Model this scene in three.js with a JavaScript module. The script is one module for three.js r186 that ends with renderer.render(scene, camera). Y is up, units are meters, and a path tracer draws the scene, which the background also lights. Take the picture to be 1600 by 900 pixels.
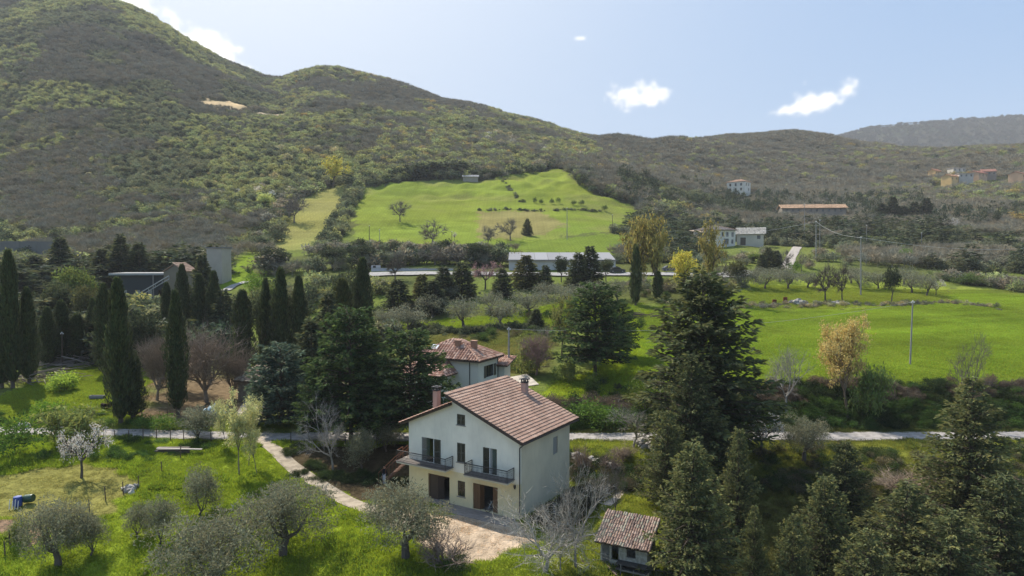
import * as THREE from 'three';
import { mergeGeometries } from 'three/addons/utils/BufferGeometryUtils.js';
import { MarchingCubes } from 'three/addons/objects/MarchingCubes.js';

// ───────────────────────── camera, sky, sun, exposure ─────────────────────────
const F = 1067, PITCH = 2.69 * Math.PI / 180, CAMH = 21;
const scene = new THREE.Scene();
const camera = new THREE.PerspectiveCamera(2 * Math.atan(450 / F) * 180 / Math.PI, 16 / 9, 0.5, 9000);
camera.position.set(0, CAMH, 0);
camera.rotation.x = -PITCH;
scene.add(camera);
const renderer = new THREE.WebGLRenderer({ antialias: true });
renderer.setSize(1024, 576);
renderer.shadowMap.enabled = true;
renderer.toneMapping = THREE.LinearToneMapping;
renderer.toneMappingExposure = 1.46;

const SUN_AZ = -30 * Math.PI / 180, SUN_EL = 43 * Math.PI / 180;
const SUN = new THREE.Vector3(Math.sin(SUN_AZ) * Math.cos(SUN_EL), Math.sin(SUN_EL), -Math.cos(SUN_AZ) * Math.cos(SUN_EL));
const sun = new THREE.DirectionalLight(new THREE.Color(1, 0.93, 0.82), 5.0);
sun.position.copy(SUN).multiplyScalar(400); sun.target.position.set(0, 0, -80);
sun.castShadow = true; sun.shadow.mapSize.set(4096, 4096); sun.shadow.radius = 1.2;
Object.assign(sun.shadow.camera, { left: -160, right: 160, top: 160, bottom: -160, near: 10, far: 900 });
scene.add(sun, sun.target);
scene.fog = new THREE.FogExp2(new THREE.Color(0.95, 0.97, 1.0), 0.00014);

// ───────────────────────── helpers ─────────────────────────
function RNG(s) { let a = (s * 2654435761 + 12345) | 0; return () => { a = (a + 0x6d2b79f5) | 0; let t = Math.imul(a ^ (a >>> 15), 1 | a); t = (t + Math.imul(t ^ (t >>> 7), 61 | t)) ^ t; return ((t ^ (t >>> 14)) >>> 0) / 4294967296; }; }
const hash2 = (x, y) => { let h = Math.imul(x, 374761393) + Math.imul(y, 668265263) | 0; h = Math.imul(h ^ (h >>> 13), 1274126177); return ((h ^ (h >>> 16)) >>> 0) / 4294967296; };
function noise(x, y) { const ix = Math.floor(x), iy = Math.floor(y); let fx = x - ix, fy = y - iy; fx = fx * fx * (3 - 2 * fx); fy = fy * fy * (3 - 2 * fy); const a = hash2(ix, iy), b = hash2(ix + 1, iy), c = hash2(ix, iy + 1), d = hash2(ix + 1, iy + 1); return a + (b - a) * fx + (c - a) * fy + (a - b - c + d) * fx * fy; }
const fbm = (x, y, o = 4) => { let s = 0, a = 0.5, n = 0; for (let i = 0; i < o; i++) { s += a * noise(x, y); n += a; a *= 0.5; x = x * 2.03 + 17.1; y = y * 2.03 + 5.7; } return s / n; };
const clamp = (x, a = 0, b = 1) => Math.min(b, Math.max(a, x)), mix = (a, b, t) => a + (b - a) * t;
const sstep = (a, b, x) => { const t = clamp((x - a) / (b - a)); return t * t * (3 - 2 * t); };
const V = (x, y, z) => new THREE.Vector3(x, y, z);
const lin = (r, g, b) => new THREE.Color().setRGB(r, g, b);

// ───────────────────────── sky ─────────────────────────
{
  const W = 2048, Hh = 1024, d = new Float32Array(W * Hh * 4);
  // clouds: azimuth and elevation (radians), half sizes, tilt
  const azel = (px, py) => [Math.atan((px - 800) / F), Math.atan((400 - py) / Math.hypot(F, px - 800))];
  const clouds = [[...azel(992, 157), 0.041, 0.022, 0.12], [...azel(1278, 160), 0.038, 0.022, 0.3], [...azel(1232, 174), 0.034, 0.010, 0.15], [...azel(185, 8), 0.07, 0.028, 0], [...azel(335, 84), 0.055, 0.022, -0.45], [...azel(905, 66), 0.013, 0.004, 0],
    [1.35, 0.2, 0.09, 0.03, 0.1], [1.9, 0.3, 0.12, 0.04, 0], [-1.3, 0.25, 0.1, 0.035, 0.1], [2.7, 0.22, 0.14, 0.04, 0], [-2.3, 0.35, 0.12, 0.04, 0.1]];
  for (let j = 0; j < Hh; j++) {
    const el = ((j + 0.5) / Hh - 0.5) * Math.PI, y = Math.sin(el), c = Math.cos(el);
    for (let i = 0; i < W; i++) {
      const ph = ((i + 0.5) / W - 0.5) * 2 * Math.PI, x = Math.cos(ph) * c, z = Math.sin(ph) * c, o = (j * W + i) * 4;
      let r, g, b;
      if (y < -0.02) { r = 0.13; g = 0.14; b = 0.10; } else {
        const e = Math.max(0, el), hz = Math.exp(-e / 0.16), g0 = Math.acos(clamp(x * SUN.x + y * SUN.y + z * SUN.z, -1, 1));
        r = mix(0.165, 0.56, hz * 0.85); g = mix(0.315, 0.72, hz * 0.85); b = mix(0.57, 0.87, hz * 0.85);
        const w = 0.88 * Math.exp(-((g0 / 0.66) ** 2)) + 0.015;
        r = mix(r, 0.97, w); g = mix(g, 0.97, w); b = mix(b, 0.96, w);
        let az = Math.atan2(x, -z);
        let m = 0;
        for (const [ca, ce, sa, se, tilt] of clouds) {
          let dx = az - ca; if (dx > Math.PI) dx -= 2 * Math.PI; if (dx < -Math.PI) dx += 2 * Math.PI;
          const dy = el - ce; if (Math.abs(dx) > sa * 2 || Math.abs(dy) > sa * 2) continue;
          const ct = Math.cos(tilt), st = Math.sin(tilt), u = (dx * ct + dy * st) / sa, v = (-dx * st + dy * ct) / se;
          const n = fbm(az * 55 + 9, el * 70 + 3, 5) - 0.5, n2 = fbm(az * 210, el * 260, 3) - 0.5;
          const body = 1 - Math.hypot(u, v < 0 ? v * 1.5 : v) + n * 1.5 + n2 * 0.55;
          m = Math.max(m, sstep(0.02, 0.55, body) * 0.96);
        }
        if (m > 0) { r = mix(r, 1.05, m); g = mix(g, 1.03, m); b = mix(b, 1.0, m); }
      }
      d[o] = r * 0.93; d[o + 1] = g * 0.93; d[o + 2] = b * 0.93; d[o + 3] = 1;
    }
  }
  const t = new THREE.DataTexture(d, W, Hh, THREE.RGBAFormat, THREE.FloatType);
  t.mapping = THREE.EquirectangularReflectionMapping; t.magFilter = t.minFilter = THREE.LinearFilter; t.needsUpdate = true;
  scene.background = t; scene.environment = t;
}

// ───────────────────────── terrain height ─────────────────────────
const ZR = [20, 45, 55, 64, 72, 78, 81, 84.5, 95, 130, 170, 200, 260, 330, 430, 600, 800, 1000, 1200, 1800, 2800, 3700];
const COLS = [
  [-900, [-6, -3.5, -0.8, 0.6, 1.4, 1.5, 1.8, 2.2, 2.9, 5.5, 10, 15, 25, 42, 75, 165, 285, 380, 400, 300, 300, 300]],
  [0, [-6, -3.5, -0.8, 0.6, 1.4, 1.5, 1.8, 2.2, 2.9, 5.5, 10, 15, 25, 42, 75, 165, 287, 385, 395, 300, 300, 300]],
  [120, [-6, -3.4, -0.8, 0.6, 1.35, 1.4, 1.8, 2.2, 2.8, 5.2, 9.9, 14.5, 25, 43, 77, 166, 290, 387, 392, 300, 300, 300]],
  [220, [-6, -3.3, -0.9, 0.5, 1.2, 1.3, 1.6, 2.0, 2.4, 5, 10, 15, 25, 43, 77, 158, 272, 365, 372, 300, 300, 300]],
  [320, [-5.5, -3, -1, 0.2, 1, 1.1, 1.2, 1.4, 1.8, 4.5, 11, 16, 25, 44, 77, 147, 242, 317, 330, 300, 300, 300]],
  [430, [-5, -2.6, -1, 0, 0.9, 0.9, 0.9, 1, 1.3, 4, 12, 17, 25, 44, 76, 135, 210, 274, 282, 280, 300, 300]],
  [510, [-4, -2, -0.8, -0.3, 0.9, 0.9, 0.9, 1, 1.4, 4.5, 13, 18, 25, 44, 76, 137, 216, 286, 290, 270, 300, 300]],
  [610, [-3, -1, -0.5, -0.5, 0.8, 0.9, 1, 1.2, 2, 6.5, 14.4, 18.5, 25, 43, 74, 132, 206, 271, 280, 260, 300, 300]],
  [700, [-2.5, -0.8, -0.5, -0.4, 0.8, 0.9, 1.2, 1.8, 3.2, 8, 14.6, 18.7, 25, 42, 72, 124, 189, 243, 252, 240, 300, 300]],
  [800, [-2.5, -0.7, -0.5, -0.3, 0.8, 0.9, 1.4, 2.2, 4.1, 8.3, 14.6, 18.7, 25, 41.5, 72, 118, 173, 215, 224, 210, 300, 300]],
  [900, [-3, -0.8, -0.5, -0.2, 0.8, 0.9, 1.8, 2.6, 4.4, 8.6, 14.6, 18.5, 24.7, 41, 72, 110, 155, 188, 195, 190, 300, 300]],
  [970, [-3.5, -1, -0.4, 0, 0.9, 0.9, 2, 2.8, 4.6, 9, 14.7, 18.4, 24.5, 38, 66, 102, 148, 182, 186, 180, 320, 320]],
  [1070, [-5, -2, -0.8, 0, 0.9, 1, 2.2, 3.6, 5.4, 9.4, 14.6, 18.4, 24, 33, 55, 92, 145, 186, 190, 180, 350, 350]],
  [1160, [-7, -4, -2, -0.3, 0.9, 1, 2.6, 4.6, 6, 9.2, 13.2, 18, 24, 31, 49, 86, 144, 192, 195, 180, 400, 400]],
  [1250, [-9, -5.5, -3, -0.8, 0.9, 1, 3, 5.0, 6.4, 9, 12.6, 17.5, 23.5, 31, 46, 82, 140, 191, 193, 175, 450, 440]],
  [1350, [-10, -6, -3.4, -1, 0.9, 1, 3, 5.1, 6.5, 9, 12, 17, 23, 31.5, 46, 80, 133, 172, 175, 170, 520, 500]],
  [1450, [-10, -6.5, -3.6, -1, 0.9, 1, 3, 5.1, 6.6, 9.1, 11.8, 16, 23, 32, 49, 84, 130, 170, 174, 170, 548, 525]],
  [1600, [-10, -6.5, -3.6, -1, 1, 1.1, 3, 5.1, 6.6, 9.1, 11.8, 15, 22, 33, 52, 90, 137, 176, 180, 170, 577, 555]],
  [2500, [-10, -6.5, -3.6, -1, 1, 1.1, 3, 5.1, 6.6, 9.1, 11.8, 15, 22, 33, 52, 90, 137, 176, 180, 170, 577, 555]],
];
const LZ = ZR.map(Math.log);
const NC = COLS.length;
function slopesOf(xs, ys) { // monotone cubic slopes
  const n = xs.length, m = new Float64Array(n), dl = [];
  for (let i = 0; i < n - 1; i++) dl.push((ys[i + 1] - ys[i]) / (xs[i + 1] - xs[i]));
  m[0] = dl[0]; m[n - 1] = dl[n - 2];
  for (let i = 1; i < n - 1; i++) m[i] = dl[i - 1] * dl[i] <= 0 ? 0 : 2 / (1 / dl[i - 1] + 1 / dl[i]);
  return m;
}
const SLZ = COLS.map((c) => slopesOf(LZ, c[1]));
const herm = (x0, x1, y0, y1, m0, m1, x) => { const h = x1 - x0, t = (x - x0) / h, t2 = t * t, t3 = t2 * t; return (2 * t3 - 3 * t2 + 1) * y0 + (t3 - 2 * t2 + t) * h * m0 + (3 * t2 - 2 * t3) * y1 + (t3 - t2) * h * m1; };
function colH(c, lz) { let k = 0; while (k < LZ.length - 2 && lz > LZ[k + 1]) k++; const y = COLS[c][1], m = SLZ[c]; return herm(LZ[k], LZ[k + 1], y[k], y[k + 1], m[k], m[k + 1], clamp(lz, LZ[0], LZ[LZ.length - 1])); }
// house pad
const HOUSE = { x: 0.6, z: -54.7, y: -0.5, rot: -31.6 * Math.PI / 180, W: 11.6, D: 9.0 };
const hc = Math.cos(HOUSE.rot), hs = Math.sin(HOUSE.rot);
const toHouse = (x, z) => { const dx = x - HOUSE.x, dz = z - HOUSE.z; return [dx * hc - dz * hs, dx * hs + dz * hc]; };
const fromHouse = (lx, lz) => [HOUSE.x + lx * hc + lz * hs, HOUSE.z - lx * hs + lz * hc];
function H(x, z) {
  const Z = Math.max(12, -z), a = 800 + F * x / Z, lz = Math.log(Z);
  let k = 0; while (k < NC - 2 && a > COLS[k + 1][0]) k++;
  const x0 = COLS[k][0], x1 = COLS[k + 1][0], y0 = colH(k, lz), y1 = colH(k + 1, lz);
  const ym = k > 0 ? colH(k - 1, lz) : y0, yp = k < NC - 2 ? colH(k + 2, lz) : y1;
  const m0 = k > 0 ? (y1 - ym) / (x1 - COLS[k - 1][0]) : 0, m1 = k < NC - 2 ? (yp - y0) / (COLS[k + 2][0] - x0) : 0;
  let h = herm(x0, x1, y0, y1, m0, m1, clamp(a, x0, x1));
  const flatRoad = 1 - (1 - sstep(1.5, 5, Math.abs(Z - 75)));
  h += flatRoad * (noise(x * 0.33, z * 0.33) - 0.5) * 0.22;
  h += sstep(80, 160, Z) * (fbm(x * 0.05, z * 0.05, 3) - 0.5) * 1.6 * sstep(4, 20, Math.abs(Z - 181));
  if (Z > 280) h += sstep(490, 780, Z) * (1 - 0.6 * sstep(800, 1000, Z)) * ((fbm(x * 0.006 + 3, z * 0.004, 4) - 0.5) * 46 + (fbm(x * 0.03, z * 0.03, 3) - 0.5) * 9);
  if (Z < 75) { const [lx, lq] = toHouse(x, z); const dx = Math.max(-HOUSE.W - 2.5 - lx, lx - 0.8, 0), dz = Math.max(-HOUSE.D - 0.8 - lq, lq - 3.2, 0); h = mix(HOUSE.y - 0.02, h, sstep(0, 3.0, Math.hypot(dx, dz))); }
  return h;
}
const sP = Math.sin(PITCH), cP = Math.cos(PITCH);
function at(px, py, Z) { const u = (px - 800) / F, v = (py - 450) / F, t = Z / (cP - v * sP); return V(u * t, CAMH + t * (-sP - v * cP), -Z); }
function ground(px, py, zmin = 30) { // where the ground shows at that place of the photograph
  let z0 = zmin;
  for (let Z = zmin; Z < 3000; Z *= 1.01) {
    const p = at(px, py, Z);
    if (p.y < H(p.x, p.z)) { let a = z0, b = Z; for (let i = 0; i < 18; i++) { const m = (a + b) / 2, q = at(px, py, m); if (q.y < H(q.x, q.z)) b = m; else a = m; } const q = at(px, py, b); q.y = H(q.x, q.z); return q; }
    z0 = Z;
  }
  return at(px, py, 3000);
}
function onGround(px, Z) { const u = (px - 800) / F; let x = u * Z, y = H(x, -Z); for (let i = 0; i < 3; i++) { const pyv = ((CAMH - y) / Z); const t = Math.hypot(1, 0) * (Z * cP + (CAMH - y) * sP); x = u * t; y = H(x, -Z); } return V(x, y, -Z); }
const inPoly = (P, x, z) => { let c = false; for (let i = 0, j = P.length - 1; i < P.length; j = i++) { const [xi, zi] = P[i], [xj, zj] = P[j]; if ((zi > z) !== (zj > z) && x < (xj - xi) * (z - zi) / (zj - zi) + xi) c = !c; } return c; };
const poly = (pts, zmin) => pts.map(([px, py]) => { const g = ground(px, py, zmin); return [g.x, g.z]; });

// ───────────────────────── naming ─────────────────────────
const used = new Map();
function numbered(n) { const k = used.get(n) ?? 0; used.set(n, k + 1); return k ? n + '_' + String(k).padStart(3, '0') : n; }
function tag(o, label, category, group, kind) { if (label) o.userData.label = label; if (category) o.userData.category = category; if (group) o.userData.group = group; if (kind) o.userData.kind = kind; return o; }
function thing(name, label, category, pos = [0, 0, 0], turn = 0, group) { const o = new THREE.Group(); o.name = numbered(name); o.position.set(...(pos.isVector3 ? pos.toArray() : pos)); o.rotation.y = turn; scene.add(o); return tag(o, label, category, group); }
function part(name, geo, mat, parent, kind) { const m = new THREE.Mesh(Array.isArray(geo) ? mergeGeometries(geo.map((g) => (g.index ? g.toNonIndexed() : g)).map((g) => { for (const k of Object.keys(g.attributes)) if (!['position', 'normal', 'uv'].includes(k)) g.deleteAttribute(k); return g; })) : geo, mat); m.name = name; parent.add(m); if (kind) m.userData.kind = kind; return m; }
function single(name, geo, mat, label, category, group, kind) { const m = part(name, geo, mat, scene, kind); m.name = numbered(name); return tag(m, label, category, group); }

// box helper: from corner to corner
function bx(x0, y0, z0, x1, y1, z1) { const g = new THREE.BoxGeometry(Math.abs(x1 - x0), Math.abs(y1 - y0), Math.abs(z1 - z0)); g.translate((x0 + x1) / 2, (y0 + y1) / 2, (z0 + z1) / 2); return g; }
function rod(a, b, r0, r1 = r0, n = 6) { const d = b.clone().sub(a), g = new THREE.CylinderGeometry(r1, r0, d.length(), n); g.translate(0, d.length() / 2, 0); g.applyQuaternion(new THREE.Quaternion().setFromUnitVectors(V(0, 1, 0), d.normalize())); g.translate(a.x, a.y, a.z); return g; }

// ───────────────────────── textures & materials ─────────────────────────
function tex(size, fn, srgb, rep = 1) {
  const d = new Uint8Array(size * size * 4);
  for (let y = 0; y < size; y++) for (let x = 0; x < size; x++) { const c = fn(x / size, y / size), o = (y * size + x) * 4; d[o] = clamp(c[0]) * 255; d[o + 1] = clamp(c[1]) * 255; d[o + 2] = clamp(c[2]) * 255; d[o + 3] = 255; }
  const t = new THREE.DataTexture(d, size, size); t.magFilter = t.minFilter = THREE.LinearFilter; t.wrapS = t.wrapT = THREE.RepeatWrapping; t.repeat.set(rep, rep); if (srgb) t.colorSpace = THREE.SRGBColorSpace; t.needsUpdate = true; return t;
}
// tiling noise
const tn = (u, v, f) => { const x = u * f, y = v * f, ix = Math.floor(x), iy = Math.floor(y); let fx = x - ix, fy = y - iy; fx = fx * fx * (3 - 2 * fx); fy = fy * fy * (3 - 2 * fy); const q = (a, b) => hash2(((a % f) + f) % f, ((b % f) + f) % f + f * 7); return mix(mix(q(ix, iy), q(ix + 1, iy), fx), mix(q(ix, iy + 1), q(ix + 1, iy + 1), fx), fy); };
const tfbm = (u, v, f, o) => { let s = 0, a = 0.5, n = 0; for (let i = 0; i < o; i++) { s += a * tn(u, v, f); n += a; a *= 0.5; f *= 2; } return s / n; };
const gray = (v) => [v, v, v];
const T_grain = tex(512, (u, v) => { const n = tfbm(u, v, 8, 6), m = tfbm(u + 0.4, v, 64, 2); return gray(0.66 + 0.26 * sstep(0.25, 0.75, n) + 0.1 * (m - 0.5)); }, false);
const T_bump = tex(512, (u, v) => gray(tfbm(u, v, 24, 5)), false);
const T_plaster = tex(512, (u, v) => { const a = tfbm(u, v, 4, 6), b = tfbm(u + 0.3, v, 32, 3); return gray(0.84 + 0.12 * a + 0.06 * (b - 0.5)); }, false);
const T_wood = tex(256, (u, v) => { const n = tfbm(u, v * 0.25, 32, 3); return gray(0.6 + 0.4 * n); }, false);
const T_rough = tex(256, (u, v) => gray(0.5 + 0.5 * tfbm(u, v, 16, 4)), false);
const std = (r, g, b, o = {}) => new THREE.MeshPhysicalMaterial({ color: lin(r, g, b), roughness: 0.9, specularIntensity: (o.roughness ?? 0.9) > 0.75 ? 0.2 : 1, side: THREE.DoubleSide, ...o });
const rep = (t, x, y) => { const c = t.clone(); c.repeat.set(x, y ?? x); c.needsUpdate = true; return c; };
const leafMat = (r, g, b, tr = 0.35) => new THREE.MeshPhysicalMaterial({ color: lin(r, g, b), vertexColors: true, roughness: 1, specularIntensity: 0.25, transmission: tr, thickness: 0, side: THREE.DoubleSide });
// ───────────────────────── ground cover ─────────────────────────
const GRASS = [0.215, 0.315, 0.034], DRY = [0.30, 0.27, 0.10], SCRUB = [0.11, 0.13, 0.04], HILL = [0.06, 0.066, 0.03], SOIL = [0.28, 0.2, 0.13];
const REG = [
  ['gravel_yard', [[566, 792], [610, 785], [650, 795], [700, 802], [812, 812], [852, 838], [846, 856], [800, 860], [786, 866], [772, 880], [735, 884], [690, 876], [655, 860], [628, 838]], [0.46, 0.4, 0.29], 0.16],
  ['meadow', [[-400, 760], [0, 742], [60, 732], [140, 728], [205, 737], [222, 752], [192, 775], [165, 800], [100, 815], [0, 812], [-400, 830]], [0.25, 0.25, 0.07], 0.25],
  ['ground', [[-300, 822], [0, 816], [50, 812], [80, 835], [60, 850], [0, 838], [-300, 850]], SOIL, 0],
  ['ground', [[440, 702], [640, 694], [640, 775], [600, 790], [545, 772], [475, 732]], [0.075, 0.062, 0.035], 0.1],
  ['ground', [[222, 585], [425, 560], [435, 625], [330, 662], [215, 655]], [0.2, 0.155, 0.09], 0.12],
  ['meadow', [[-400, 668], [-400, 625], [0, 622], [55, 600], [130, 565], [165, 555], [222, 575], [222, 655], [160, 664], [60, 668]], [0.22, 0.29, 0.03], 1],
  ['grass_field', [[1195, 606], [1400, 609], [1900, 614], [2200, 520], [1900, 462], [1600, 458], [1500, 445], [1478, 468], [1400, 477], [1150, 482], [1100, 476], [1010, 480], [1000, 560], [1060, 640]], GRASS, 1],
  ['grass_slope', [[845, 655], [865, 600], [930, 575], [985, 500], [1010, 480], [1075, 640], [1000, 668], [900, 668]], [0.24, 0.33, 0.026], 1],
  ['orchard_ground', [[1080, 472], [1150, 480], [1400, 476], [1478, 468], [1485, 440], [1300, 428], [1120, 438]], [0.2, 0.265, 0.036], 0.8],
  ['terrace', [[545, 498], [640, 508], [790, 494], [850, 478], [900, 468], [1005, 476], [990, 500], [930, 514], [870, 522], [800, 508], [700, 515], [600, 525]], [0.2, 0.28, 0.028], 1],
  ['ground', [[640, 540], [700, 518], [800, 508], [870, 522], [860, 560], [820, 580], [700, 590]], [0.17, 0.18, 0.055], 0.8],
  ['grass_slope', [[340, 455], [350, 428], [388, 394], [402, 400], [388, 442]], [0.15, 0.23, 0.02], 0],
  ['grass_slope', [[385, 455], [480, 440], [520, 440], [500, 480], [400, 500]], [0.14, 0.2, 0.025], 0],
  ['tan_field', [[404, 396], [440, 350], [482, 300], [520, 293], [550, 291], [526, 340], [504, 386]], [0.25, 0.27, 0.075], 0],
  ['upper_field', [[745, 372], [748, 330], [840, 330], [890, 352], [850, 366], [800, 374]], [0.25, 0.24, 0.085], 0],
  ['upper_field', [[558, 386], [552, 335], [562, 296], [640, 284], [780, 278], [800, 266], [880, 266], [925, 300], [1005, 328], [965, 362], [880, 370], [800, 382], [700, 386], [620, 386]], [0.195, 0.265, 0.036], 0],
  ['hillside', [[312, 157], [345, 157], [388, 168], [380, 175], [320, 167]], [0.5, 0.42, 0.24], 0],
  ['hillside', [[392, 174], [448, 177], [446, 184], [395, 181]], [0.5, 0.42, 0.28], 0],
  ['terrace', [[690, 402], [790, 380], [960, 366], [1010, 374], [960, 399], [720, 402]], [0.15, 0.21, 0.03], 0],
  ['terrace', [[1110, 372], [1200, 384], [1300, 390], [1320, 420], [1120, 415]], [0.16, 0.19, 0.045], 0],
  ['terrace', [[1340, 368], [1420, 368], [1600, 372], [1600, 384], [1400, 384], [1340, 378]], [0.16, 0.2, 0.045], 0],
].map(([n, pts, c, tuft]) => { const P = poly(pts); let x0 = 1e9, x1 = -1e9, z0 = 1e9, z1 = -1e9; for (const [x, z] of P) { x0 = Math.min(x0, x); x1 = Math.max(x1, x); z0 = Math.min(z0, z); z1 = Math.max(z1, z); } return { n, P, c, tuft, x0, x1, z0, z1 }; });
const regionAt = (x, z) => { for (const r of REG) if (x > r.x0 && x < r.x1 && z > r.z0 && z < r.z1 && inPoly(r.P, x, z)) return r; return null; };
const COVER = {};
function cover(x, z, raw = false) {
  const Z = -z, w = Math.min(0.6 + Z * 0.006, 6), jx = raw ? x : x + (noise(x * 0.6, z * 0.6) - 0.5) * w * 2, jz = raw ? z : z + (noise(x * 0.6 + 40, z * 0.6) - 0.5) * w * 2;
  const r = regionAt(jx, jz); const a = 800 + F * x / Z;
  let c, name, tuft = 0;
  if (r) { c = r.c; name = r.n; tuft = r.tuft; } else if (Z < 73) {
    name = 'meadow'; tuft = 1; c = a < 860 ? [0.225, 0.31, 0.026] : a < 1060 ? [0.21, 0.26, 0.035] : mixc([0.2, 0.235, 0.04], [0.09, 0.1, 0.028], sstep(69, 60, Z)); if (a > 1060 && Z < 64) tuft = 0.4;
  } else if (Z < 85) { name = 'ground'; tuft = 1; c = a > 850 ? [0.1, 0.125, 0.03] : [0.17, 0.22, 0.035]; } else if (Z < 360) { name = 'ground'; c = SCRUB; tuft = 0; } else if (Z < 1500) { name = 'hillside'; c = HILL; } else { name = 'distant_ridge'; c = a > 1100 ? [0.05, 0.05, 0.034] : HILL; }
  // variation: patches of dry and lush growth
  const n1 = fbm(x * 0.11, z * 0.11, 4), n2 = fbm(x * 0.9 + 7, z * 0.9, 3), n3 = fbm(x * 0.018, z * 0.018 + 9, 3);
  let [R, G, B] = c; const k = 0.62 + 0.5 * n1 + 0.3 * n2;
  R *= k * (0.9 + 0.35 * n3); G *= k * (0.98 + 0.05 * n3); B *= k;
  if (name === 'upper_field' || name === 'tan_field' || name === 'grass_field') { const d = sstep(0.48, 0.72, fbm(x * 0.045, z * 0.06, 3)) * (name === 'grass_field' ? 0.4 * sstep(115, 160, Z) + 0.04 : 0.4); R = mix(R, 0.26, d); G = mix(G, 0.235, d); B = mix(B, 0.085, d); }
  if (name === 'upper_field' || name === 'grass_field' || name === 'tan_field') { const st = 0.86 + 0.28 * noise(x * 0.03 + z * 0.05, z * 0.32 + x * 0.06); R *= st; G *= st; B *= st; }
  if (name === 'hillside') { const t = sstep(0.45, 0.62, fbm(x * 0.012, z * 0.012, 4)); R = mix(R, 0.07, t * 0.6); G = mix(G, 0.08, t * 0.6); B = mix(B, 0.03, t * 0.6); const s = sstep(0.66, 0.72, noise(x * 0.02 + 50, z * 0.05)) * sstep(380, 480, Z) * sstep(800, 600, Z); R = mix(R, 0.15, s * 0.3); G = mix(G, 0.14, s * 0.3); B = mix(B, 0.08, s * 0.3); }
  if (name === 'distant_ridge') { const t = sstep(0.5, 0.6, fbm(x * 0.006, z * 0.006, 4)); R = mix(R, 0.04, t); G = mix(G, 0.048, t); B = mix(B, 0.028, t); if (Z > 2690 && a > 1390) { R = 0.13; G = 0.18; B = 0.06; } }
  if (name === 'ground' && Z > 84) { const t = sstep(0.45, 0.65, fbm(x * 0.06 + 4, z * 0.06, 3)); R = mix(R, 0.15, t); G = mix(G, 0.19, t); B = mix(B, 0.04, t); }
  COVER.name = name; COVER.tuft = tuft; COVER.r = R; COVER.g = G; COVER.b = B; return COVER;
}
function mixc(a, b, t) { return [mix(a[0], b[0], t), mix(a[1], b[1], t), mix(a[2], b[2], t)]; }
{
  const A = []; for (let a = -880; a < -60; a += 45) A.push(a); for (let a = -60; a < 1662; a += 4.2) A.push(a); for (let a = 1662; a <= 2480; a += 45) A.push(a);
  const ZS = []; for (let z = 22; z < 40; z *= 1.03) ZS.push(z); for (let z = 40; z < 100; z *= 1.0052) ZS.push(z); for (let z = 100; z < 420; z *= 1.0075) ZS.push(z); for (let z = 420; z < 1300; z *= 1.009) ZS.push(z); for (let z = 1300; z < 3650; z *= 1.022) ZS.push(z);
  const nA = A.length, nZ = ZS.length, P = new Float32Array(nA * nZ * 3), C = new Float32Array(nA * nZ * 3), U = new Float32Array(nA * nZ * 2), names = new Array(nA * nZ);
  for (let j = 0; j < nZ; j++) for (let i = 0; i < nA; i++) {
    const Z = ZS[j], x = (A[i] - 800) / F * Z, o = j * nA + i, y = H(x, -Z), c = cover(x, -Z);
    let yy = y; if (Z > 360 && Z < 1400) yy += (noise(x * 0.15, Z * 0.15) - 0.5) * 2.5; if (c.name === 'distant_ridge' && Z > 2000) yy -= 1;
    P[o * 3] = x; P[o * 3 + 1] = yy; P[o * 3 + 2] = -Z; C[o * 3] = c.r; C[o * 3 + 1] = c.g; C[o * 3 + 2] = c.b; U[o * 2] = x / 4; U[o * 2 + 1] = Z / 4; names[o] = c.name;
  }
  const idx = {};
  for (let j = 0; j < nZ - 1; j++) for (let i = 0; i < nA - 1; i++) { const a = j * nA + i, b = a + 1, c = a + nA, d = c + 1; (idx[names[a]] ??= []).push(a, b, d, a, d, c); }
  const full = new THREE.BufferGeometry(); full.setAttribute('position', new THREE.BufferAttribute(P, 3)); { const all = []; for (const k in idx) for (const v of idx[k]) all.push(v); full.setIndex(all); } full.computeVertexNormals();
  const Nn = full.attributes.normal.array;
  const gm = new THREE.MeshPhysicalMaterial({ color: 0xffffff, vertexColors: true, roughness: 1, specularIntensity: 0.05, map: T_grain, bumpMap: T_bump, bumpScale: 0.12, side: THREE.DoubleSide });
  const hm = new THREE.MeshPhysicalMaterial({ color: 0xffffff, vertexColors: true, roughness: 1, specularIntensity: 0.0, side: THREE.DoubleSide });
  for (const k in idx) { // compact each region
    const map = new Map(), ii = [], p = [], c = [], u = [], n = [];
    for (const v of idx[k]) { let m = map.get(v); if (m === undefined) { m = map.size; map.set(v, m); p.push(P[v * 3], P[v * 3 + 1], P[v * 3 + 2]); c.push(C[v * 3], C[v * 3 + 1], C[v * 3 + 2]); n.push(Nn[v * 3], Nn[v * 3 + 1], Nn[v * 3 + 2]); u.push(U[v * 2], U[v * 2 + 1]); } ii.push(m); }
    const g = new THREE.BufferGeometry(); g.setAttribute('position', new THREE.Float32BufferAttribute(p, 3)); g.setAttribute('color', new THREE.Float32BufferAttribute(c, 3)); g.setAttribute('normal', new THREE.Float32BufferAttribute(n, 3)); g.setAttribute('uv', new THREE.Float32BufferAttribute(u, 2)); g.setIndex(ii);
    single(k, g, k === 'hillside' || k === 'distant_ridge' ? hm : gm, null, null, null, 'structure');
  }
}
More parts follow.
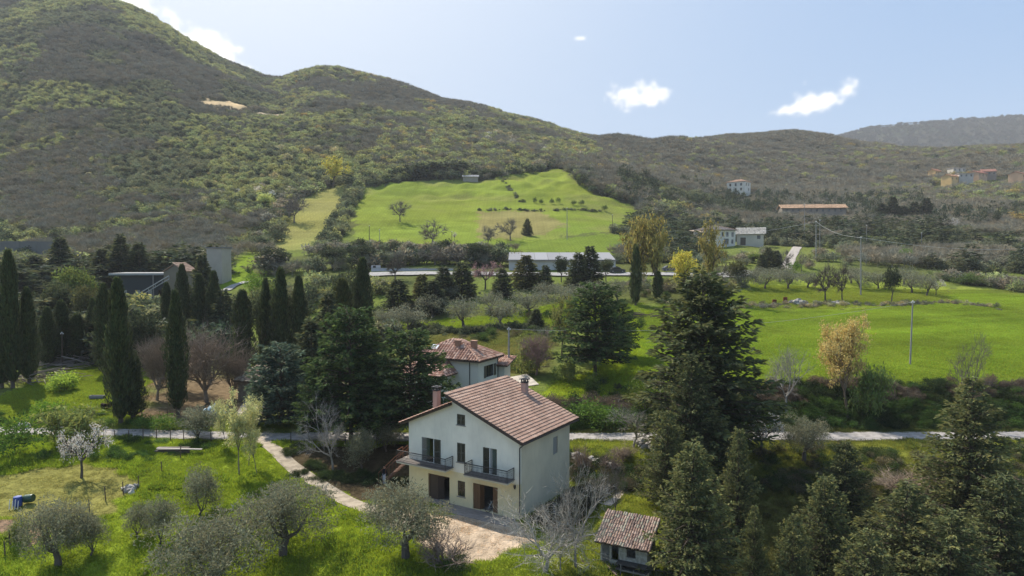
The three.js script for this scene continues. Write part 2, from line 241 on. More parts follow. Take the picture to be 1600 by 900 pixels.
// ───────────────────────── roads and paths ─────────────────────────
function strip(name, pts, w, mat, lift = 0.06, closed = false, kind = 'structure', label, category) { // pts: world Vector3, draped over the ground
  const cv = new THREE.CatmullRomCurve3(pts), L = cv.getLength(), n = Math.ceil(L / 0.7), m = Math.max(4, Math.ceil(w / 0.5)), P = [], U = [], I = [];
  for (let i = 0; i <= n; i++) { const p = cv.getPointAt(i / n), t = cv.getTangentAt(i / n), s = V(-t.z, 0, t.x).normalize(); for (let k = 0; k <= m; k++) { const e = k / m - 0.5, ww = w * (1 + (Math.abs(e) > 0.45 ? (noise(i * 0.35, k) - 0.5) * 0.12 : 0)), x = p.x + s.x * e * ww, z = p.z + s.z * e * ww; P.push(x, H(x, z) + lift, z); U.push(e * w / 3, i / n * L / 3); } }
  for (let i = 0; i < n; i++) for (let k = 0; k < m; k++) { const a = i * (m + 1) + k, b = a + 1, c = a + m + 1, d = c + 1; I.push(a, c, b, b, c, d); }
  const g = new THREE.BufferGeometry(); g.setAttribute('position', new THREE.Float32BufferAttribute(P, 3)); g.setAttribute('uv', new THREE.Float32BufferAttribute(U, 2)); g.setIndex(I); g.computeVertexNormals();
  return single(name, g, mat, label, category, null, kind);
}
const M_road = std(0.38, 0.35, 0.325, { map: T_grain, bumpMap: T_bump, bumpScale: 0.02 });
const M_gravel = std(0.43, 0.36, 0.27, { map: T_grain, bumpMap: T_bump, bumpScale: 0.05 });
const M_asphalt = std(0.38, 0.365, 0.345, { map: T_grain });
strip('lower_road', [-120, -80, -52, -35, -20, -5, 10, 25, 40, 60, 90, 120].map((x) => V(x, 0, -75.1 + (x < -40 ? (x + 40) * 0.03 : 0))), 3.5, M_road);
strip('dirt_track', [V(...onGround(400, 75).toArray()), ground(432, 705), ground(455, 728), ground(500, 757), ground(548, 786), ground(600, 804), ground(640, 818)], 1.55, M_gravel);
strip('side_lane', [onGround(418, 75), onGround(402, 79), onGround(392, 84), onGround(398, 90), onGround(405, 94)], 3.2, std(0.55, 0.47, 0.34, { map: T_grain }));
strip('footpath', [ground(964, 742), ground(972, 757), ground(966, 774), ground(948, 790)], 0.8, std(0.55, 0.46, 0.36, { map: T_grain }), 0.05);
strip('gravel_drive', [onGround(772, 91), onGround(800, 92.5), onGround(832, 93.5)], 4.6, std(0.6, 0.54, 0.46, { map: T_grain }), 0.08);
strip('upper_road', [onGround(560, 182), onGround(640, 181), onGround(800, 180), onGround(950, 180), onGround(1060, 180), onGround(1130, 183), onGround(1175, 190)], 5, M_asphalt, 0.35);
strip('gravel_ramp', [ground(1228, 421), ground(1234, 408), ground(1242, 392), ground(1250, 384)], 3.2, std(0.46, 0.41, 0.36, { map: T_grain }), 0.15);
strip('hill_lane', [ground(1385, 369), ground(1410, 366), ground(1440, 368)], 3, M_asphalt, 0.3);
strip('upper_lane', [ground(352, 455), ground(368, 446), ground(386, 441)], 2.6, M_asphalt, 0.25);
// ───────────────────────── plant geometry ─────────────────────────
class Buf {
  constructor() { this.p = []; this.c = []; }
  tri(a, b, c, col) { this.p.push(a.x, a.y, a.z, b.x, b.y, b.z, c.x, c.y, c.z); for (let i = 0; i < 3; i++) this.c.push(col[0], col[1], col[2]); }
  // a leaf or needle bunch: kite from base to tip, bent a little at the middle
  leaf(b, d, len, wid, s, col, bend = 0.12) { const m = b.clone().addScaledVector(d, len * 0.5), t = b.clone().addScaledVector(d, len); t.y -= bend * len; const l = m.clone().addScaledVector(s, wid / 2), r = m.clone().addScaledVector(s, -wid / 2); this.tri(b, l, t, col); this.tri(b, t, r, col); }
  seg(a, b, r0, r1, n, col) { const d = b.clone().sub(a).normalize(), u = Math.abs(d.y) < 0.9 ? V(0, 1, 0) : V(1, 0, 0); const s = u.clone().cross(d).normalize(), t = d.clone().cross(s); const A = [], B = []; for (let i = 0; i < n; i++) { const q = i / n * Math.PI * 2, x = Math.cos(q), y = Math.sin(q); A.push(a.clone().addScaledVector(s, x * r0).addScaledVector(t, y * r0)); B.push(b.clone().addScaledVector(s, x * r1).addScaledVector(t, y * r1)); } for (let i = 0; i < n; i++) { const j = (i + 1) % n; this.tri(A[i], A[j], B[j], col); if (n > 3 || r1 > 0.004) this.tri(A[i], B[j], B[i], col); } }
  get size() { return this.p.length / 9; }
  build() { const g = new THREE.BufferGeometry(); g.setAttribute('position', new THREE.Float32BufferAttribute(this.p, 3)); g.setAttribute('color', new THREE.Float32BufferAttribute(this.c, 3)); g.computeVertexNormals(); return g; }
}
const rdir = (r) => { const y = r() * 2 - 1, a = r() * 6.2832, k = Math.sqrt(1 - y * y); return V(k * Math.cos(a), y, k * Math.sin(a)); };
const shade = (c, k, y = 0) => [c[0] * k * (1 + y), c[1] * k, c[2] * k * (1 - y)];

// layered conifer: whorls of branches carrying needle sprays
function conifer({ H: h, R, seed, clear = 0.04, gap = 0.5, nb = 6, rise = 0.15, droop = 0.35, pow = 0.75, step = 0.36, spray = 0.5, blades = 3, col = [0.05, 0.072, 0.026], ragged = 0.3, tip = 1.5, top = 0.02, vj = 0.4 }) {
  const r = RNG(seed), L = new Buf(), T = new Buf(), n = 12, bark = [0.09, 0.07, 0.055];
  let prev = V(0, -0.4, 0); for (let i = 1; i <= n; i++) { const q = V(Math.sin(i * 0.9 + seed) * 0.05, h * 0.97 * i / n, Math.cos(i * 1.3 + seed) * 0.05); T.seg(prev, q, h * 0.017 * (1 - (i - 1) / n) + 0.02, h * 0.017 * (1 - i / n) + 0.02, 7, bark); prev = q; }
  const lop = [r() * 6.28, r() * 6.28];
  for (let y0 = h * clear; y0 < h * 0.985; y0 += gap * (0.75 + 0.5 * r())) { const y = y0;
    const f = y / h, lim = R * (Math.pow(1 - f, pow) * (1 - Math.pow(1 - f, 9) * 0.35) + top), k = Math.max(3, Math.round(nb * (0.55 + 0.45 * (1 - f))));
    const a0 = r() * 6.28;
    for (let b = 0; b < k; b++) {
      const y = clamp(y0 + (r() - 0.5) * gap * 1.6, h * clear, h * 0.985), az = a0 + b / k * 6.28 + (r() - 0.5) * 1.3, len = lim * (1 - ragged + ragged * 1.5 * r()) * (1 + 0.13 * Math.sin(az * 2 + lop[0]) + 0.1 * Math.sin(az * 3 + lop[1] + f * 6));
      if (len < 0.1) continue;
      const dx = Math.cos(az), dz = Math.sin(az), rs = rise * (0.6 + 0.9 * r()) + f * f * 0.5, dr = droop * (0.5 + r());
      const pos = (s) => V(dx * len * s, y + len * (rs * s - dr * s * s + dr * 0.55 * s * s * s), dz * len * s);
      if (len > 1.2) T.seg(V(0, y, 0), pos(0.5), 0.018 * len + 0.01, 0.012 * len, 3, bark), T.seg(pos(0.5), pos(0.95), 0.012 * len, 0.004 * len, 3, bark);
      const ns = Math.max(2, Math.round(len / step));
      const bc = 0.75 + 0.5 * r();
      for (let i = 0; i <= ns; i++) {
        const s = 0.14 + 0.86 * (i + 0.6 * (r() - 0.5)) / ns, p = pos(Math.min(s, 1.02)), wd = Math.min(len * 0.36, 1.15) * (1.1 - 0.75 * s);
        for (let side = -1; side <= 1; side += 1) {
          if (side === 0 && i < ns - 1) continue;
          const off = side * (0.25 + 0.75 * r()) * wd * 0.6, q = V(p.x - dz * off, p.y - Math.abs(off) * 0.18 + (r() - 0.6) * vj, p.z + dx * off);
          for (let m = 0; m < blades; m++) {
            const aa = az + side * (0.35 + 0.7 * r()) + (r() - 0.5) * 0.6, d = V(Math.cos(aa), 0.12 + (r() - 0.5) * 1.0, Math.sin(aa)).normalize(), up = V((r() - 0.5), 0.5 * r(), (r() - 0.5)), sd = d.clone().cross(up).normalize();
            L.leaf(q, d, spray * (0.6 + 0.7 * r()), spray * (0.26 + 0.16 * r()), sd, shade(col, bc * (0.65 + 0.6 * r()) * (s > 0.85 ? tip : 1), (r() - 0.5) * 0.3 + (s > 0.85 ? 0.12 : 0)), 0.1);
          }
        }
      }
    }
  }
  return { crown: L.build(), trunk: T.build(), H: h, R };
}
function cypress({ H: h, R, seed, n = 5200, size = 0.55, col = [0.066, 0.086, 0.032], base = 0.06 }) {
  const r = RNG(seed), L = new Buf(), T = new Buf(); T.seg(V(0, -0.4, 0), V(0, h * 0.5, 0), R * 0.2, R * 0.1, 7, [0.12, 0.095, 0.075]);
  const prof = (f) => Math.pow(Math.max(0, Math.sin(Math.PI * Math.pow(f, 0.72))), 0.5) * (1 - 0.3 * f) + 0.03;
  const ph = [r() * 6, r() * 6, r() * 6];
  for (let i = 0; i < n; i++) {
    const f = Math.pow(r(), 0.85), y = h * (base + (1 - base) * f), az = r() * 6.28, bump = 1 + 0.2 * Math.sin(az * 2 + f * 9 + ph[0]) + 0.16 * Math.sin(az * 4 - f * 19 + ph[1]) + 0.22 * (noise(az * 3 + seed, f * 30) - 0.5) * 2, rr = R * prof(f) * bump * (0.72 + 0.3 * r());
    const q = V(Math.cos(az) * rr, y - size * 0.5, Math.sin(az) * rr), d = V(Math.cos(az) * 0.28 + (r() - 0.5) * 0.35, 1, Math.sin(az) * 0.28 + (r() - 0.5) * 0.35).normalize();
    const sd = V(-Math.sin(az) + (r() - 0.5), 0, Math.cos(az) + (r() - 0.5)).normalize();
    L.leaf(q, d, size * (0.6 + 0.8 * r()), size * 0.3, sd, shade(col, 0.6 + 0.8 * r(), (r() - 0.5) * 0.3), 0);
  }
  for (let i = 0; i < 14; i++) { const f = i / 14, g = (i + 1) / 14; L.seg(V(0, h * (base + (1 - base) * f), 0), V(0, h * (base + (1 - base) * g) - 0.3, 0), R * prof(f) * 0.66 + 0.01, R * prof(g) * 0.62 + 0.01, 8, shade(col, 0.7)); }
  return { crown: L.build(), trunk: T.build(), H: h, R };
}
// branching skeleton; returns tips
function limbs(B, r, p, d, len, rad, depth, o, tips) {
  const n = depth > 2 ? 4 : 2; let q = p.clone(), dir = d.clone();
  for (let i = 0; i < n; i++) { const a = q.clone(); dir.addScaledVector(rdir(r), o.wig).normalize(); dir.y += o.up * 0.12; dir.normalize(); q = q.clone().addScaledVector(dir, len / n); const r0 = rad * (1 - 0.4 * i / n), r1 = rad * (1 - 0.4 * (i + 1) / n); B.seg(a, q, r0, depth === 0 ? r1 * 0.4 : r1, depth > 3 ? 7 : depth > 1 ? 4 : 3, shade(o.col, 0.75 + 0.5 * r()));
    if (depth > 0 && depth < o.depth && i < n - 1 && r() < o.side) { const sd = dir.clone().addScaledVector(rdir(r), 0.95).normalize(); limbs(B, r, q, sd, len * 0.6 * (0.7 + 0.5 * r()), r1 * 0.5, Math.max(0, depth - 2), o, tips); } }
  if (depth === 0) { tips.push([q, dir, len]); return; }
  const k = depth === o.depth ? o.first : 2 + (r() < o.third ? 1 : 0);
  const a0 = r() * 6.28;
  for (let i = 0; i < k; i++) { const az = a0 + i / k * 6.28 + (r() - 0.5), s = V(Math.cos(az), 0, Math.sin(az)); const t = s.addScaledVector(dir, -s.dot(dir)).normalize(); const spread = (depth === o.depth ? o.spread0 : o.spread) * (0.7 + 0.6 * r()); const nd = dir.clone().multiplyScalar(Math.cos(spread)).addScaledVector(t, Math.sin(spread)); nd.y -= o.droop * 0.2; nd.normalize(); limbs(B, r, q, nd, len * o.ratio * (0.75 + 0.5 * r()), rad * 0.6 * (k === 2 ? 1.08 : 0.95), depth - 1, o, tips); }
}
function bareTree(o) {
  o = { H: 9, trunk: 0.22, rad: 0.18, depth: 5, first: 4, spread0: 0.7, spread: 0.55, ratio: 0.72, wig: 0.18, up: 0.4, side: 0.5, third: 0.5, droop: 0, col: [0.22, 0.2, 0.175], min: 0, ...o };
  const r = RNG(o.seed), T = new Buf(), tips = []; limbs(T, r, V(0, -0.3, 0), V((r() - 0.5) * 0.2, 1, (r() - 0.5) * 0.2).normalize(), o.H * o.trunk, o.rad, o.depth, o, tips);
  const L = new Buf();
  if (o.twig) for (const [q, d, len] of tips) for (let i = 0; i < o.twig; i++) { const dd = d.clone().addScaledVector(rdir(r), 0.8).normalize(); dd.y += 0.1; const a = q.clone().addScaledVector(d, -len * r()), w = o.twigw ?? 0.02, s = rdir(r); const b = a.clone().addScaledVector(dd, o.twigl * (0.5 + r())); T.tri(a.clone().addScaledVector(s, w), a.clone().addScaledVector(s, -w), b, shade(o.col, 0.8 + 0.6 * r())); }
  if (o.leaf) for (const [q, d, len] of tips) for (let i = 0; i < o.leaf; i++) { const a = q.clone().addScaledVector(d, -len * r() * 0.9).addScaledVector(rdir(r), o.scatter * r()); L.leaf(a, rdir(r), o.ls * (0.6 + 0.8 * r()), o.ls * 0.55, rdir(r), shade(o.lc, 0.7 + 0.6 * r(), (r() - 0.5) * 0.25)); }
  const g = T.build(); g.computeBoundingBox(); const bb = g.boundingBox; let R = 0; for (const [q] of tips) R = Math.max(R, Math.hypot(q.x, q.z)); const hh = bb.max.y;
  // true height and reach
  const k = o.H / hh; g.scale(k, k, k); let cr = null; if (o.leaf) { cr = L.build(); cr.scale(k, k, k); }
  return { crown: cr, trunk: g, H: o.H, R: R * k * 0.88 };
}
// broad-leaved crown: clumps of small leaves at the ends of a few limbs
function leafy({ H: h, R, seed, n = 90, per = 70, ls = 0.2, lw = 0.32, clump = 0.6, trunk = 0.32, rad = 0.2, lobes = 6, flat = 0.75, col = [0.08, 0.095, 0.06], bark = [0.12, 0.1, 0.085], limbsN = 4, upright = 0.5, lean = 0.1, low = 0 }) {
  const r = RNG(seed), L = new Buf(), T = new Buf(); const th = h * trunk, ctr = V(0, (h + th * (1 - low)) / 2, 0), ry = (h - th * (1 - low)) / 2;
  const fork = V((r() - 0.5) * lean * h, th * 0.75, (r() - 0.5) * lean * h);
  if (trunk > 0) { const mid = V(fork.x * 0.3 + (r() - 0.5) * rad, th * 0.4, fork.z * 0.3); T.seg(V(0, -0.3, 0), mid, rad * 1.3, rad, 7, bark); T.seg(mid, fork, rad, rad * 0.85, 7, bark); }
  const lob = []; for (let i = 0; i < lobes; i++) { const a = i / lobes * 6.28 + r(), e = (r() - 0.35) * 1.1; lob.push([V(Math.cos(a) * R * 0.5 * (0.6 + 0.5 * r()), ctr.y + e * ry * 0.6, Math.sin(a) * R * 0.5 * (0.6 + 0.5 * r())), 0.42 + 0.22 * r()]); } lob.push([ctr.clone().setY(ctr.y + ry * 0.25), 0.6]);
  if (trunk > 0) for (let i = 0; i < limbsN; i++) { const t = lob[i % lob.length][0], m = fork.clone().lerp(t, 0.5); m.y -= 0.1 * h * r(); m.x += (r() - 0.5) * 0.3; T.seg(fork, m, rad * 0.62, rad * 0.4, 5, bark); T.seg(m, t, rad * 0.4, rad * 0.14, 5, bark); for (let k = 0; k < 3; k++) { const e = t.clone().addScaledVector(rdir(r), R * 0.35); T.seg(m.clone().lerp(t, 0.4 + 0.5 * r()), e, rad * 0.18, rad * 0.05, 3, bark); } }
  for (let c = 0; c < n; c++) {
    const [lc, lr] = lob[Math.floor(r() * lob.length)], d = rdir(r), k = Math.cbrt(0.25 + 0.75 * r()); const p = V(lc.x + d.x * k * R * lr, lc.y + d.y * k * ry * lr * 1.15, lc.z + d.z * k * R * lr); if (p.y < 0.1) p.y = 0.1 + r() * 0.4;
    const cc = 0.75 + 0.5 * r(), cs = clump * (0.6 + 0.8 * r());
    for (let i = 0; i < per; i++) { const o = rdir(r), q = p.clone().addScaledVector(o, cs * Math.cbrt(r())); q.y -= cs * 0.1; const dd = o.clone().addScaledVector(rdir(r), 0.9); dd.y += upright; dd.normalize(); L.leaf(q, dd, ls * (0.6 + 0.8 * r()), ls * lw, dd.clone().cross(rdir(r)).normalize(), shade(col, cc * (0.65 + 0.7 * r()), (r() - 0.5) * 0.25)); }
  }
  return { crown: L.build(), trunk: trunk > 0 ? T.build() : null, H: h, R };
}
const LIB = {
  fir: [11, 12, 13].map((s) => conifer({ H: 18, R: 5.6, seed: s, gap: 0.42, nb: 9, step: 0.36, spray: 0.66, pow: 0.46, col: [0.08, 0.1, 0.042], rise: 0.3, droop: 0.42, ragged: 0.55, top: 0.05 })),
  spruce: [21, 22, 23].map((s) => conifer({ H: 13, R: 4.6, seed: s, gap: 0.32, nb: 9, step: 0.24, spray: 0.38, pow: 0.72, col: [0.135, 0.155, 0.062], rise: 0.35, droop: 0.4, ragged: 0.4, tip: 1.3 })),
  cedar: [31, 32].map((s) => conifer({ H: 14, R: 6, seed: s, gap: 0.42, nb: 8, step: 0.36, spray: 0.6, pow: 0.5, col: [0.058, 0.095, 0.034], rise: 0.14, droop: 0.22, ragged: 0.35, clear: 0.17, top: 0.06 })),
  bluepine: [36].map((s) => conifer({ H: 10, R: 4.4, seed: s, gap: 0.38, nb: 8, step: 0.34, spray: 0.56, pow: 0.5, col: [0.085, 0.125, 0.085], rise: 0.35, droop: 0.2, ragged: 0.35, clear: 0.08, tip: 1.25 })),
  firlite: [41, 42, 43].map((s) => conifer({ H: 10, R: 2.8, seed: s, gap: 0.4, nb: 8, step: 0.42, spray: 0.75, blades: 2, pow: 0.75, vj: 0.9, droop: 0.5, rise: 0.25, col: [0.07, 0.086, 0.042] })),
  cypress: [51, 52, 53, 54, 55].map((s) => cypress({ H: 16, R: 1.35, seed: s })),
  cyplite: [56, 57].map((s) => cypress({ H: 10, R: 1.1, seed: s, n: 1200, size: 0.8 })),
  olive: [61, 62, 63, 64].map((s, i) => leafy({ H: 5, R: 2.9, seed: s, n: 190, per: 62, ls: 0.21, lw: 0.28, clump: 0.52, lobes: 9, col: [0.21, 0.21, 0.13], trunk: 0.3, rad: 0.24, low: 0.35 })),
  olivebush: [66, 67].map((s) => leafy({ H: 4, R: 1.5, seed: s, n: 90, per: 60, ls: 0.2, lw: 0.26, clump: 0.45, lobes: 5, col: [0.2, 0.205, 0.125], trunk: 0.12, rad: 0.1, upright: 0.9, low: 0.7 })),
  olivelite: [71, 72, 73].map((s) => leafy({ H: 5, R: 3, seed: s, n: 60, per: 36, ls: 0.36, lw: 0.3, clump: 0.7, lobes: 7, col: [0.19, 0.195, 0.13], trunk: 0.3, rad: 0.22, low: 0.4 })),
  round: [76, 77].map((s) => leafy({ H: 6, R: 2.4, seed: s, n: 70, per: 46, ls: 0.34, lw: 0.5, clump: 0.6, lobes: 6, col: [0.085, 0.1, 0.045], trunk: 0.35, rad: 0.15 })),
  shrub: [81, 82, 83].map((s) => leafy({ H: 2, R: 1.5, seed: s, n: 34, per: 40, ls: 0.17, lw: 0.5, clump: 0.42, lobes: 5, col: [0.09, 0.14, 0.03], trunk: 0, low: 1 })),
  bare: [91, 92, 93].map((s) => bareTree({ seed: s, H: 9, depth: 6, first: 4, rad: 0.17, trunk: 0.2, spread0: 0.7, spread: 0.45, ratio: 0.76, side: 0.4, twig: 3, twigl: 0.6, twigw: 0.013, third: 0.35, up: 0.3, col: [0.26, 0.24, 0.21] })),
  mossy: [96].map((s) => bareTree({ seed: s, H: 6, depth: 6, first: 4, rad: 0.15, trunk: 0.2, spread0: 1.0, spread: 0.6, ratio: 0.8, side: 0.6, twig: 4, twigl: 0.55, twigw: 0.009, third: 0.3, up: 0.1, col: [0.3, 0.28, 0.24] })),
  brown: [101, 102].map((s) => bareTree({ seed: s, H: 10, depth: 6, first: 7, rad: 0.16, trunk: 0.09, spread0: 0.65, spread: 0.42, ratio: 0.82, side: 0.4, twig: 4, twigl: 0.7, twigw: 0.013, third: 0.2, up: 0.35, col: [0.24, 0.185, 0.135] })),
  bud: [111, 112].map((s) => bareTree({ seed: s, H: 12, depth: 5, first: 5, rad: 0.2, trunk: 0.2, spread0: 0.5, spread: 0.42, ratio: 0.74, side: 0.8, up: 0.7, third: 0.5, leaf: 20, scatter: 0.6, ls: 0.24, lc: [0.6, 0.47, 0.17], col: [0.17, 0.13, 0.09] })),
  slim: [116, 117].map((s) => bareTree({ seed: s, H: 10, depth: 4, first: 4, rad: 0.11, trunk: 0.3, spread0: 0.28, spread: 0.35, ratio: 0.72, side: 1, up: 1.2, third: 0.3, leaf: 34, scatter: 0.6, ls: 0.27, lc: [0.52, 0.51, 0.22], col: [0.2, 0.18, 0.14] })),
  bloom: [121].map((s) => bareTree({ seed: s, H: 5, depth: 5, first: 4, rad: 0.17, trunk: 0.26, spread0: 0.85, spread: 0.55, ratio: 0.74, side: 0.7, up: 0.1, third: 0.5, leaf: 6, scatter: 0.3, ls: 0.14, lc: [0.62, 0.58, 0.52], col: [0.1, 0.085, 0.07] })),
  palebush: [126, 127].map((s) => bareTree({ seed: s, H: 4, depth: 5, first: 6, rad: 0.06, trunk: 0.1, spread0: 0.7, spread: 0.45, ratio: 0.82, side: 0.7, up: 0.4, third: 0.5, leaf: 6, scatter: 0.3, ls: 0.15, lc: [0.26, 0.29, 0.08], col: [0.2, 0.18, 0.13] })),
  fruit: [131].map((s) => bareTree({ seed: s, H: 3.5, depth: 5, first: 5, rad: 0.09, trunk: 0.14, spread0: 0.75, spread: 0.45, ratio: 0.8, side: 0.6, twig: 3, twigl: 0.4, twigw: 0.01, up: 0.6, third: 0.4, col: [0.22, 0.165, 0.13] })),
  barelite: [136, 137, 138].map((s) => bareTree({ seed: s, H: 8, depth: 4, first: 4, rad: 0.2, trunk: 0.2, spread0: 0.7, spread: 0.55, ratio: 0.76, side: 0.6, twig: 9, twigl: 1.1, twigw: 0.04, up: 0.3, third: 0.5, col: [0.19, 0.165, 0.135] })),
  budlite: [141, 142].map((s) => bareTree({ seed: s, H: 10, depth: 4, first: 5, rad: 0.22, trunk: 0.2, spread0: 0.55, spread: 0.5, ratio: 0.76, side: 0.8, up: 0.5, third: 0.6, leaf: 10, scatter: 0.8, ls: 0.42, lc: [0.33, 0.28, 0.085], col: [0.13, 0.1, 0.07] })),
};
const M_leaf = leafMat(1, 1, 1, 0.4), M_bark = new THREE.MeshPhysicalMaterial({ specularIntensity: 0.2, vertexColors: true, roughness: 0.95, side: THREE.DoubleSide });
const TINT = { plain: M_leaf, warm: leafMat(1.35, 1.15, 0.9, 0.32), dark: leafMat(0.72, 0.75, 0.8, 0.25), green: leafMat(1.1, 1.25, 0.85, 0.4), pink: leafMat(0.62, 0.4, 0.44, 0.35), dull: leafMat(0.7, 0.85, 0.8, 0.4), lime: leafMat(1.5, 1.75, 0.8, 0.45), white: leafMat(2.2, 2.1, 2.4, 0.3), brown: leafMat(1.7, 1.0, 0.7, 0.25), yellow: leafMat(1.7, 1.8, 1.0, 0.4) };
const BARKT = { plain: M_bark, silver: new THREE.MeshStandardMaterial({ color: lin(1.02, 1.0, 0.98), vertexColors: true, roughness: 0.9, side: THREE.DoubleSide }), dark: new THREE.MeshStandardMaterial({ color: lin(0.5, 0.45, 0.42), vertexColors: true, roughness: 0.95, side: THREE.DoubleSide }), purple: new THREE.MeshStandardMaterial({ color: lin(1.05, 0.9, 1.05), vertexColors: true, roughness: 0.95, side: THREE.DoubleSide }) };
const trng = RNG(77); const pick = new Map();
const CAT = { fir: 'conifer', spruce: 'conifer', cedar: 'conifer', bluepine: 'conifer', firlite: 'conifer', cypress: 'cypress', cyplite: 'cypress', olive: 'olive tree', olivebush: 'olive tree', olivelite: 'olive tree', round: 'tree', shrub: 'shrub', bare: 'bare tree', mossy: 'bare tree', brown: 'bare tree', bud: 'tree', slim: 'tree', bloom: 'tree', palebush: 'shrub', fruit: 'fruit tree', barelite: 'bare tree', budlite: 'tree' };
const NAMEOF = { fir: 'fir_tree', spruce: 'spruce_tree', cedar: 'cedar_tree', bluepine: 'pine_tree', firlite: 'fir_tree', cypress: 'cypress_tree', cyplite: 'cypress_tree', olive: 'olive_tree', olivebush: 'olive_tree', olivelite: 'olive_tree', round: 'evergreen_tree', shrub: 'shrub', bare: 'bare_tree', mossy: 'bare_tree', brown: 'bare_tree', bud: 'budding_tree', slim: 'budding_tree', bloom: 'blossom_tree', palebush: 'shrub', fruit: 'fruit_tree', barelite: 'bare_tree', budlite: 'budding_tree' };
// a plant: base and top rows and width in photograph pixels, at its own distance
function plant(type, px, base, topY, wpx, label, o = {}) {
  let p; if (o.Z) p = onGround(px, o.Z); else p = ground(px, base);
  const Z = -p.z, top = at(px, topY, Z).y, h = Math.max(0.4, top - p.y), w = wpx / F * Z;
  const k = pick.get(type) ?? 0; pick.set(type, k + 1); const arr = LIB[type], v = arr[(o.v ?? k) % arr.length];
  const g = thing(o.name ?? NAMEOF[type], label, o.cat ?? CAT[type], p, o.turn ?? trng() * 6.28, o.group);
  const s = w / 2 / v.R * (/fir|spruce|cedar|pine/.test(type) ? 1.12 : 1); g.scale.set(s, h / v.H, s * (0.92 + 0.16 * trng())); if (o.lean) g.rotation.z = o.lean;
  if (v.trunk) part('trunk', v.trunk, BARKT[o.bark ?? 'plain'], g); if (v.crown) part('crown', v.crown, TINT[o.tint ?? 'plain'], g);
  return g;
}
// ───────────────────────── trees and plants, nearest first ─────────────────────────
// lower left garden
const nth = (n) => ['', 'first', 'second', 'third', 'fourth', 'fifth', 'sixth', 'seventh', 'eighth'][n];
plant('olive', 92, 884, 780, 118, 'olive tree with thick pale trunk nearest the lower left corner of the meadow', { v: 0 });
plant('olivebush', 142, 868, 806, 50, 'small bushy olive just right of the thick-trunked corner olive');
plant('olivebush', 214, 838, 786, 46, 'small olive bush left of its taller twin in the bright meadow');
plant('olivebush', 250, 852, 780, 56, 'taller of the two olive bushes standing side by side in the meadow');
plant('olivebush', 312, 806, 728, 60, 'upright grey olive between the wire fence and the big olives');
plant('olive', 330, 905, 806, 190, 'widest olive, its low spreading crown cut by the bottom edge', { Z: 46, v: 1 });
plant('olive', 442, 868, 750, 150, 'olive with several thin stems left of the dirt track end', { v: 2 });
plant('olive', 634, 872, 752, 152, 'leaning olive with dense crown in front of the white house', { v: 3 });
plant('fruit', 700, 888, 806, 110, 'bare pinkish fruit tree on the sunlit yard gravel');
plant('shrub', 715, 893, 862, 50, 'low grey-green bush under the bare pinkish fruit tree', { tint: 'plain' });
plant('bloom', 127, 747, 664, 90, 'white blossoming tree on the dry garden lawn');
plant('palebush', 100, 700, 628, 110, 'pale leafing shrub tree behind the white blossoming tree', { cat: 'tree', name: 'budding_tree' });
plant('slim', 374, 742, 606, 62, 'tallest slender budding tree beside the dirt track', { v: 0 });
plant('slim', 402, 742, 640, 58, 'slender pale-leaved tree standing closest to the dirt track', { v: 1 });
plant('slim', 388, 728, 618, 46, 'slender budding tree between the tallest one and the one closest to the track', { v: 1 });
plant('slim', 354, 700, 622, 46, 'slender pale-leaved tree just above the lower road edge left of the track');
plant('olivebush', 308, 688, 638, 66, 'grey-green roadside tree above the parked wooden planks', { tint: 'plain' });
plant('bare', 520, 736, 602, 112, 'silvery bare tree in the shade left of the white house', { bark: 'silver', v: 0 });
plant('olivebush', 566, 732, 668, 52, 'grey-green bush tree in the shade close to the outdoor stair');
plant('olivebush', 604, 705, 660, 46, 'small leafy tree behind the upper landing of the white house');
plant('shrub', 255, 674, 648, 60, 'green hedge bush on the far road edge right of the cypress trunks', { tint: 'green' });
plant('shrub', 225, 672, 650, 40, 'green hedge bush at the foot of the smaller roadside cypress', { tint: 'green' });
plant('shrub', 160, 668, 652, 50, 'low hedge bush on the road edge left of the cypress trunk', { tint: 'green' });
plant('shrub', 20, 715, 650, 95, 'dense green bush mound at the left edge below the road', { tint: 'green' });
plant('shrub', 75, 660, 628, 60, 'loose green bush above the left end of the road', { tint: 'lime' });
plant('palebush', 102, 612, 578, 62, 'low spreading yellow-green fruit tree in the grass by the woodpile', { cat: 'fruit tree', name: 'fruit_tree', tint: 'lime' });
plant('palebush', 28, 848, 808, 40, 'thin leafless sapling at the dug soil patch', { cat: 'bare tree', name: 'bare_tree' });
// front right of the house
plant('mossy', 852, 905, 762, 190, 'low wide silvery bare tree with mossy trunk in front of the side wall', { Z: 46, bark: 'silver' });
plant('bare', 901, 890, 690, 150, 'tall silvery bare tree between the house and the tile-roofed hut', { bark: 'silver', v: 1 });
plant('bare', 876, 893, 800, 50, 'small bare sapling between the two silvery bare trees', { bark: 'silver' });
plant('fruit', 905, 740, 676, 46, 'small pruned bare tree behind the stone wall by the house back corner');
plant('fruit', 952, 742, 690, 40, 'thin bare sapling at the right end of the stone wall');
plant('bare', 962, 812, 720, 0.1 + 40, 'thin dark bare tree beside the footpath', { bark: 'dark', v: 2 });
plant('bare', 990, 700, 608, 120, 'spreading brown-green tree by the road left of the giant fir', { bark: 'plain', v: 0, tint: 'plain' });
plant('shrub', 950, 672, 630, 80, 'green shrub over the road left of the spreading brown-green tree', { tint: 'green' });
plant('brown', 972, 722, 690, 62, 'brown leafless brush beside the heap of pale stones', { cat: 'shrub', name: 'shrub' });
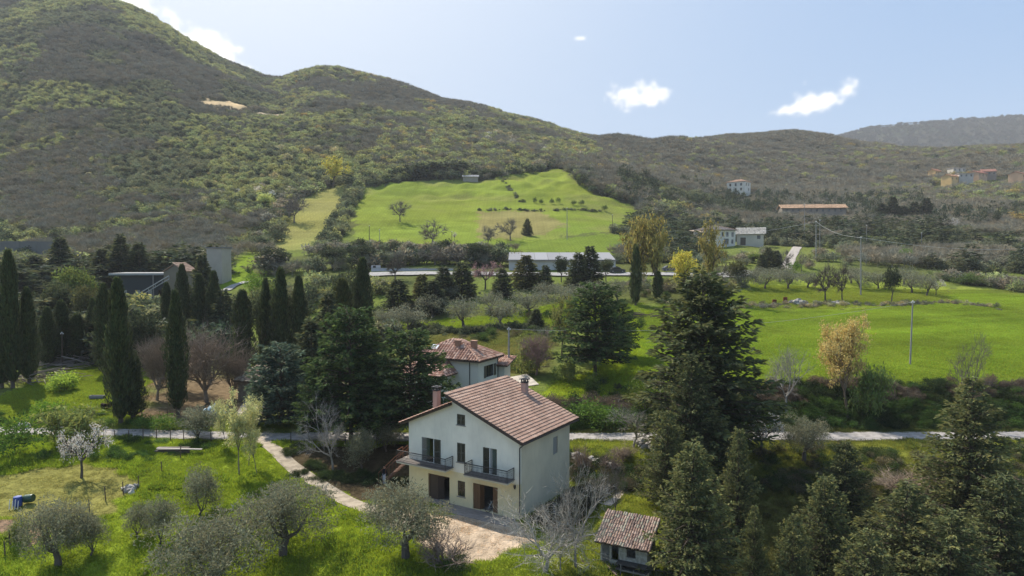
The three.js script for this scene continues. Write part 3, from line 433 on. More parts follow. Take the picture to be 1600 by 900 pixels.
// the giant firs
plant('fir', 1095, 0, 432, 190, 'giant dark fir standing tallest right of the white house', { Z: 69, v: 0 });
plant('spruce', 1078, 0, 556, 120, 'dark spruce in front of the giant fir, half its height', { Z: 63, v: 0, tint: 'dark' });
plant('spruce', 1042, 0, 644, 84, 'brownish spruce right of the footpath behind the hut', { Z: 57, v: 1 });
plant('spruce', 1080, 0, 690, 160, 'broad lit spruce right beside the tile-roofed hut', { Z: 45.5, v: 2 });
plant('spruce', 1152, 0, 672, 84, 'spruce with light branch tips right of the broad spruce by the hut', { Z: 53, v: 0 });
plant('spruce', 1176, 0, 792, 66, 'low spruce at the bottom edge right of the broad spruce by the hut', { Z: 46, v: 1 });
plant('spruce', 1512, 0, 592, 160, 'tallest lit spruce near the right edge with a bare tree top behind it', { Z: 57, v: 1 });
plant('spruce', 1318, 0, 692, 100, 'dark pointed spruce below the road left of the brown thicket', { Z: 56, v: 0, tint: 'dark' });
plant('spruce', 1284, 0, 745, 128, 'olive-green spruce in front of the dark pointed spruce', { Z: 48, v: 2 });
plant('spruce', 1236, 0, 806, 96, 'spruce mass at the bottom edge left of the olive-green spruce', { Z: 45, v: 1 });
plant('spruce', 1412, 0, 756, 180, 'widest spruce filling the bottom edge right of the dark pointed spruce', { Z: 48.5, v: 0 });
plant('spruce', 1352, 0, 830, 160, 'lowest spruce at the bottom edge under the widest spruce', { Z: 44, v: 1 });
plant('spruce', 1560, 0, 740, 170, 'dark spruce in the lower right corner', { Z: 48, v: 2, tint: 'dark' });
plant('spruce', 1480, 0, 800, 190, 'spruce with light tips at the bottom edge below the tallest lit spruce', { Z: 45, v: 0 });
plant('brown', 1420, 790, 726, 110, 'grey-brown leafless thicket below the road between two spruces', { Z: 62, cat: 'shrub', name: 'shrub' });
plant('brown', 1585, 800, 735, 90, 'brown leafless thicket at the right edge below the road', { Z: 63, cat: 'shrub', name: 'shrub' });
plant('olive', 1256, 722, 652, 76, 'grey olive at the road edge right of the giant fir', { v: 1 });
plant('bloom', 1188, 712, 642, 76, 'white-flowering tree at the road edge beneath the giant fir', { tint: 'plain' });
// behind the road, left
plant('cypress', 189, 664, 436, 42, 'tallest roadside cypress casting its shadow over the road', { v: 0 });
plant('cypress', 208, 654, 548, 36, 'short cypress attached to the right of the tallest roadside cypress', { v: 1 });
plant('cypress', 278, 648, 455, 34, 'single slim cypress in front of the brown bare trees', { v: 2 });
plant('cypress', 165, 588, 444, 30, 'cypress half hidden behind the tallest roadside cypress', { v: 1 });
plant('cypress', 20, 606, 392, 30, 'tallest cypress at the far left of the row', { v: 0 });
plant('cypress', 46, 600, 450, 30, 'cypress right of the tallest one in the far left row', { v: 2 });
plant('cypress', 3, 606, 462, 30, 'cypress cut by the left edge of the picture', { v: 1 });
plant('cypress', 76, 572, 480, 30, 'short cypress third in the far left row', { v: 0 });
plant('cypress', 98, 565, 470, 30, 'slim cypress behind the far left utility pole', { v: 2 });
plant('cypress', 122, 566, 490, 36, 'broad cypress at the right end of the far left row', { v: 1 });
plant('cypress', 147, 562, 466, 22, 'narrowest cypress left of the roadside pair');
plant('brown', 245, 625, 486, 100, 'brown bare tree left of the single slim cypress', { v: 0 });
plant('brown', 322, 628, 484, 116, 'widest brown bare tree right of the single slim cypress', { v: 1 });
plant('brown', 362, 622, 520, 70, 'smaller brown bare tree beside the old stone shed', { v: 0 });
plant('brown', 285, 610, 492, 90, 'brown bare tree behind the single slim cypress', { v: 1 });
plant('cypress', 381, 598, 454, 38, 'dark cypress behind the old stone shed', { v: 2 });
plant('cypress', 417, 0, 436, 26, 'left cypress of the tight dark group behind the shed', { Z: 104, v: 0 });
plant('cypress', 441, 0, 420, 34, 'tallest cypress of the tight dark group behind the shed', { Z: 102, v: 1 });
plant('cypress', 469, 0, 432, 32, 'right cypress of the tight dark group behind the shed', { Z: 103, v: 2 });
plant('cypress', 568, 0, 404, 34, 'tall cypress alone above the cedars behind the white house', { Z: 112, v: 0 });
plant('round', 415, 0, 452, 60, 'ivy-green tree between the cypresses above the shed', { Z: 112 });
plant('cypress', 536, 0, 436, 40, 'brownish cypress left of the tall lone cypress', { Z: 110, v: 2, tint: 'warm' });
plant('round', 545, 0, 430, 70, 'dark twiggy evergreen behind the tall lone cypress', { Z: 118 });
plant('firlite', 515, 0, 455, 56, 'dark fir peeping over the left of the cedar group', { Z: 104 });
plant('firlite', 488, 0, 500, 70, 'dark fir behind the blue-green pine', { Z: 92 });
plant('bluepine', 440, 662, 540, 118, 'blue-green pine at the right of the old stone shed', { Z: 80 });
plant('cedar', 548, 0, 486, 150, 'pointed dark green cedar by the road left of the white house', { Z: 74, v: 0 });
plant('cedar', 642, 0, 520, 150, 'broadest dark green cedar touching the white house roof', { Z: 72.5, v: 1 });
plant('cedar', 590, 0, 560, 110, 'dark cedar between the pointed and the broadest cedar', { Z: 73, v: 0 });
plant('cedar', 500, 0, 576, 90, 'low dark cedar over the road behind the silvery bare tree', { Z: 73, v: 1 });
// cemetery side
for (const [px, b, t, w, l] of [[287, 505, 414, 26, 'cypress at the gable end of the grey flat building'], [313, 508, 428, 30, 'dark cypress below the concrete tower, left of its twin'], [336, 500, 424, 26, 'dark cypress directly below the concrete tower'], [262, 490, 442, 22, 'small dark cypress before the grey flat building']]) plant('cypress', px, b, t, w, l, { Z: 128 });
plant('firlite', 318, 0, 400, 40, 'broad dark fir left of the concrete tower', { Z: 150 });
plant('firlite', 350, 0, 452, 46, 'low dark fir between the concrete tower and the lane', { Z: 126 });
for (const [px, t, w, l] of [[55, 400, 44, 'first dark fir left of the cemetery'], [96, 372, 46, 'taller dark fir on the left slope before the terrace wall'], [75, 408, 46, 'broad dark fir in the left dark grove'], [190, 368, 44, 'tall dark fir above the grey flat building roof'], [160, 390, 40, 'dark fir left of the tall one above the flat building'], [218, 378, 42, 'dark fir right of the tall one above the flat building'], [30, 412, 36, 'dark fir behind the tallest far left cypress']]) plant('firlite', px, 0, t, w, l, { Z: 185 });
plant('round', 120, 0, 416, 66, 'rounded yellow-green evergreen in the left grove', { Z: 145, tint: 'yellow' });
plant('round', 92, 0, 442, 56, 'dark rounded tree below the left fir grove', { Z: 135 });
plant('round', 140, 0, 445, 50, 'dull green tree beside the rounded yellow-green evergreen', { Z: 130, tint: 'warm' });
plant('round', 225, 0, 490, 70, 'dark thicket tree behind the roadside cypress pair', { Z: 108, tint: 'dark' });
plant('round', 60, 0, 500, 60, 'dark thicket tree filling the gap in the far left cypress row', { Z: 112, tint: 'dark' });
plant('round', 200, 0, 500, 60, 'dark tree between roadside cypresses and brown bare trees', { Z: 112, tint: 'dark' });
plant('shrub', 400, 0, 425, 40, 'yellow flowering shrub above the lane', { Z: 165, tint: 'yellow' });
plant('round', 420, 0, 440, 44, 'yellow-green leafy tree at the lane bend', { Z: 150, tint: 'yellow' });
// middle band along the upper road
plant('round', 428, 0, 388, 56, 'dark trimmed round tree left in the row along the upper road', { Z: 196, tint: 'dark' });
plant('round', 520, 0, 386, 48, 'dark round tree second in the row along the upper road', { Z: 196, tint: 'dark' });
plant('round', 570, 0, 384, 46, 'dark round tree right of the second one in the upper road row', { Z: 194, tint: 'dark' });
plant('barelite', 618, 437, 388, 44, 'dark-trunked bare tree before the pale garden wall', { Z: 172, bark: 'dark' });
plant('barelite', 680, 0, 380, 56, 'grey bare tree behind the pale garden wall', { Z: 196 });
plant('barelite', 715, 0, 378, 50, 'grey bare tree left of the pink blossoming tree', { Z: 196 });
plant('round', 745, 0, 380, 44, 'dark evergreen above the pink blossoming tree', { Z: 196, tint: 'dark' });
plant('bloom', 758, 452, 408, 60, 'pink blossoming tree by the upper road', { Z: 160, tint: 'pink' });
plant('firlite', 693, 0, 418, 46, 'dark fir left of the pink blossoming tree', { Z: 150 });
plant('firlite', 722, 0, 410, 46, 'taller dark fir just left of the pink blossoming tree', { Z: 152 });
plant('firlite', 785, 0, 420, 34, 'slim dark fir right of the pink blossoming tree', { Z: 152 });
plant('firlite', 822, 0, 400, 42, 'brownish fir before the left end of the long grey building', { Z: 160, tint: 'warm' });
plant('firlite', 852, 0, 414, 24, 'small slim fir before the long grey building', { Z: 158 });
plant('round', 877, 434, 402, 26, 'lollipop-shaped clipped tree before the long grey building', { Z: 168, tint: 'dark' });
plant('firlite', 903, 0, 396, 38, 'left fir of the dark pair at the right end of the long grey building', { Z: 158 });
plant('firlite', 922, 0, 386, 40, 'right fir of the dark pair at the right end of the long grey building', { Z: 160 });
plant('round', 947, 434, 404, 24, 'small leafy tree between the fir pair and the golden trees', { Z: 168 });
plant('firlite', 622, 0, 436, 46, 'low dark fir below the pale garden wall', { Z: 140 });
plant('firlite', 660, 0, 430, 40, 'low brown-green fir right of the one below the garden wall', { Z: 140, tint: 'warm' });
plant('firlite', 677, 0, 440, 44, 'low fir left of the dark fir pair below the road', { Z: 138, tint: 'dark' });
plant('budlite', 988, 0, 340, 62, 'left of the big golden budding trees at the upper road', { Z: 150, v: 0 });
plant('budlite', 1026, 0, 330, 74, 'tallest big golden budding tree at the upper road', { Z: 146, v: 1 });
plant('budlite', 1108, 0, 342, 52, 'golden budding tree standing before the white villa', { Z: 148, v: 1 });
plant('budlite', 1070, 0, 392, 66, 'low dull golden tree between the two big golden groups', { Z: 152, v: 0, tint: 'yellow' });
plant('cyplite', 993, 455, 384, 18, 'dark ivy-clad column among the golden trees', { Z: 140 });
plant('cyplite', 1028, 462, 425, 16, 'short ivy-clad trunk under the tallest golden tree', { Z: 142 });
plant('barelite', 1125, 0, 400, 56, 'grey bare tree right of the golden tree before the villa', { Z: 150 });
plant('round', 1150, 0, 410, 40, 'grey rounded bush right of the bare tree before the villa', { Z: 170, tint: 'warm' });
plant('round', 1183, 0, 396, 30, 'yellow-lime rounded bush above the upper road bend', { Z: 205, tint: 'lime' });
plant('firlite', 1200, 0, 386, 22, 'left of the three small firs by the pale gravel ramp', { Z: 195 });
plant('firlite', 1213, 0, 392, 22, 'right of the three small firs by the pale gravel ramp', { Z: 193 });
plant('firlite', 1190, 0, 398, 18, 'lowest of the small firs by the pale gravel ramp', { Z: 192 });
plant('barelite', 1228, 424, 384, 26, 'left pinkish bare tree before the pale gravel ramp', { v: 1 });
plant('barelite', 1252, 424, 388, 24, 'right pinkish bare tree before the pale gravel ramp', { v: 2 });
plant('shrub', 1240, 426, 410, 26, 'green bush at the foot of the pale gravel ramp', { tint: 'lime' });
// olive terraces between the upper road and the house behind
for (const [px, b, t, w, l] of [[724, 512, 464, 62, 'round olive on the bright terrace, left of the forked one'], [784, 512, 470, 58, 'olive with forked trunk on the bright terrace'], [640, 520, 478, 70, 'silvery olive above the broadest cedar'], [600, 515, 482, 50, 'silvery olive left of the one above the broadest cedar'], [676, 496, 462, 50, 'olive in the second terrace row left of the round one'], [766, 488, 456, 46, 'olive in the second terrace row behind the forked one'], [828, 492, 452, 60, 'wide olive behind the small lone fir'], [888, 486, 446, 66, 'widest silvery olive of the upper terrace'], [930, 470, 440, 50, 'olive left of the ivy-clad column'], [855, 468, 440, 44, 'small olive below the lollipop-shaped tree'], [965, 470, 438, 40, 'olive under the left golden tree'], [700, 470, 446, 40, 'small olive below the dark fir pair']]) plant('olivelite', px, b, t, w, l);
plant('firlite', 838, 512, 482, 26, 'small lone fir in the middle of the olive terrace');
plant('cedar', 930, 588, 446, 130, 'tall grey-green cedar with flat branches on the slope above the house', { v: 0, tint: 'plain' });
plant('cedar', 968, 560, 470, 60, 'slimmer cedar attached to the right of the tall grey-green cedar', { v: 1 });
plant('shrub', 927, 618, 578, 30, 'dark upright bush on the slope below the grey-green cedar', { tint: 'dark' });
plant('shrub', 898, 632, 610, 26, 'dark rounded bush on the slope beside the driveway', { tint: 'dark' });
plant('brown', 838, 586, 498, 70, 'purple-brown bare tree behind the utility pole', { bark: 'purple', v: 1 });
plant('palebush', 828, 582, 524, 60, 'small greenish budding tree behind the gravel driveway', { cat: 'tree', name: 'budding_tree' });
plant('budlite', 878, 560, 462, 56, 'yellow-green slender tree left of the grey-green cedar', { tint: 'dull', v: 0 });
plant('palebush', 890, 595, 560, 40, 'tangled yellow-green brush left of the cedar foot');
plant('shrub', 873, 592, 572, 26, 'silver-grey bush at the end of the gravel driveway', { tint: 'white' });
plant('shrub', 1000, 640, 590, 60, 'brown-green bush left of the giant fir', { tint: 'warm' });
plant('shrub', 912, 664, 622, 90, 'green bush mound on the road bank behind the white house', { tint: 'green' });
plant('shrub', 1002, 518, 496, 20, 'small dark bush at the top of the bright grass slope', { tint: 'dark' });
// right field
plant('bud', 1325, 652, 488, 112, 'golden budding tree on the bank of the right field', { v: 0 });
plant('palebush', 1360, 648, 560, 70, 'green-yellow bush attached to the golden tree of the bank', { tint: 'dull' });
plant('bare', 1228, 645, 532, 84, 'grey bare tree on the bank left of the golden tree', { v: 2 });
plant('bare', 1500, 660, 498, 88, 'dark bare tree rising behind the tallest lit spruce', { bark: 'dark', v: 1 });
plant('barelite', 1290, 470, 402, 52, 'left of two dark-trunked pollards on the field edge', { bark: 'dark', v: 0 });
plant('barelite', 1316, 470, 404, 46, 'leaning right one of two dark-trunked pollards on the field edge', { bark: 'dark', v: 1, lean: -0.12 });
plant('round', 1393, 472, 420, 28, 'dark ivy-clad tree on the field edge right of the concrete pole', { tint: 'dark' });
for (const [px, b, t, w] of [[1160, 450, 424, 42], [1195, 452, 424, 46], [1232, 452, 422, 46], [1262, 450, 424, 40], [1345, 452, 424, 44], [1372, 452, 426, 36], [1425, 458, 424, 44], [1448, 462, 430, 38], [1180, 440, 418, 40], [1218, 440, 416, 40], [1330, 442, 418, 40], [1412, 444, 418, 36]]) plant('olivelite', px, b, t, w, `${b > 448 ? 'front' : 'back'}-row orchard olive beyond the right field, ${nth([[1160, 1], [1195, 2], [1232, 3], [1262, 4], [1345, 5], [1372, 6], [1425, 7], [1448, 8], [1180, 1], [1218, 2], [1330, 3], [1412, 4]].find((q) => q[0] === px)[1])} from the left`, { group: 'olives in the orchard beyond the right field' });
plant('bloom', 1462, 462, 436, 30, 'small white-flecked bush at the end of the orchard', { tint: 'plain' });
plant('bloom', 1545, 446, 424, 44, 'pale flowering shrub on the far edge of the right field', { tint: 'lime' });
plant('bloom', 1484, 362, 340, 36, 'round white blossoming tree on the right hillside', { tint: 'plain' });
plant('shrub', 1415, 412, 386, 34, 'bright green round bush above the orchard', { tint: 'lime' });
plant('barelite', 1580, 452, 424, 60, 'brown thicket on the far field edge at the right border');
plant('shrub', 1510, 446, 426, 44, 'dark bush on the far edge of the right field');
for (const [px, t, w] of [[1376, 318, 26], [1394, 308, 28], [1412, 322, 26], [1428, 316, 28], [1446, 310, 28], [1402, 330, 30]]) plant('firlite', px, 0, t, w, `dark fir of the right hillside grove, ${nth([1376, 1394, 1402, 1412, 1428, 1446].indexOf(px) + 1)} from the left`, { Z: 375, group: 'firs of the dense grove on the right hillside', tint: 'dark' });
// upper fields
plant('barelite', 625, 346, 308, 42, 'lone bare tree standing in the upper green field', { v: 1 });
plant('barelite', 460, 348, 296, 50, 'bare tree at the left edge of the tan field', { v: 0 });
plant('barelite', 675, 382, 336, 52, 'wide bare tree at the lower edge of the upper field', { v: 2 });
plant('barelite', 762, 384, 346, 36, 'thin bare tree left of the bare pair in the upper field');
plant('barelite', 798, 376, 336, 48, 'wide bare tree at the tilled patch of the upper field', { v: 1 });
plant('firlite', 824, 368, 342, 16, 'small dark fir at the tilled patch of the upper field');
plant('bloom', 710, 376, 362, 12, 'tiny pale-crowned tree at the lower edge of the upper field', { tint: 'plain' });
plant('budlite', 520, 292, 244, 50, 'yellow budding tree on the wood edge above the tan field', { tint: 'yellow' });
plant('palebush', 412, 320, 300, 40, 'whitish blossoming bush left of the tan field', { tint: 'white', cat: 'shrub' });
plant('palebush', 904, 290, 270, 10, 'curved dark sapling on the top of the upper field', { tint: 'dark', name: 'sapling', cat: 'tree' });
for (const [px, b, w] of [[836, 318, 10], [846, 319, 9], [862, 319, 10], [872, 318, 9], [896, 321, 11], [909, 321, 11], [945, 330, 12]]) plant('shrub', px, b, b - 9, w, `small dark bush on the upper field, ${nth([836, 846, 862, 872, 896, 909, 945].indexOf(px) + 1)} from the left`, { group: 'small bushes on the upper field', tint: 'dark' });
// ───────────────────────── building helpers ─────────────────────────
const T_soot = tex(512, (u, v) => { const a = tfbm(u, v, 3, 5), b = tfbm(u, v * 0.25, 24, 3); return gray(0.80 + 0.22 * a - 0.05 * sstep(0.5, 0.9, b)); }, false);
const wallMat = (r, g, b, k = 0.25) => std(r, g, b, { map: rep(T_soot, k), bumpMap: rep(T_bump, k * 4), bumpScale: 0.006, roughness: 0.95 });
const M_brown = std(0.075, 0.05, 0.037, { roughness: 0.7, map: T_wood }), M_dark = std(0.03, 0.03, 0.032, { roughness: 0.6 }), M_iron = std(0.045, 0.04, 0.037, { roughness: 0.55, metalness: 0.3 });
const M_shutter = std(0.09, 0.085, 0.06, { roughness: 0.7 }), M_shutterLight = std(0.3, 0.29, 0.26, { roughness: 0.7 }), M_oak = std(0.17, 0.09, 0.042, { roughness: 0.6, map: T_wood });
const M_glass = new THREE.MeshPhysicalMaterial({ color: lin(0.75, 0.8, 0.8), roughness: 0.04, transmission: 1, thickness: 0, ior: 1.5 });
const M_conc = std(0.36, 0.32, 0.29, { map: T_rough, bumpMap: T_bump, bumpScale: 0.01 }), M_white = std(0.72, 0.7, 0.66);
const M_tile = new THREE.MeshPhysicalMaterial({ specularIntensity: 0.4, color: 0xffffff, roughness: 0.85, map: T_rough, side: THREE.DoubleSide });
function tileGeo(pw, pl, h, lift) { // one roll tile: x across, y up the slope, z out
  const P = [], U = [], n = 8, f = []; const z = (i) => 0.012 + h * Math.pow(Math.max(0, Math.sin(i / n * Math.PI)), 0.8);
  const put = (x, y, zz) => { P.push(x, y, zz); U.push(x * 2, y * 2); };
  for (let i = 0; i < n; i++) { const x0 = (i / n) * pw, x1 = ((i + 1) / n) * pw * 1.0, a = z(i), b = z(i + 1), L = pl * 1.12; put(x0, 0, a + lift); put(x1, 0, b + lift); put(x1, L, b); put(x0, 0, a + lift); put(x1, L, b); put(x0, L, a); put(x0, 0, Math.max(0, a - 0.03)); put(x1, 0, Math.max(0, b - 0.03)); put(x1, 0, b + lift); put(x0, 0, Math.max(0, a - 0.03)); put(x1, 0, b + lift); put(x0, 0, a + lift); }
  const g = new THREE.BufferGeometry(); g.setAttribute('position', new THREE.Float32BufferAttribute(P, 3)); g.setAttribute('uv', new THREE.Float32BufferAttribute(U, 2)); g.computeVertexNormals(); return g;
}
function tiling(parent, o, ux, uy, W, L, { pw = 0.3, pl = 0.36, h = 0.06, lift = 0.045, inside = null, pal = [[0.46, 0.27, 0.2], [0.40, 0.22, 0.16], [0.5, 0.33, 0.25], [0.34, 0.2, 0.15]], seed = 1, jit = 0.01 } = {}) {
  const nz = ux.clone().cross(uy).normalize(), r = RNG(seed), Ms = [], Cs = [];
  for (let j = 0; j * pl < L - 0.05; j++) for (let i = 0; i * pw < W - 0.05; i++) {
    if (inside && !inside((i + 0.5) * pw, (j + 0.5) * pl)) continue;
    const p = o.clone().addScaledVector(ux, i * pw + (r() - 0.5) * jit).addScaledVector(uy, j * pl + (r() - 0.5) * jit * 2);
    const m = new THREE.Matrix4().makeBasis(ux, uy, nz).setPosition(p); m.multiply(new THREE.Matrix4().makeRotationZ((r() - 0.5) * jit * 2)); Ms.push(m);
    const c = pal[Math.floor(r() * pal.length)], k = (0.9 + 0.16 * r()) * (0.85 + 0.3 * noise(i * 0.35 + seed * 9, j * 0.3)); Cs.push([c[0] * k, c[1] * k, c[2] * k]);
  }
  const im = new THREE.InstancedMesh(tileGeo(pw, pl, h, lift), M_tile, Ms.length); Ms.forEach((m, i) => { im.setMatrixAt(i, m); im.setColorAt(i, lin(...Cs[i])); }); im.name = 'roof_tiling'; im.userData.kind = 'stuff'; parent.add(im); return im;
}
// a slab given by four corners (counter-clockwise seen from above) and a thickness downwards
function slab(a, b, c, d, t) { const n = b.clone().sub(a).cross(d.clone().sub(a)).normalize().multiplyScalar(t), A = a.clone().sub(n), B = b.clone().sub(n), C = c.clone().sub(n), D = d.clone().sub(n); const P = [], q = (p, r, s, u) => { for (const v of [p, r, s, p, s, u]) P.push(v.x, v.y, v.z); }; q(a, b, c, d); q(D, C, B, A); q(a, A, B, b); q(b, B, C, c); q(c, C, D, d); q(d, D, A, a); const g = new THREE.BufferGeometry(); g.setAttribute('position', new THREE.Float32BufferAttribute(P, 3)); g.setAttribute('uv', new THREE.Float32BufferAttribute(new Float32Array(P.length / 3 * 2), 2)); g.computeVertexNormals(); return g; }
function wallPanel(outline, holes, t) { const s = new THREE.Shape(outline.map(([x, y]) => new THREE.Vector2(x, y))); for (const [x0, y0, x1, y1] of holes) s.holes.push(new THREE.Path([[x0, y0], [x1, y0], [x1, y1], [x0, y1]].map(([x, y]) => new THREE.Vector2(x, y)))); const g = new THREE.ExtrudeGeometry(s, { depth: t, bevelEnabled: false }); g.translate(0, 0, -t); return g; }
function leafDoor(w, h, mat, slats, name, parent) { // louvred leaf, hinged at x = 0
  const g = [bx(0, 0, -0.02, 0.06, h, 0.02), bx(w - 0.06, 0, -0.02, w, h, 0.02), bx(0.06, 0, -0.02, w - 0.06, 0.07, 0.02), bx(0.06, h - 0.07, -0.02, w - 0.06, h, 0.02), bx(0.06, h * 0.5 - 0.04, -0.02, w - 0.06, h * 0.5 + 0.04, 0.02)];
  if (slats) for (let y = 0.1; y < h - 0.12; y += 0.075) { if (Math.abs(y - h * 0.5) < 0.09) continue; const s = bx(0.06, 0, -0.004, w - 0.06, 0.075, 0.004); s.rotateX(0.6); s.translate(0, y, 0); g.push(s); } else g.push(bx(0.06, 0.07, -0.008, w - 0.06, h - 0.07, 0.008));
  return part(name, g, mat, parent);
}
// ───────────────────────── the white house ─────────────────────────
{
  const h = thing('white_house', 'large pale cream house with two balconies and uneven tiled gable roof in the foreground', 'house', [HOUSE.x, HOUSE.y, HOUSE.z], HOUSE.rot);
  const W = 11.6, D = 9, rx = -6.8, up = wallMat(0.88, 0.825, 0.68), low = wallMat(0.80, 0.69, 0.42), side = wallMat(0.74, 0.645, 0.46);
  const holesUp = [[-10.14, 3.3, -8.02, 5.45], [-6.25, 3.82, -5.39, 5.5], [-7.02, 7.05, -6.16 + 0.0, 7.98].map((v) => v), [-3.57, 3.3, -2.18, 5.5]];
  holesUp[2] = [-6.25, 7.05, -5.39, 7.98];
  const holesLow = [[-9.42, 0.05, -7.07, 2.3], [-6.2, 0.85, -5.42, 2.2], [-4.6, 0.05, -2.1, 2.28]];
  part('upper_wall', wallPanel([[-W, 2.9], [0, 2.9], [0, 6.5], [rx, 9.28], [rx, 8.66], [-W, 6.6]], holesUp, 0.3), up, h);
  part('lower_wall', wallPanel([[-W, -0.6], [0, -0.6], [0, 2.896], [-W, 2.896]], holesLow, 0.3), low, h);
  const sw = new THREE.Shape([[0, -0.6], [D - 0.3, -0.6], [D - 0.3, 6.5], [0, 6.5]].map(([x, y]) => new THREE.Vector2(x, y)));
  for (const [a, b, c, d] of [[5.5, 3.9, 6.4, 5.45]]) sw.holes.push(new THREE.Path([[a, b], [c, b], [c, d], [a, d]].map(([x, y]) => new THREE.Vector2(x, y))));
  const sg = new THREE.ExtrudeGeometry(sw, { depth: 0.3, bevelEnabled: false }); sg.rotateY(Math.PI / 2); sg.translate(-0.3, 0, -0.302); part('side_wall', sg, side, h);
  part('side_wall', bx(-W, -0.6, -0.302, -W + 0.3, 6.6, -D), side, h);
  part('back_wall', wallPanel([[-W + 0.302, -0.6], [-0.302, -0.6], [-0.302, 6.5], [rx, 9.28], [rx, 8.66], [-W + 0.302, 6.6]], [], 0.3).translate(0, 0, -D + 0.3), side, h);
  part('step_wall', bx(rx, 8.4, -0.302, rx + 0.2, 9.2, -D + 0.302), up, h);
  part('floor_slab', [bx(-W + 0.31, 2.75, -0.31, -0.31, 2.95, -D + 0.31), bx(-W + 0.31, 5.9, -0.31, -0.31, 6.1, -D + 0.31), bx(-W + 0.31, -0.2, -0.31, -0.31, 0.02, -D + 0.31)], M_conc, h);
  part('inner_wall', [bx(-5.1, 0.03, -0.31, -4.95, 2.74, -D + 0.31), bx(-4.94, 0.03, -5.3, -0.31, 2.74, -5.15), bx(-W + 0.31, 2.96, -4, -0.31, 5.89, -3.85)], wallMat(0.4, 0.38, 0.33), h);
  // roofs
  const zf = 0.5, zb = -D - 0.55, ex = 0.55, ey = 6.5 - 0.55 * 0.409 + 0.02, tx = rx - 0.32, ty = 9.3 + 0.32 * 0.409 - 0.01;
  const r1 = part('roof', slab(V(ex, ey + 0.2, zf), V(ex, ey + 0.2, zb), V(tx, ty + 0.2, zb), V(tx, ty + 0.2, zf), 0.2), M_brown, h);
  const s1 = V(tx - ex, ty - ey, 0), L1 = s1.length(); s1.normalize();
  tiling(r1, V(ex + 0.05, ey + 0.2, zf - 0.02), V(0, 0, -1), s1, zf - zb - 0.05, L1 + 0.05, { seed: 3, pw: 0.31, pl: 0.37, h: 0.05, lift: 0.06, pal: [[0.46, 0.30, 0.225], [0.43, 0.275, 0.205], [0.48, 0.33, 0.25], [0.39, 0.25, 0.185]] });
  const lx = -W - 0.55, ly = 6.6 - 0.55 * 0.43 + 0.02, mx = rx - 0.01, my = 8.68;
  const r2 = part('roof', slab(V(mx, my + 0.18, zf - 0.02), V(mx, my + 0.18, zb), V(lx, ly + 0.18, zb), V(lx, ly + 0.18, zf - 0.02), 0.18), M_brown, h);
  const s2 = V(mx - lx, my - ly, 0), L2 = s2.length(); s2.normalize();
  tiling(r2, V(lx - 0.05, ly + 0.18, zb + 0.02), V(0, 0, 1), s2, zf - zb - 0.06, L2 - 0.05, { seed: 4, pw: 0.31, pl: 0.37, h: 0.05, lift: 0.06 });
  part('ridge_cap', [...Array(26)].map((_, i) => { const g = new THREE.CylinderGeometry(0.11, 0.13, 0.42, 7, 1, true, -Math.PI / 2, Math.PI); g.rotateX(Math.PI / 2); g.rotateY(Math.PI); g.translate(tx + 0.1, ty + 0.27, zf - 0.2 - i * 0.385); return g; }), std(0.4, 0.25, 0.19), h);
  part('gutter', rod(V(ex + 0.09, ey + 0.1, zf), V(ex + 0.09, ey + 0.06, zb), 0.075, 0.075, 8), M_brown, h); part('gutter', [rod(V(lx - 0.09, ly + 0.08, zf), V(lx - 0.09, ly + 0.06, zb), 0.07, 0.07, 8)], M_brown, h);
  part('downpipe', [rod(V(0.09, 0.1, 0.1), V(0.09, 5.95, 0.1), 0.05, 0.05, 8), rod(V(0.09, 5.95, 0.1), V(ex + 0.06, ey + 0.06, 0.35), 0.05, 0.05, 8)], M_dark, h);
  // chimneys
  for (const [cx, cz, b, t, w] of [[-9.75, -1.7, 7.1, 9.35, 0.5], [-4.4, -8.3, 8.0, 9.55, 0.52]]) {
    const c = part('chimney', bx(cx - w / 2, b, cz - w / 2, cx + w / 2, t, cz + w / 2), wallMat(0.5, 0.34, 0.27, 1), h);
    part('chimney_cap', [bx(cx - w / 2 - 0.06, t + 0.002, cz - w / 2 - 0.06, cx + w / 2 + 0.06, t + 0.07, cz + w / 2 + 0.06), ...[-1, 1].flatMap((a) => [-1, 1].map((e) => bx(cx + a * w * 0.4 - 0.05, t + 0.07, cz + e * w * 0.4 - 0.05, cx + a * w * 0.4 + 0.05, t + 0.3, cz + e * w * 0.4 + 0.05))), bx(cx - w / 2 - 0.1, t + 0.302, cz - w / 2 - 0.1, cx + w / 2 + 0.1, t + 0.38, cz + w / 2 + 0.1), bx(cx - 0.15, t + 0.38, cz - 0.15, cx + 0.15, t + 0.44, cz + 0.15)], M_dark, c);
  }
  // windows with louvred shutters
  const win = (x0, y0, x1, y1, name = 'window') => { const w = part(name, [bx(x0, y0, -0.14, x0 + 0.06, y1, -0.08), bx(x1 - 0.06, y0, -0.14, x1, y1, -0.08), bx(x0 + 0.06, y1 - 0.06, -0.14, x1 - 0.06, y1, -0.08), bx(x0 + 0.06, y0, -0.14, x1 - 0.06, y0 + 0.06, -0.08)], M_brown, h); part('pane', bx(x0 + 0.061, y0 + 0.061, -0.116, x1 - 0.061, y1 - 0.061, -0.112), M_glass, w); return w; };
  const leafAt = (par, x, y0, w, hh, ang, mat = M_shutter, z = -0.02, slats = true, nm = 'shutter') => { const l = leafDoor(w, hh, mat, slats, nm, par); l.position.set(x, y0, z); l.rotation.y = ang; return l; };
  let w = win(-6.25, 3.82, -5.39, 5.5); leafAt(w, -6.24, 3.83, 0.42, 1.66, 0); leafAt(w, -5.81, 3.83, 0.42, 1.66, 0);
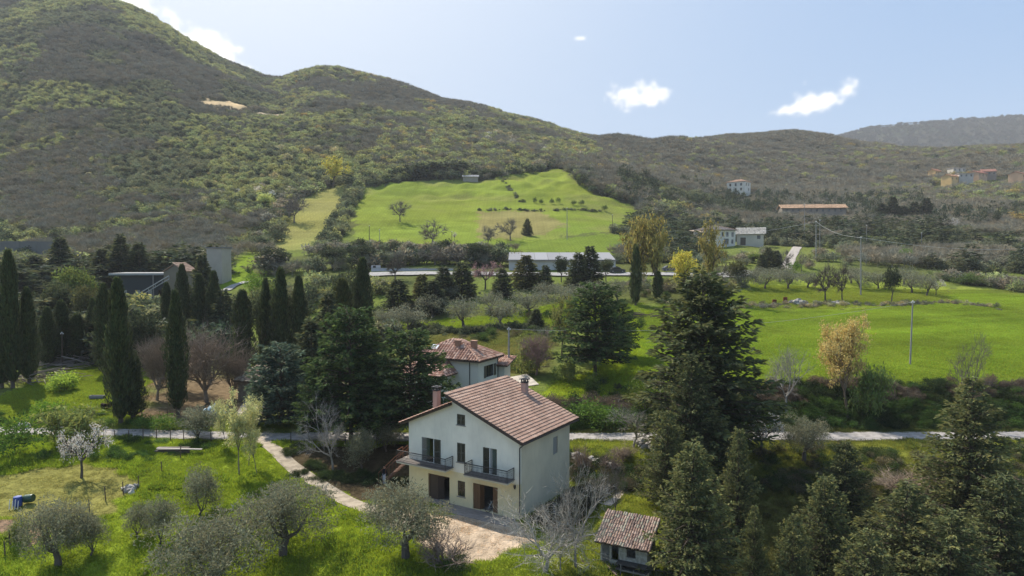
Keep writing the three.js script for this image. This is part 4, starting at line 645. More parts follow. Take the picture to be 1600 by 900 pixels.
  w = win(-6.25, 7.05, -5.39, 7.98); leafAt(w, -6.24, 7.06, 0.42, 0.91, 0); leafAt(w, -5.81, 7.06, 0.42, 0.91, 0);
  w = win(-6.2, 0.85, -5.42, 2.2); part('grille', [...[0.2, 0.4, 0.6].map((q) => bx(-6.2 + q - 0.012, 0.86, -0.05, -6.2 + q + 0.012, 2.19, -0.03)), bx(-6.2, 1.5, -0.048, -5.42, 1.53, -0.032)], M_iron, w);
  w = win(-10.14, 3.3, -8.02, 5.45, 'french_window'); leafAt(w, -10.12, 3.32, 0.74, 2.1, 0.25, M_shutterLight); leafAt(w, -8.74, 3.32, 0.7, 2.1, -0.1, M_shutter); part('jamb', bx(-8.8, 3.32, -0.1, -8.74, 5.43, 0.02), M_white, w);
  w = win(-3.57, 3.3, -2.18, 5.5, 'french_window'); leafAt(w, -3.55, 3.32, 0.66, 2.15, 0.08); leafAt(w, -2.86, 3.32, 0.66, 2.15, 0.55, M_shutterLight, -0.02, false, 'door_leaf'); part('jamb', bx(-2.9, 3.32, -0.1, -2.84, 5.48, 0.03), M_white, w);
  { const wg = part('window', [bx(-0.14, 3.9, -5.8, -0.08, 5.45, -5.86), bx(-0.14, 3.9, -6.64, -0.08, 5.45, -6.7)], M_brown, h); part('shutter', bx(-0.1, 3.91, -5.87, -0.06, 5.44, -6.63), M_shutterLight, wg); }
  const sill = (x0, x1, y) => part('window_sill', bx(x0 - 0.08, y - 0.06, -0.05, x1 + 0.08, y - 0.002, 0.07), M_conc, h); sill(-6.25, -5.39, 3.82); sill(-6.25, -5.39, 7.05); sill(-6.2, -5.42, 0.85);
  // ground-floor doors
  { const d = part('front_door', [bx(-9.42, 0.05, -0.2, -9.34, 2.3, -0.1), bx(-7.15, 0.05, -0.2, -7.07, 2.3, -0.1), bx(-9.34, 2.2, -0.2, -7.15, 2.3, -0.1)], M_oak, h); leafAt(d, -9.32, 0.06, 0.9, 2.12, 0, M_brown, -0.13, false, 'door_leaf'); leafAt(d, -8.4, 0.06, 0.55, 2.12, 0.9, M_brown, -0.13, false, 'door_leaf'); }
  { const d = part('garage_door', [bx(-4.6, 2.2, -0.24, -2.1, 2.28, -0.12)], M_oak, h); for (const [x, wd, a] of [[-4.58, 0.62, 0.05], [-3.97, 0.5, 1.25], [-2.12, 0.62, Math.PI - 0.25]]) { const g = []; for (let i = 0; i < 5; i++) g.push(bx(i * wd / 5 + 0.004, 0, -0.02, (i + 1) * wd / 5 - 0.004, 2.13, 0.02 - (i % 2) * 0.004)); const l = part('door_leaf', g, M_oak, d); l.position.set(x, 0.06, a > 3 ? 0.04 : -0.1); l.rotation.y = a > 3 ? Math.PI - 0.12 : a; } }
  // balconies
  const rail = (x0, x1, z, par, left = true, right = true) => { const y = 3.28, t = 0.95, g = []; const run = (a, b) => { const n = Math.max(2, Math.round(a.distanceTo(b) / 0.13)); g.push(rod(a.clone().setY(y + t), b.clone().setY(y + t), 0.036), rod(a.clone().setY(y + 0.12), b.clone().setY(y + 0.12), 0.015), rod(a.clone().setY(y + t - 0.18), b.clone().setY(y + t - 0.18), 0.012)); for (let i = 0; i <= n; i++) { const p = a.clone().lerp(b, i / n); const big = i === 0 || i === n; g.push(rod(p.clone().setY(y), p.clone().setY(y + t), big ? 0.03 : 0.015, big ? 0.03 : 0.015, big ? 6 : 4)); } for (let i = 1; i < n; i += 4) { const p = a.clone().lerp(b, (i + 0.5) / n).setY(y + 0.5); const c = new THREE.TorusGeometry(0.075, 0.012, 4, 10); c.rotateY(Math.atan2(-(b.z - a.z), b.x - a.x)); c.translate(p.x, p.y, p.z); g.push(c); } };
    if (left) run(V(x0, 0, 0.02), V(x0, 0, z)); run(V(x0, 0, z), V(x1, 0, z)); if (right) run(V(x1, 0, z), V(x1, 0, 0.02)); return part('railing', g, M_iron, par); };
  for (const [x0, x1, left] of [[-12.05, -6.7, false], [-4.67, -0.51, true]]) { const b = part('balcony', bx(x0 - 0.05, 3.1, 0.004, x1 + 0.05, 3.24, 1.15), std(0.6, 0.56, 0.44, { map: T_plaster }), h); part('balcony_floor', bx(x0 - 0.09, 3.242, 0.006, x1 + 0.09, 3.285, 1.2), std(0.24, 0.21, 0.19, { map: T_rough }), b); rail(x0, x1, 1.1, b, left, true); }
  part('landing', bx(-12.35, 3.06, -1.6, -W - 0.004, 3.24, 0.0), M_conc, h);
  { const st = [], n = 17; for (let i = 0; i < n; i++) st.push(bx(-12.35 - (i + 1) * 0.21, 3.02 - (i + 1) * 0.185, -1.55, -12.35 - i * 0.21, 3.06 - (i + 1) * 0.185, -0.7)); const s = part('outdoor_stair', st, std(0.13, 0.08, 0.06, { roughness: 0.8 }), h); const rust = std(0.2, 0.085, 0.05, { roughness: 0.8 }), g = []; for (const z of [-1.55, -0.7]) { g.push(rod(V(-12.35, 4.2, z), V(-15.95, 1.03, z), 0.03)); for (let i = 0; i <= 8; i++) g.push(rod(V(-12.35 - i * 0.45, 3.1 - i * 0.396, z), V(-12.35 - i * 0.45, 4.2 - i * 0.396, z), 0.018, 0.018, 4)); } g.push(rod(V(-12.35, 4.2, -0.02), V(-12.05, 4.23, 1.1), 0.03), rod(V(-12.35, 3.7, -0.02), V(-12.05, 3.7, 1.1), 0.02), rod(V(-12.35, 3.1, -0.02), V(-12.35, 4.22, -0.02), 0.03)); part('stair_rail', g, rust, s); }
  part('apron', bx(-7.0, -0.4, 0.004, -0.3, 0.03, 1.7), M_conc, h); part('step', bx(-9.7, -0.4, 0.004, -7.02, 0.12, 0.6), M_conc, h);
  part('wall_lamp', [bx(-0.5, 2.62, 0.002, -0.32, 2.82, 0.12), bx(-0.47, 2.5, 0.03, -0.35, 2.62, 0.1)], M_dark, h);
}
// ───────────────────────── general small houses ─────────────────────────
const TERRA = [[0.56, 0.34, 0.25], [0.42, 0.23, 0.16], [0.62, 0.42, 0.32], [0.32, 0.18, 0.13]];
// hip roof (ridge along x) on a w × d box centred at 0; adds deck and tiles
function hipRoof(par, w, d, y, rise, over, ridge, o = {}) {
  const X = w / 2 + over, Z = d / 2 + over, e = y, R = ridge / 2, top = y + rise; const A = V(-X, e, Z), B = V(X, e, Z), C = V(X, e, -Z), Dd = V(-X, e, -Z), P = V(-R, top, 0), Q = V(R, top, 0);
  const g = new THREE.BufferGeometry(), p = []; const q = (...t) => t.forEach((v) => p.push(v.x, v.y, v.z)); q(A, B, Q, A, Q, P, C, Dd, P, C, P, Q, B, C, Q, Dd, A, P); const lo = (v) => V(v.x, v.y - 0.16, v.z); for (const [s, t] of [[A, B], [B, C], [C, Dd], [Dd, A]]) q(lo(s), lo(t), t, lo(s), t, s); q(lo(A), lo(Dd), lo(C), lo(A), lo(C), lo(B));
  g.setAttribute('position', new THREE.Float32BufferAttribute(p, 3)); g.setAttribute('uv', new THREE.Float32BufferAttribute(new Float32Array(p.length / 3 * 2), 2)); g.computeVertexNormals(); const roof = part('roof', g, o.deck ?? M_brown, par);
  if (o.tiles !== false) { const sz = V(0, rise, -Z), Ls = sz.length(); sz.normalize(); const t = (oo, ux, uy, Wd, L, r0) => tiling(roof, oo, ux, uy, Wd, L, { pal: TERRA, h: 0.17, pw: 0.42, pl: 0.45, ...o, inside: (a, b) => { const f = b / L; return a > f * (Wd - r0) / 2 - 0.08 && a < Wd - f * (Wd - r0) / 2 + 0.08; } });
    t(V(-X, e + 0.01, Z), V(1, 0, 0), sz, 2 * X, Ls, ridge); const sx = V(-(X - R), rise, 0), Lx = sx.length(); sx.normalize(); t(V(X, e + 0.01, Z), V(0, 0, -1), sx, 2 * Z, Lx, 0); const sl = V(X - R, rise, 0).normalize(); t(V(-X, e + 0.01, -Z), V(0, 0, 1), sl, 2 * Z, Lx, 0);
    const cap = []; for (const [s, u] of [[A, P], [B, Q], [C, Q], [P, Q]]) { const n = Math.max(1, Math.round(s.distanceTo(u) / 0.4)); if (s.distanceTo(u) < 0.2) continue; for (let i = 0; i < n; i++) cap.push(rod(s.clone().lerp(u, i / n).add(V(0, 0.07, 0)), s.clone().lerp(u, (i + 0.95) / n).add(V(0, 0.09, 0)), 0.12, 0.09, 6)); } part('ridge_cap', cap, std(0.45, 0.27, 0.19), roof); }
  return roof;
}
// a far house: box walls with real openings on the front (z+) and right side, roof, panes
function farHouse({ name = 'house', label, cat = 'house', px, base, Z, w, d, h, rot, roof = 'gable', rise = 1.6, over = 0.5, wall = [0.7, 0.68, 0.62], roofCol = [0.42, 0.22, 0.14], wins = [], side = [], door = [], sink = 1.5, shutter = [0.12, 0.1, 0.08] }) {
  const p = Z ? onGround(px, Z) : ground(px, base); const g = thing(name, label, cat, p, rot); const mw = wallMat(wall[0], wall[1] * 0.95, wall[2] * 0.84, 0.15), t = 0.3;
  const gable = roof === 'gable';
  part('front_wall', wallPanel([[-w / 2, -sink], [w / 2, -sink], [w / 2, h], [-w / 2, h]], [...wins, ...door], t).translate(0, 0, d / 2), mw, g);
  const so = (mir) => { const s = new THREE.Shape((gable ? [[-d / 2 + t, -sink], [d / 2 - t, -sink], [d / 2 - t, h], [0, h + rise * (1 - 2 * t / d)], [-d / 2 + t, h]] : roof === 'shed' ? [[-d / 2 + t, -sink], [d / 2 - t, -sink], [d / 2 - t, h + rise], [-d / 2 + t, h]] : [[-d / 2 + t, -sink], [d / 2 - t, -sink], [d / 2 - t, h], [-d / 2 + t, h]]).map(([a, b]) => new THREE.Vector2(a, b))); if (mir) for (const [a, b, c, e] of side) s.holes.push(new THREE.Path([[a, b], [c, b], [c, e], [a, e]].map(([x, y]) => new THREE.Vector2(x, y)))); const q = new THREE.ExtrudeGeometry(s, { depth: t, bevelEnabled: false }); q.rotateY(Math.PI / 2); return q; };
  part('side_wall', so(true).translate(w / 2 - t, 0, 0), mw, g); part('side_wall', so(false).translate(-w / 2, 0, 0), mw, g);
  part('back_wall', bx(-w / 2, -sink, -d / 2, w / 2, roof === 'shed' ? h + rise : h, -d / 2 + t), mw, g);
  const mr = std(...roofCol, { map: T_rough });
  if (gable) { const X = w / 2 + over, Zz = d / 2 + over, e = h - over * rise / (d / 2); const r = part('roof', [slab(V(-X, e + 0.18, Zz), V(X, e + 0.18, Zz), V(X, h + rise + 0.18, 0), V(-X, h + rise + 0.18, 0), 0.16), slab(V(X, e + 0.18, -Zz), V(-X, e + 0.18, -Zz), V(-X, h + rise + 0.18, 0), V(X, h + rise + 0.18, 0), 0.16)], mr, g); r.userData.front = 1; const L = Math.hypot(Zz, h + rise - e); tiling(r, V(-X, e + 0.19, Zz), V(1, 0, 0), V(0, h + rise - e, -Zz).normalize(), 2 * X, L, { pw: 0.6, pl: 0.7, h: 0.1, lift: 0.07, pal: [roofCol, roofCol.map((v) => v * 0.8), roofCol.map((v) => v * 1.2)] }); }
  else if (roof === 'hip') hipRoof(g, w, d, h + 0.16, rise, over, Math.max(0.5, w - d), { deck: mr, pw: 0.6, pl: 0.7, h: 0.1, pal: [roofCol, roofCol.map((v) => v * 0.8), roofCol.map((v) => v * 1.2)] });
  else if (roof === 'shed') { const X = w / 2 + over, Zz = d / 2 + over, k = rise / d; const y0 = h - over * k, y1 = h + rise + over * k; const r = part('roof', slab(V(-X, y0 + 0.2, Zz), V(X, y0 + 0.2, Zz), V(X, y1 + 0.2, -Zz), V(-X, y1 + 0.2, -Zz), 0.18), mr, g); tiling(r, V(-X, y0 + 0.21, Zz), V(1, 0, 0), V(0, y1 - y0, -2 * Zz).normalize(), 2 * X, Math.hypot(y1 - y0, 2 * Zz), { pw: 0.6, pl: 0.7, h: 0.1, pal: [roofCol, roofCol.map((v) => v * 0.8), roofCol.map((v) => v * 1.2)] }); }
  else { part('roof', bx(-w / 2 - over, h + 0.002, -d / 2 - over, w / 2 + over, h + 0.3, d / 2 + over), mr, g); }
  part('floor', bx(-w / 2 + t, -0.1, -d / 2 + t, w / 2 - t, 0.05, d / 2 - t), M_conc, g);
  const fr = std(...shutter); const frame = (a, b, c, e) => [bx(a, b, 0, a + 0.09, e, 0.06), bx(c - 0.09, b, 0, c, e, 0.06), bx(a + 0.09, e - 0.09, 0, c - 0.09, e, 0.06), bx(a + 0.09, b, 0, c - 0.09, b + 0.09, 0.06), bx((a + c) / 2 - 0.05, b + 0.09, 0, (a + c) / 2 + 0.05, e - 0.09, 0.06)];
  for (const [a, b, c, e] of wins) { const f = part('window', frame(a, b, c, e).map((q) => q.translate(0, 0, d / 2 - 0.2)), fr, g); part('pane', bx(a + 0.09, b + 0.09, d / 2 - 0.19, c - 0.09, e - 0.09, d / 2 - 0.18), M_glass, f); }
  for (const [a, b, c, e] of door) part('door', bx(a + 0.002, b, d / 2 - 0.25, c - 0.002, e - 0.002, d / 2 - 0.2), fr, g);
  for (const [a, b, c, e] of side) { const f = part('window', frame(a, b, c, e).map((q) => q.rotateY(Math.PI / 2).translate(w / 2 - 0.2, 0, 0)), fr, g); part('pane', bx(w / 2 - 0.19, b + 0.09, -a - 0.09, w / 2 - 0.18, e - 0.09, -c + 0.09), M_glass, f); }
  return g;
}
// ───────────────────────── house behind ─────────────────────────
{
  const rot = -27 * Math.PI / 180, K = at(747, 566, 86.0), y0 = 3.0; // nearest corner of the walls
  const w = 9.6, d = 5.4, c = Math.cos(rot), s = Math.sin(rot), lx = -w / 2, lz = -d / 2; // centre from the near right corner
  const g = thing('hip_roofed_house', 'pale grey house with red-brown hip roof and skylight behind the white house', 'house', [K.x + lx * c + lz * s, y0, K.z - lx * s + lz * c], rot);
  const mw = wallMat(0.72, 0.70, 0.6, 0.2), hh = K.y - y0;
  part('front_wall', bx(-w / 2, -1, d / 2 - 0.3, w / 2, hh, d / 2), mw, g);
  { const sh = new THREE.Shape([[-d / 2 + 0.3, -1], [d / 2 - 0.3, -1], [d / 2 - 0.3, hh], [-d / 2 + 0.3, hh]].map(([a, b]) => new THREE.Vector2(a, b))); const wy = [hh - 2.3, hh - 0.75]; sh.holes.push(new THREE.Path([[-0.6, wy[0]], [1.4, wy[0]], [1.4, wy[1]], [-0.6, wy[1]]].map(([a, b]) => new THREE.Vector2(a, b)))); const q = new THREE.ExtrudeGeometry(sh, { depth: 0.3, bevelEnabled: false }); q.rotateY(Math.PI / 2); q.translate(w / 2 - 0.3, 0, 0); part('side_wall', q, mw, g);
    const f = part('window', [bx(w / 2 - 0.2, wy[0], -1.4, w / 2 - 0.1, wy[1], -1.3), bx(w / 2 - 0.2, wy[0], -0.78, w / 2 - 0.1, wy[1], -0.68), bx(w / 2 - 0.2, wy[0], -0.12, w / 2 - 0.1, wy[1], -0.02), bx(w / 2 - 0.2, wy[0], 0.5, w / 2 - 0.1, wy[1], 0.6), bx(w / 2 - 0.2, wy[1] - 0.1, -1.3, w / 2 - 0.1, wy[1], 0.5), bx(w / 2 - 0.2, wy[0], -1.3, w / 2 - 0.1, wy[0] + 0.1, 0.5)], M_dark, g); for (const z of [-1.04, -0.4, 0.24]) part('pane', bx(w / 2 - 0.16, wy[0] + 0.1, z - 0.26, w / 2 - 0.15, wy[1] - 0.1, z + 0.26), M_glass, f); part('shutter', bx(w / 2 + 0.01, wy[0], -2.05, w / 2 + 0.05, wy[1], -1.42), M_shutter, f); part('shutter', bx(w / 2 + 0.01, wy[0], 0.62, w / 2 + 0.05, wy[1], 1.2), M_shutter, f); }
  part('side_wall', bx(-w / 2, -1, -d / 2 + 0.3, -w / 2 + 0.3, hh, d / 2 - 0.302), mw, g); part('back_wall', bx(-w / 2, -1, -d / 2, w / 2, hh, -d / 2 + 0.298), mw, g);
  const roof = hipRoof(g, w, d, hh + 0.16, 2.1, 0.6, 1.6, { seed: 8 });
  for (const [x, z] of [[0.9, 1.1], [3.0, 0.6]]) { const yb = hh + 0.5, yt = hh + 2.35; const ch = part('chimney', bx(x - 0.35, yb, z - 0.28, x + 0.35, yt, z + 0.28), wallMat(0.4, 0.22, 0.14, 1), g); part('chimney_cap', [bx(x - 0.42, yt + 0.002, z - 0.35, x + 0.42, yt + 0.1, z + 0.35)], std(0.4, 0.25, 0.18), ch); }
  { const sl = Math.atan2(2.1, d / 2 + 0.6); const q = new THREE.BoxGeometry(1.0, 0.1, 0.8), fr = new THREE.BoxGeometry(1.16, 0.08, 0.96); for (const b of [q, fr]) { b.rotateX(sl); } const zz = d / 2 - 1.1, yy = hh + 0.16 + (d / 2 + 0.6 - zz) * Math.tan(sl); fr.translate(-2.4, yy + 0.14, zz); q.translate(-2.4, yy + 0.17, zz); const sk = part('skylight', fr, M_dark, roof); sk.position.y = 0; part('skylight_pane', q, new THREE.MeshPhysicalMaterial({ color: lin(0.5, 0.55, 0.6), roughness: 0.05, metalness: 0.2, clearcoat: 1 }), g); }
  part('downpipe', [rod(V(w / 2 + 0.06, -0.5, -d / 2 + 0.2), V(w / 2 + 0.06, hh, -d / 2 + 0.2), 0.05), rod(V(w / 2 - 1.2, -0.5, d / 2 + 0.07), V(w / 2 - 1.2, hh, d / 2 + 0.07), 0.05)], M_dark, g);
  // lower wing in front and small porch at the right
  const wing = new THREE.Group(); wing.name = 'wing'; wing.position.set(-1.6, 0, d / 2 + 1.5); g.add(wing); part('wall', [bx(-3.2, -1, -1.49, 2.6, 2.75, 1.4)], mw, wing);
  { const q = new THREE.Group(); q.name = 'wing_roof'; q.position.set(-0.3, 0, -0.2); wing.add(q); const X = 3.7, Zz = 2.2, y = 2.9, r = 1.5; const gg = slab(V(-X, y, Zz), V(X, y, Zz), V(X - 1.5, y + r, -1.25), V(-X + 1.5, y + r, -1.25), 0.14); part('deck', [gg, slab(V(X, y, Zz), V(X, y, -1.25), V(X - 1.5, y + r, -1.25), V(X - 1.5, y + r, -1.25), 0.14)], M_brown, q); const L = Math.hypot(r, Zz + 1.25); tiling(q, V(-X, y + 0.02, Zz), V(1, 0, 0), V(0, r, -Zz - 1.25).normalize(), 2 * X, L, { pal: TERRA, h: 0.085, pw: 0.3, pl: 0.42, seed: 12, inside: (a, b) => a > b / L * 1.5 && a < 2 * X - b / L * 1.5 }); const L2 = Math.hypot(1.5, r); tiling(q, V(X, y + 0.02, Zz), V(0, 0, -1), V(-1.5, r, 0).normalize(), Zz + 1.25, L2, { pal: TERRA, h: 0.085, pw: 0.3, pl: 0.42, seed: 13, inside: (a, b) => a > b / L2 * (Zz + 1.25) }); }
  const porch = new THREE.Group(); porch.name = 'porch'; porch.position.set(w / 2, 0, -d / 2 - 0.4); g.add(porch); part('porch_wall', bx(-1.5, -1, -1.4, 0.9, hh - 1.0, 0.3), mw, porch); { const q = part('porch_roof', slab(V(-1.6, hh - 1.1, 0.9), V(1.6, hh - 1.1, 0.9), V(1.6, hh - 0.2, -1.8), V(-1.6, hh - 0.2, -1.8), 0.14), M_brown, porch); tiling(porch, V(-1.6, hh - 1.08, 0.9), V(1, 0, 0), V(0, 0.9, -2.7).normalize(), 3.2, 2.85, { pal: TERRA, h: 0.085, pw: 0.3, pl: 0.42, seed: 14 }); }
}
// ───────────────────────── tile-roofed hut at the lower right ─────────────────────────
{
  const p = ground(938, 881), rot = -27 * Math.PI / 180, g = thing('garden_hut', 'small tumbledown hut with old tiled roof beside the broad spruce', 'hut', p, rot), W = 3.9, D = 2.5, mw = std(0.46, 0.43, 0.35, { map: rep(T_grain, 0.8), bumpMap: T_bump, bumpScale: 0.03 });
  part('front_wall', wallPanel([[0, -1.2], [W, -1.2], [W, 2.0], [0, 2.0]], [[0.15, 0.0, 0.78, 1.75], [0.95, 0.55, 1.55, 1.85], [2.2, 1.0, 2.95, 1.7]], 0.18), mw, g);
  { const sh = new THREE.Shape([[0.182, -1.2], [D, -1.2], [D, 3.15], [0.182, 1.93]].map(([x, y]) => new THREE.Vector2(x, y))); for (const x of [0, W - 0.18]) { const q = new THREE.ExtrudeGeometry(sh, { depth: 0.18, bevelEnabled: false }); q.rotateY(Math.PI / 2); q.translate(x, 0, 0); part('side_wall', q, mw, g); } } part('back_wall', bx(0.182, -1.2, -D, W - 0.182, 3.05, -D + 0.18), mw, g);
  const r = part('roof', slab(V(-0.35, 1.98, 0.45), V(W + 0.35, 1.98, 0.45), V(W + 0.35, 3.45, -D - 0.2), V(-0.35, 3.45, -D - 0.2), 0.12), M_brown, g);
  tiling(r, V(-0.38, 2.0, 0.5), V(1, 0, 0), V(0, 1.47, -D - 0.65).normalize(), W + 0.75, Math.hypot(1.47, D + 0.65), { pw: 0.21, pl: 0.36, h: 0.085, lift: 0.03, seed: 21, jit: 0.05, pal: [[0.36, 0.25, 0.19], [0.3, 0.2, 0.16], [0.42, 0.31, 0.25], [0.25, 0.18, 0.15], [0.34, 0.31, 0.24]] });
  const gd = std(0.2, 0.19, 0.17, { map: T_wood }); for (const y of [0.05, 0.9]) { const q = [bx(0.16, y, -0.1, 0.77, y + 0.82, -0.06), bx(0.16, y, -0.06, 0.24, y + 0.82, -0.03), bx(0.69, y, -0.06, 0.77, y + 0.82, -0.03), bx(0.24, y, -0.06, 0.69, y + 0.08, -0.03), bx(0.24, y + 0.74, -0.06, 0.69, y + 0.82, -0.03)]; part('door_panel', q, gd, g); }
  part('shelf', [bx(1.56, 0.62, 0.02, 4.0, 0.7, 0.75), bx(1.56, 0.25, 0.02, 4.1, 0.31, 0.9)], std(0.1, 0.09, 0.08, { map: T_wood }), g);
  g.scale.setScalar(0.86);
  part('post', [rod(V(2.0, -1.2, 0.95), V(2.05, 0.75, 0.95), 0.05), rod(V(3.1, -1.2, 1.0), V(3.1, 0.5, 1.0), 0.045), rod(V(4.3, -1.2, 1.0), V(4.3, 0.55, 1.0), 0.05)], gd, g); part('pen_rail', [bx(1.95, 0.28, 1.0, 4.4, 0.38, 1.04), bx(1.95, -0.35, 1.0, 4.4, -0.27, 1.04)], gd, g);
}
// ───────────────────────── stone shed and left buildings ─────────────────────────
{
  const p = onGround(372, 92), g = thing('stone_shed', 'old brown stone shed with stone-tiled roof beside the blue-green pine', 'shed', p, -20 * Math.PI / 180), W = 5.2, D = 4, y = at(372, 594, 92).y - p.y;
  part('wall', [bx(0, -1, -D, W, y, 0)], std(0.24, 0.19, 0.14, { map: rep(T_grain, 2), bumpMap: T_bump, bumpScale: 0.05 }), g); const r = part('roof', slab(V(-0.4, y, 0.5), V(W + 0.4, y, 0.5), V(W + 0.4, y + 2.1, -D - 0.2), V(-0.4 + 1.2, y + 2.1, -D - 0.2), 0.15), M_brown, g);
  tiling(r, V(-0.4, y + 0.02, 0.5), V(1, 0, 0), V(0, 2.1, -D - 0.7).normalize(), W + 0.8, Math.hypot(2.1, D + 0.7), { pw: 0.3, pl: 0.4, h: 0.05, lift: 0.05, jit: 0.09, seed: 31, inside: (a, b) => a > b * 0.24, pal: [[0.34, 0.25, 0.17], [0.4, 0.32, 0.23], [0.27, 0.19, 0.14], [0.3, 0.26, 0.2]] });
  part('chimney', bx(2.4, y + 1.3, -D + 0.3, 3.2, y + 2.7, -D + 0.9), std(0.24, 0.19, 0.14), g);
}
{
  const Z = 165, L = onGround(180, Z), y0 = at(200, 470, Z).y, yt = at(200, 430, Z).y, hh = yt - y0, W = 15.4;
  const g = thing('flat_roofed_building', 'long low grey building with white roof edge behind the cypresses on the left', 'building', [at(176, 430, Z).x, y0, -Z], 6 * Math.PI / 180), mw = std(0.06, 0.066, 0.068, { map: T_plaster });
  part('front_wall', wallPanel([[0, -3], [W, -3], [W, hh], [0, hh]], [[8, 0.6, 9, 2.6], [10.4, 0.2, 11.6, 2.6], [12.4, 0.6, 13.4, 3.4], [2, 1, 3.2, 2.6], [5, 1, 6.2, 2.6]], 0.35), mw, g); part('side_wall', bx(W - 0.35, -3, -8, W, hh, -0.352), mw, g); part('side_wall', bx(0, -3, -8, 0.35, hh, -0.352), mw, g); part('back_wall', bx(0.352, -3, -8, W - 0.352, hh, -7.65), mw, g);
  part('roof', bx(-0.6, hh + 0.002, -8.5, W + 0.5, hh + 0.5, 0.8), std(0.45, 0.44, 0.42, { map: T_rough }), g); part('column', [bx(13.7, -2, 0.3, 14.0, hh, 0.6), bx(9.4, -2, 0.3, 9.6, hh, 0.6)], M_conc, g);
  for (const [a, b, c, e] of [[8, 0.6, 9, 2.6], [12.4, 0.6, 13.4, 3.4], [2, 1, 3.2, 2.6], [5, 1, 6.2, 2.6]]) part('window', [bx(a, b, -0.2, a + 0.08, e, -0.12), bx(c - 0.08, b, -0.2, c, e, -0.12), bx(a + 0.08, b, -0.2, c - 0.08, b + 0.08, -0.12), bx(a + 0.08, e - 0.08, -0.2, c - 0.08, e, -0.12), bx(a + 0.08, b + 0.08, -0.17, c - 0.08, e - 0.08, -0.165)], M_shutterLight, g);
  const e = farHouse({ name: 'gabled_pavilion', label: 'small pale pavilion with tan gabled roof at the end of the grey flat building', cat: 'building', px: 283, Z: 166, w: 4.2, d: 6, h: at(283, 424, 166).y - onGround(283, 166).y, rot: 1.35, rise: 1.7, over: 0.3, roofCol: [0.42, 0.28, 0.2], wall: [0.24, 0.215, 0.18], sink: 4 });
  const rr = [rod(at(200, 469, 162), at(264, 431, 162), 0.12), rod(at(200, 474, 162), at(264, 436, 162), 0.1)]; for (let i = 0; i < 7; i++) rr.push(rod(at(200, 469, 162).lerp(at(264, 431, 162), i / 6), at(200, 474, 162).lerp(at(264, 436, 162), i / 6).add(V(0, -0.2, 0)), 0.06)); single('sloping_handrail', mergeGeometries(rr.map((q) => q.toNonIndexed())), std(0.3, 0.32, 0.33, { metalness: 0.3, roughness: 0.5 }), 'long sloping grey handrail across the front of the grey flat building', 'handrail');
}
farHouse({ name: 'concrete_tower', label: 'small windowless concrete tower with flat slab roof beside the green slope', cat: 'tower', px: 343, Z: 186, w: 4.7, d: 4, h: at(343, 388, 186).y - onGround(343, 186).y, rot: -0.25, roof: 'flat', over: 0.25, wall: [0.46, 0.43, 0.39], roofCol: [0.25, 0.24, 0.235], door: [[-2.1, 0.2, -1.1, 2.5]], sink: 3 });
single('terrace_wall', (() => { const g = []; for (let i = 0; i < 12; i++) { const a = at(-60 + i * 13, 392, 232), b = at(-60 + (i + 1) * 13 - 0.6, 377, 232); g.push(bx(a.x, a.y - 3, -232 - (i % 2) * 0.06, b.x, b.y + (hash2(i, 3) - 0.5) * 0.2, -233)); } return mergeGeometries(g.map((q) => q.toNonIndexed())); })(), std(0.2, 0.19, 0.165, { map: T_plaster }), 'grey terrace retaining wall on the far left slope', 'wall');
// ───────────────────────── long grey building and garden wall on the upper road ─────────────────────────
{
  const Z = 188, x0 = at(795, 400, Z).x, x1 = at(962, 400, Z).x, yb = at(860, 437, Z).y, ye = at(860, 406.5, Z).y, W = x1 - x0;
  const g = thing('long_grey_building', 'long low grey industrial building beside the upper road', 'building', [x0, yb, -Z], -0.01), pm = [0, 1, 2].map((i) => std(0.62 + i * 0.03, 0.59 + i * 0.03, 0.55 + i * 0.025, { map: T_plaster }));
  const n = 12; for (let i = 0; i < n; i++) part('wall_panel', bx(i * W / n + 0.04, -2, -0.25, (i + 1) * W / n - 0.04, ye - yb, -(i % 2) * 0.02), pm[i % 3], g); part('back_wall', bx(0, -2, -12, W, ye - yb, -0.27), pm[0], g);
  for (let i = 0; i < 8; i++) part('roof_panel', slab(V(i * W / 8 - 0.1, ye - yb + 0.15, 0.7), V((i + 1) * W / 8 - 0.18, ye - yb + 0.15, 0.7), V((i + 1) * W / 8 - 0.18, ye - yb + 2.2, -12.3), V(i * W / 8 - 0.1, ye - yb + 2.2, -12.3), 0.2), std(0.24 + 0.02 * (i % 3), 0.24 + 0.02 * (i % 3), 0.25 + 0.02 * (i % 3), { roughness: 0.95 }), g);
  part('gutter', bx(-0.3, ye - yb - 0.15, 0.72, W + 0.3, ye - yb + 0.1, 0.9), M_conc, g);
  part('base', bx(0.2, -2, 0.02, W * 0.42, 0.9, 0.3), std(0.5, 0.48, 0.44), g);
}
{
  const Z = 187, g = thing('garden_wall', 'pale lilac-grey garden wall along the upper road behind the bare trees', 'wall', at(580, 434, Z)), x0 = g.position.x, pm = std(0.6, 0.56, 0.57, { map: T_plaster });
  const W = at(712, 434, Z).x - x0; const n = 9; for (let i = 0; i < n; i++) part('wall_panel', bx(i * W / n + 0.03, -1.5, -0.3, (i + 1) * W / n - 0.03, i === 0 ? 3.4 : 2.5 + (i % 2) * 0.12, 0), pm, g); part('wall_cap', bx(0, 2.64, -0.36, W, 2.72, 0.06), M_conc, g); part('hatch', bx(0.5, 2.75, -0.1, 1.3, 3.3, 0.02), M_dark, g);
}
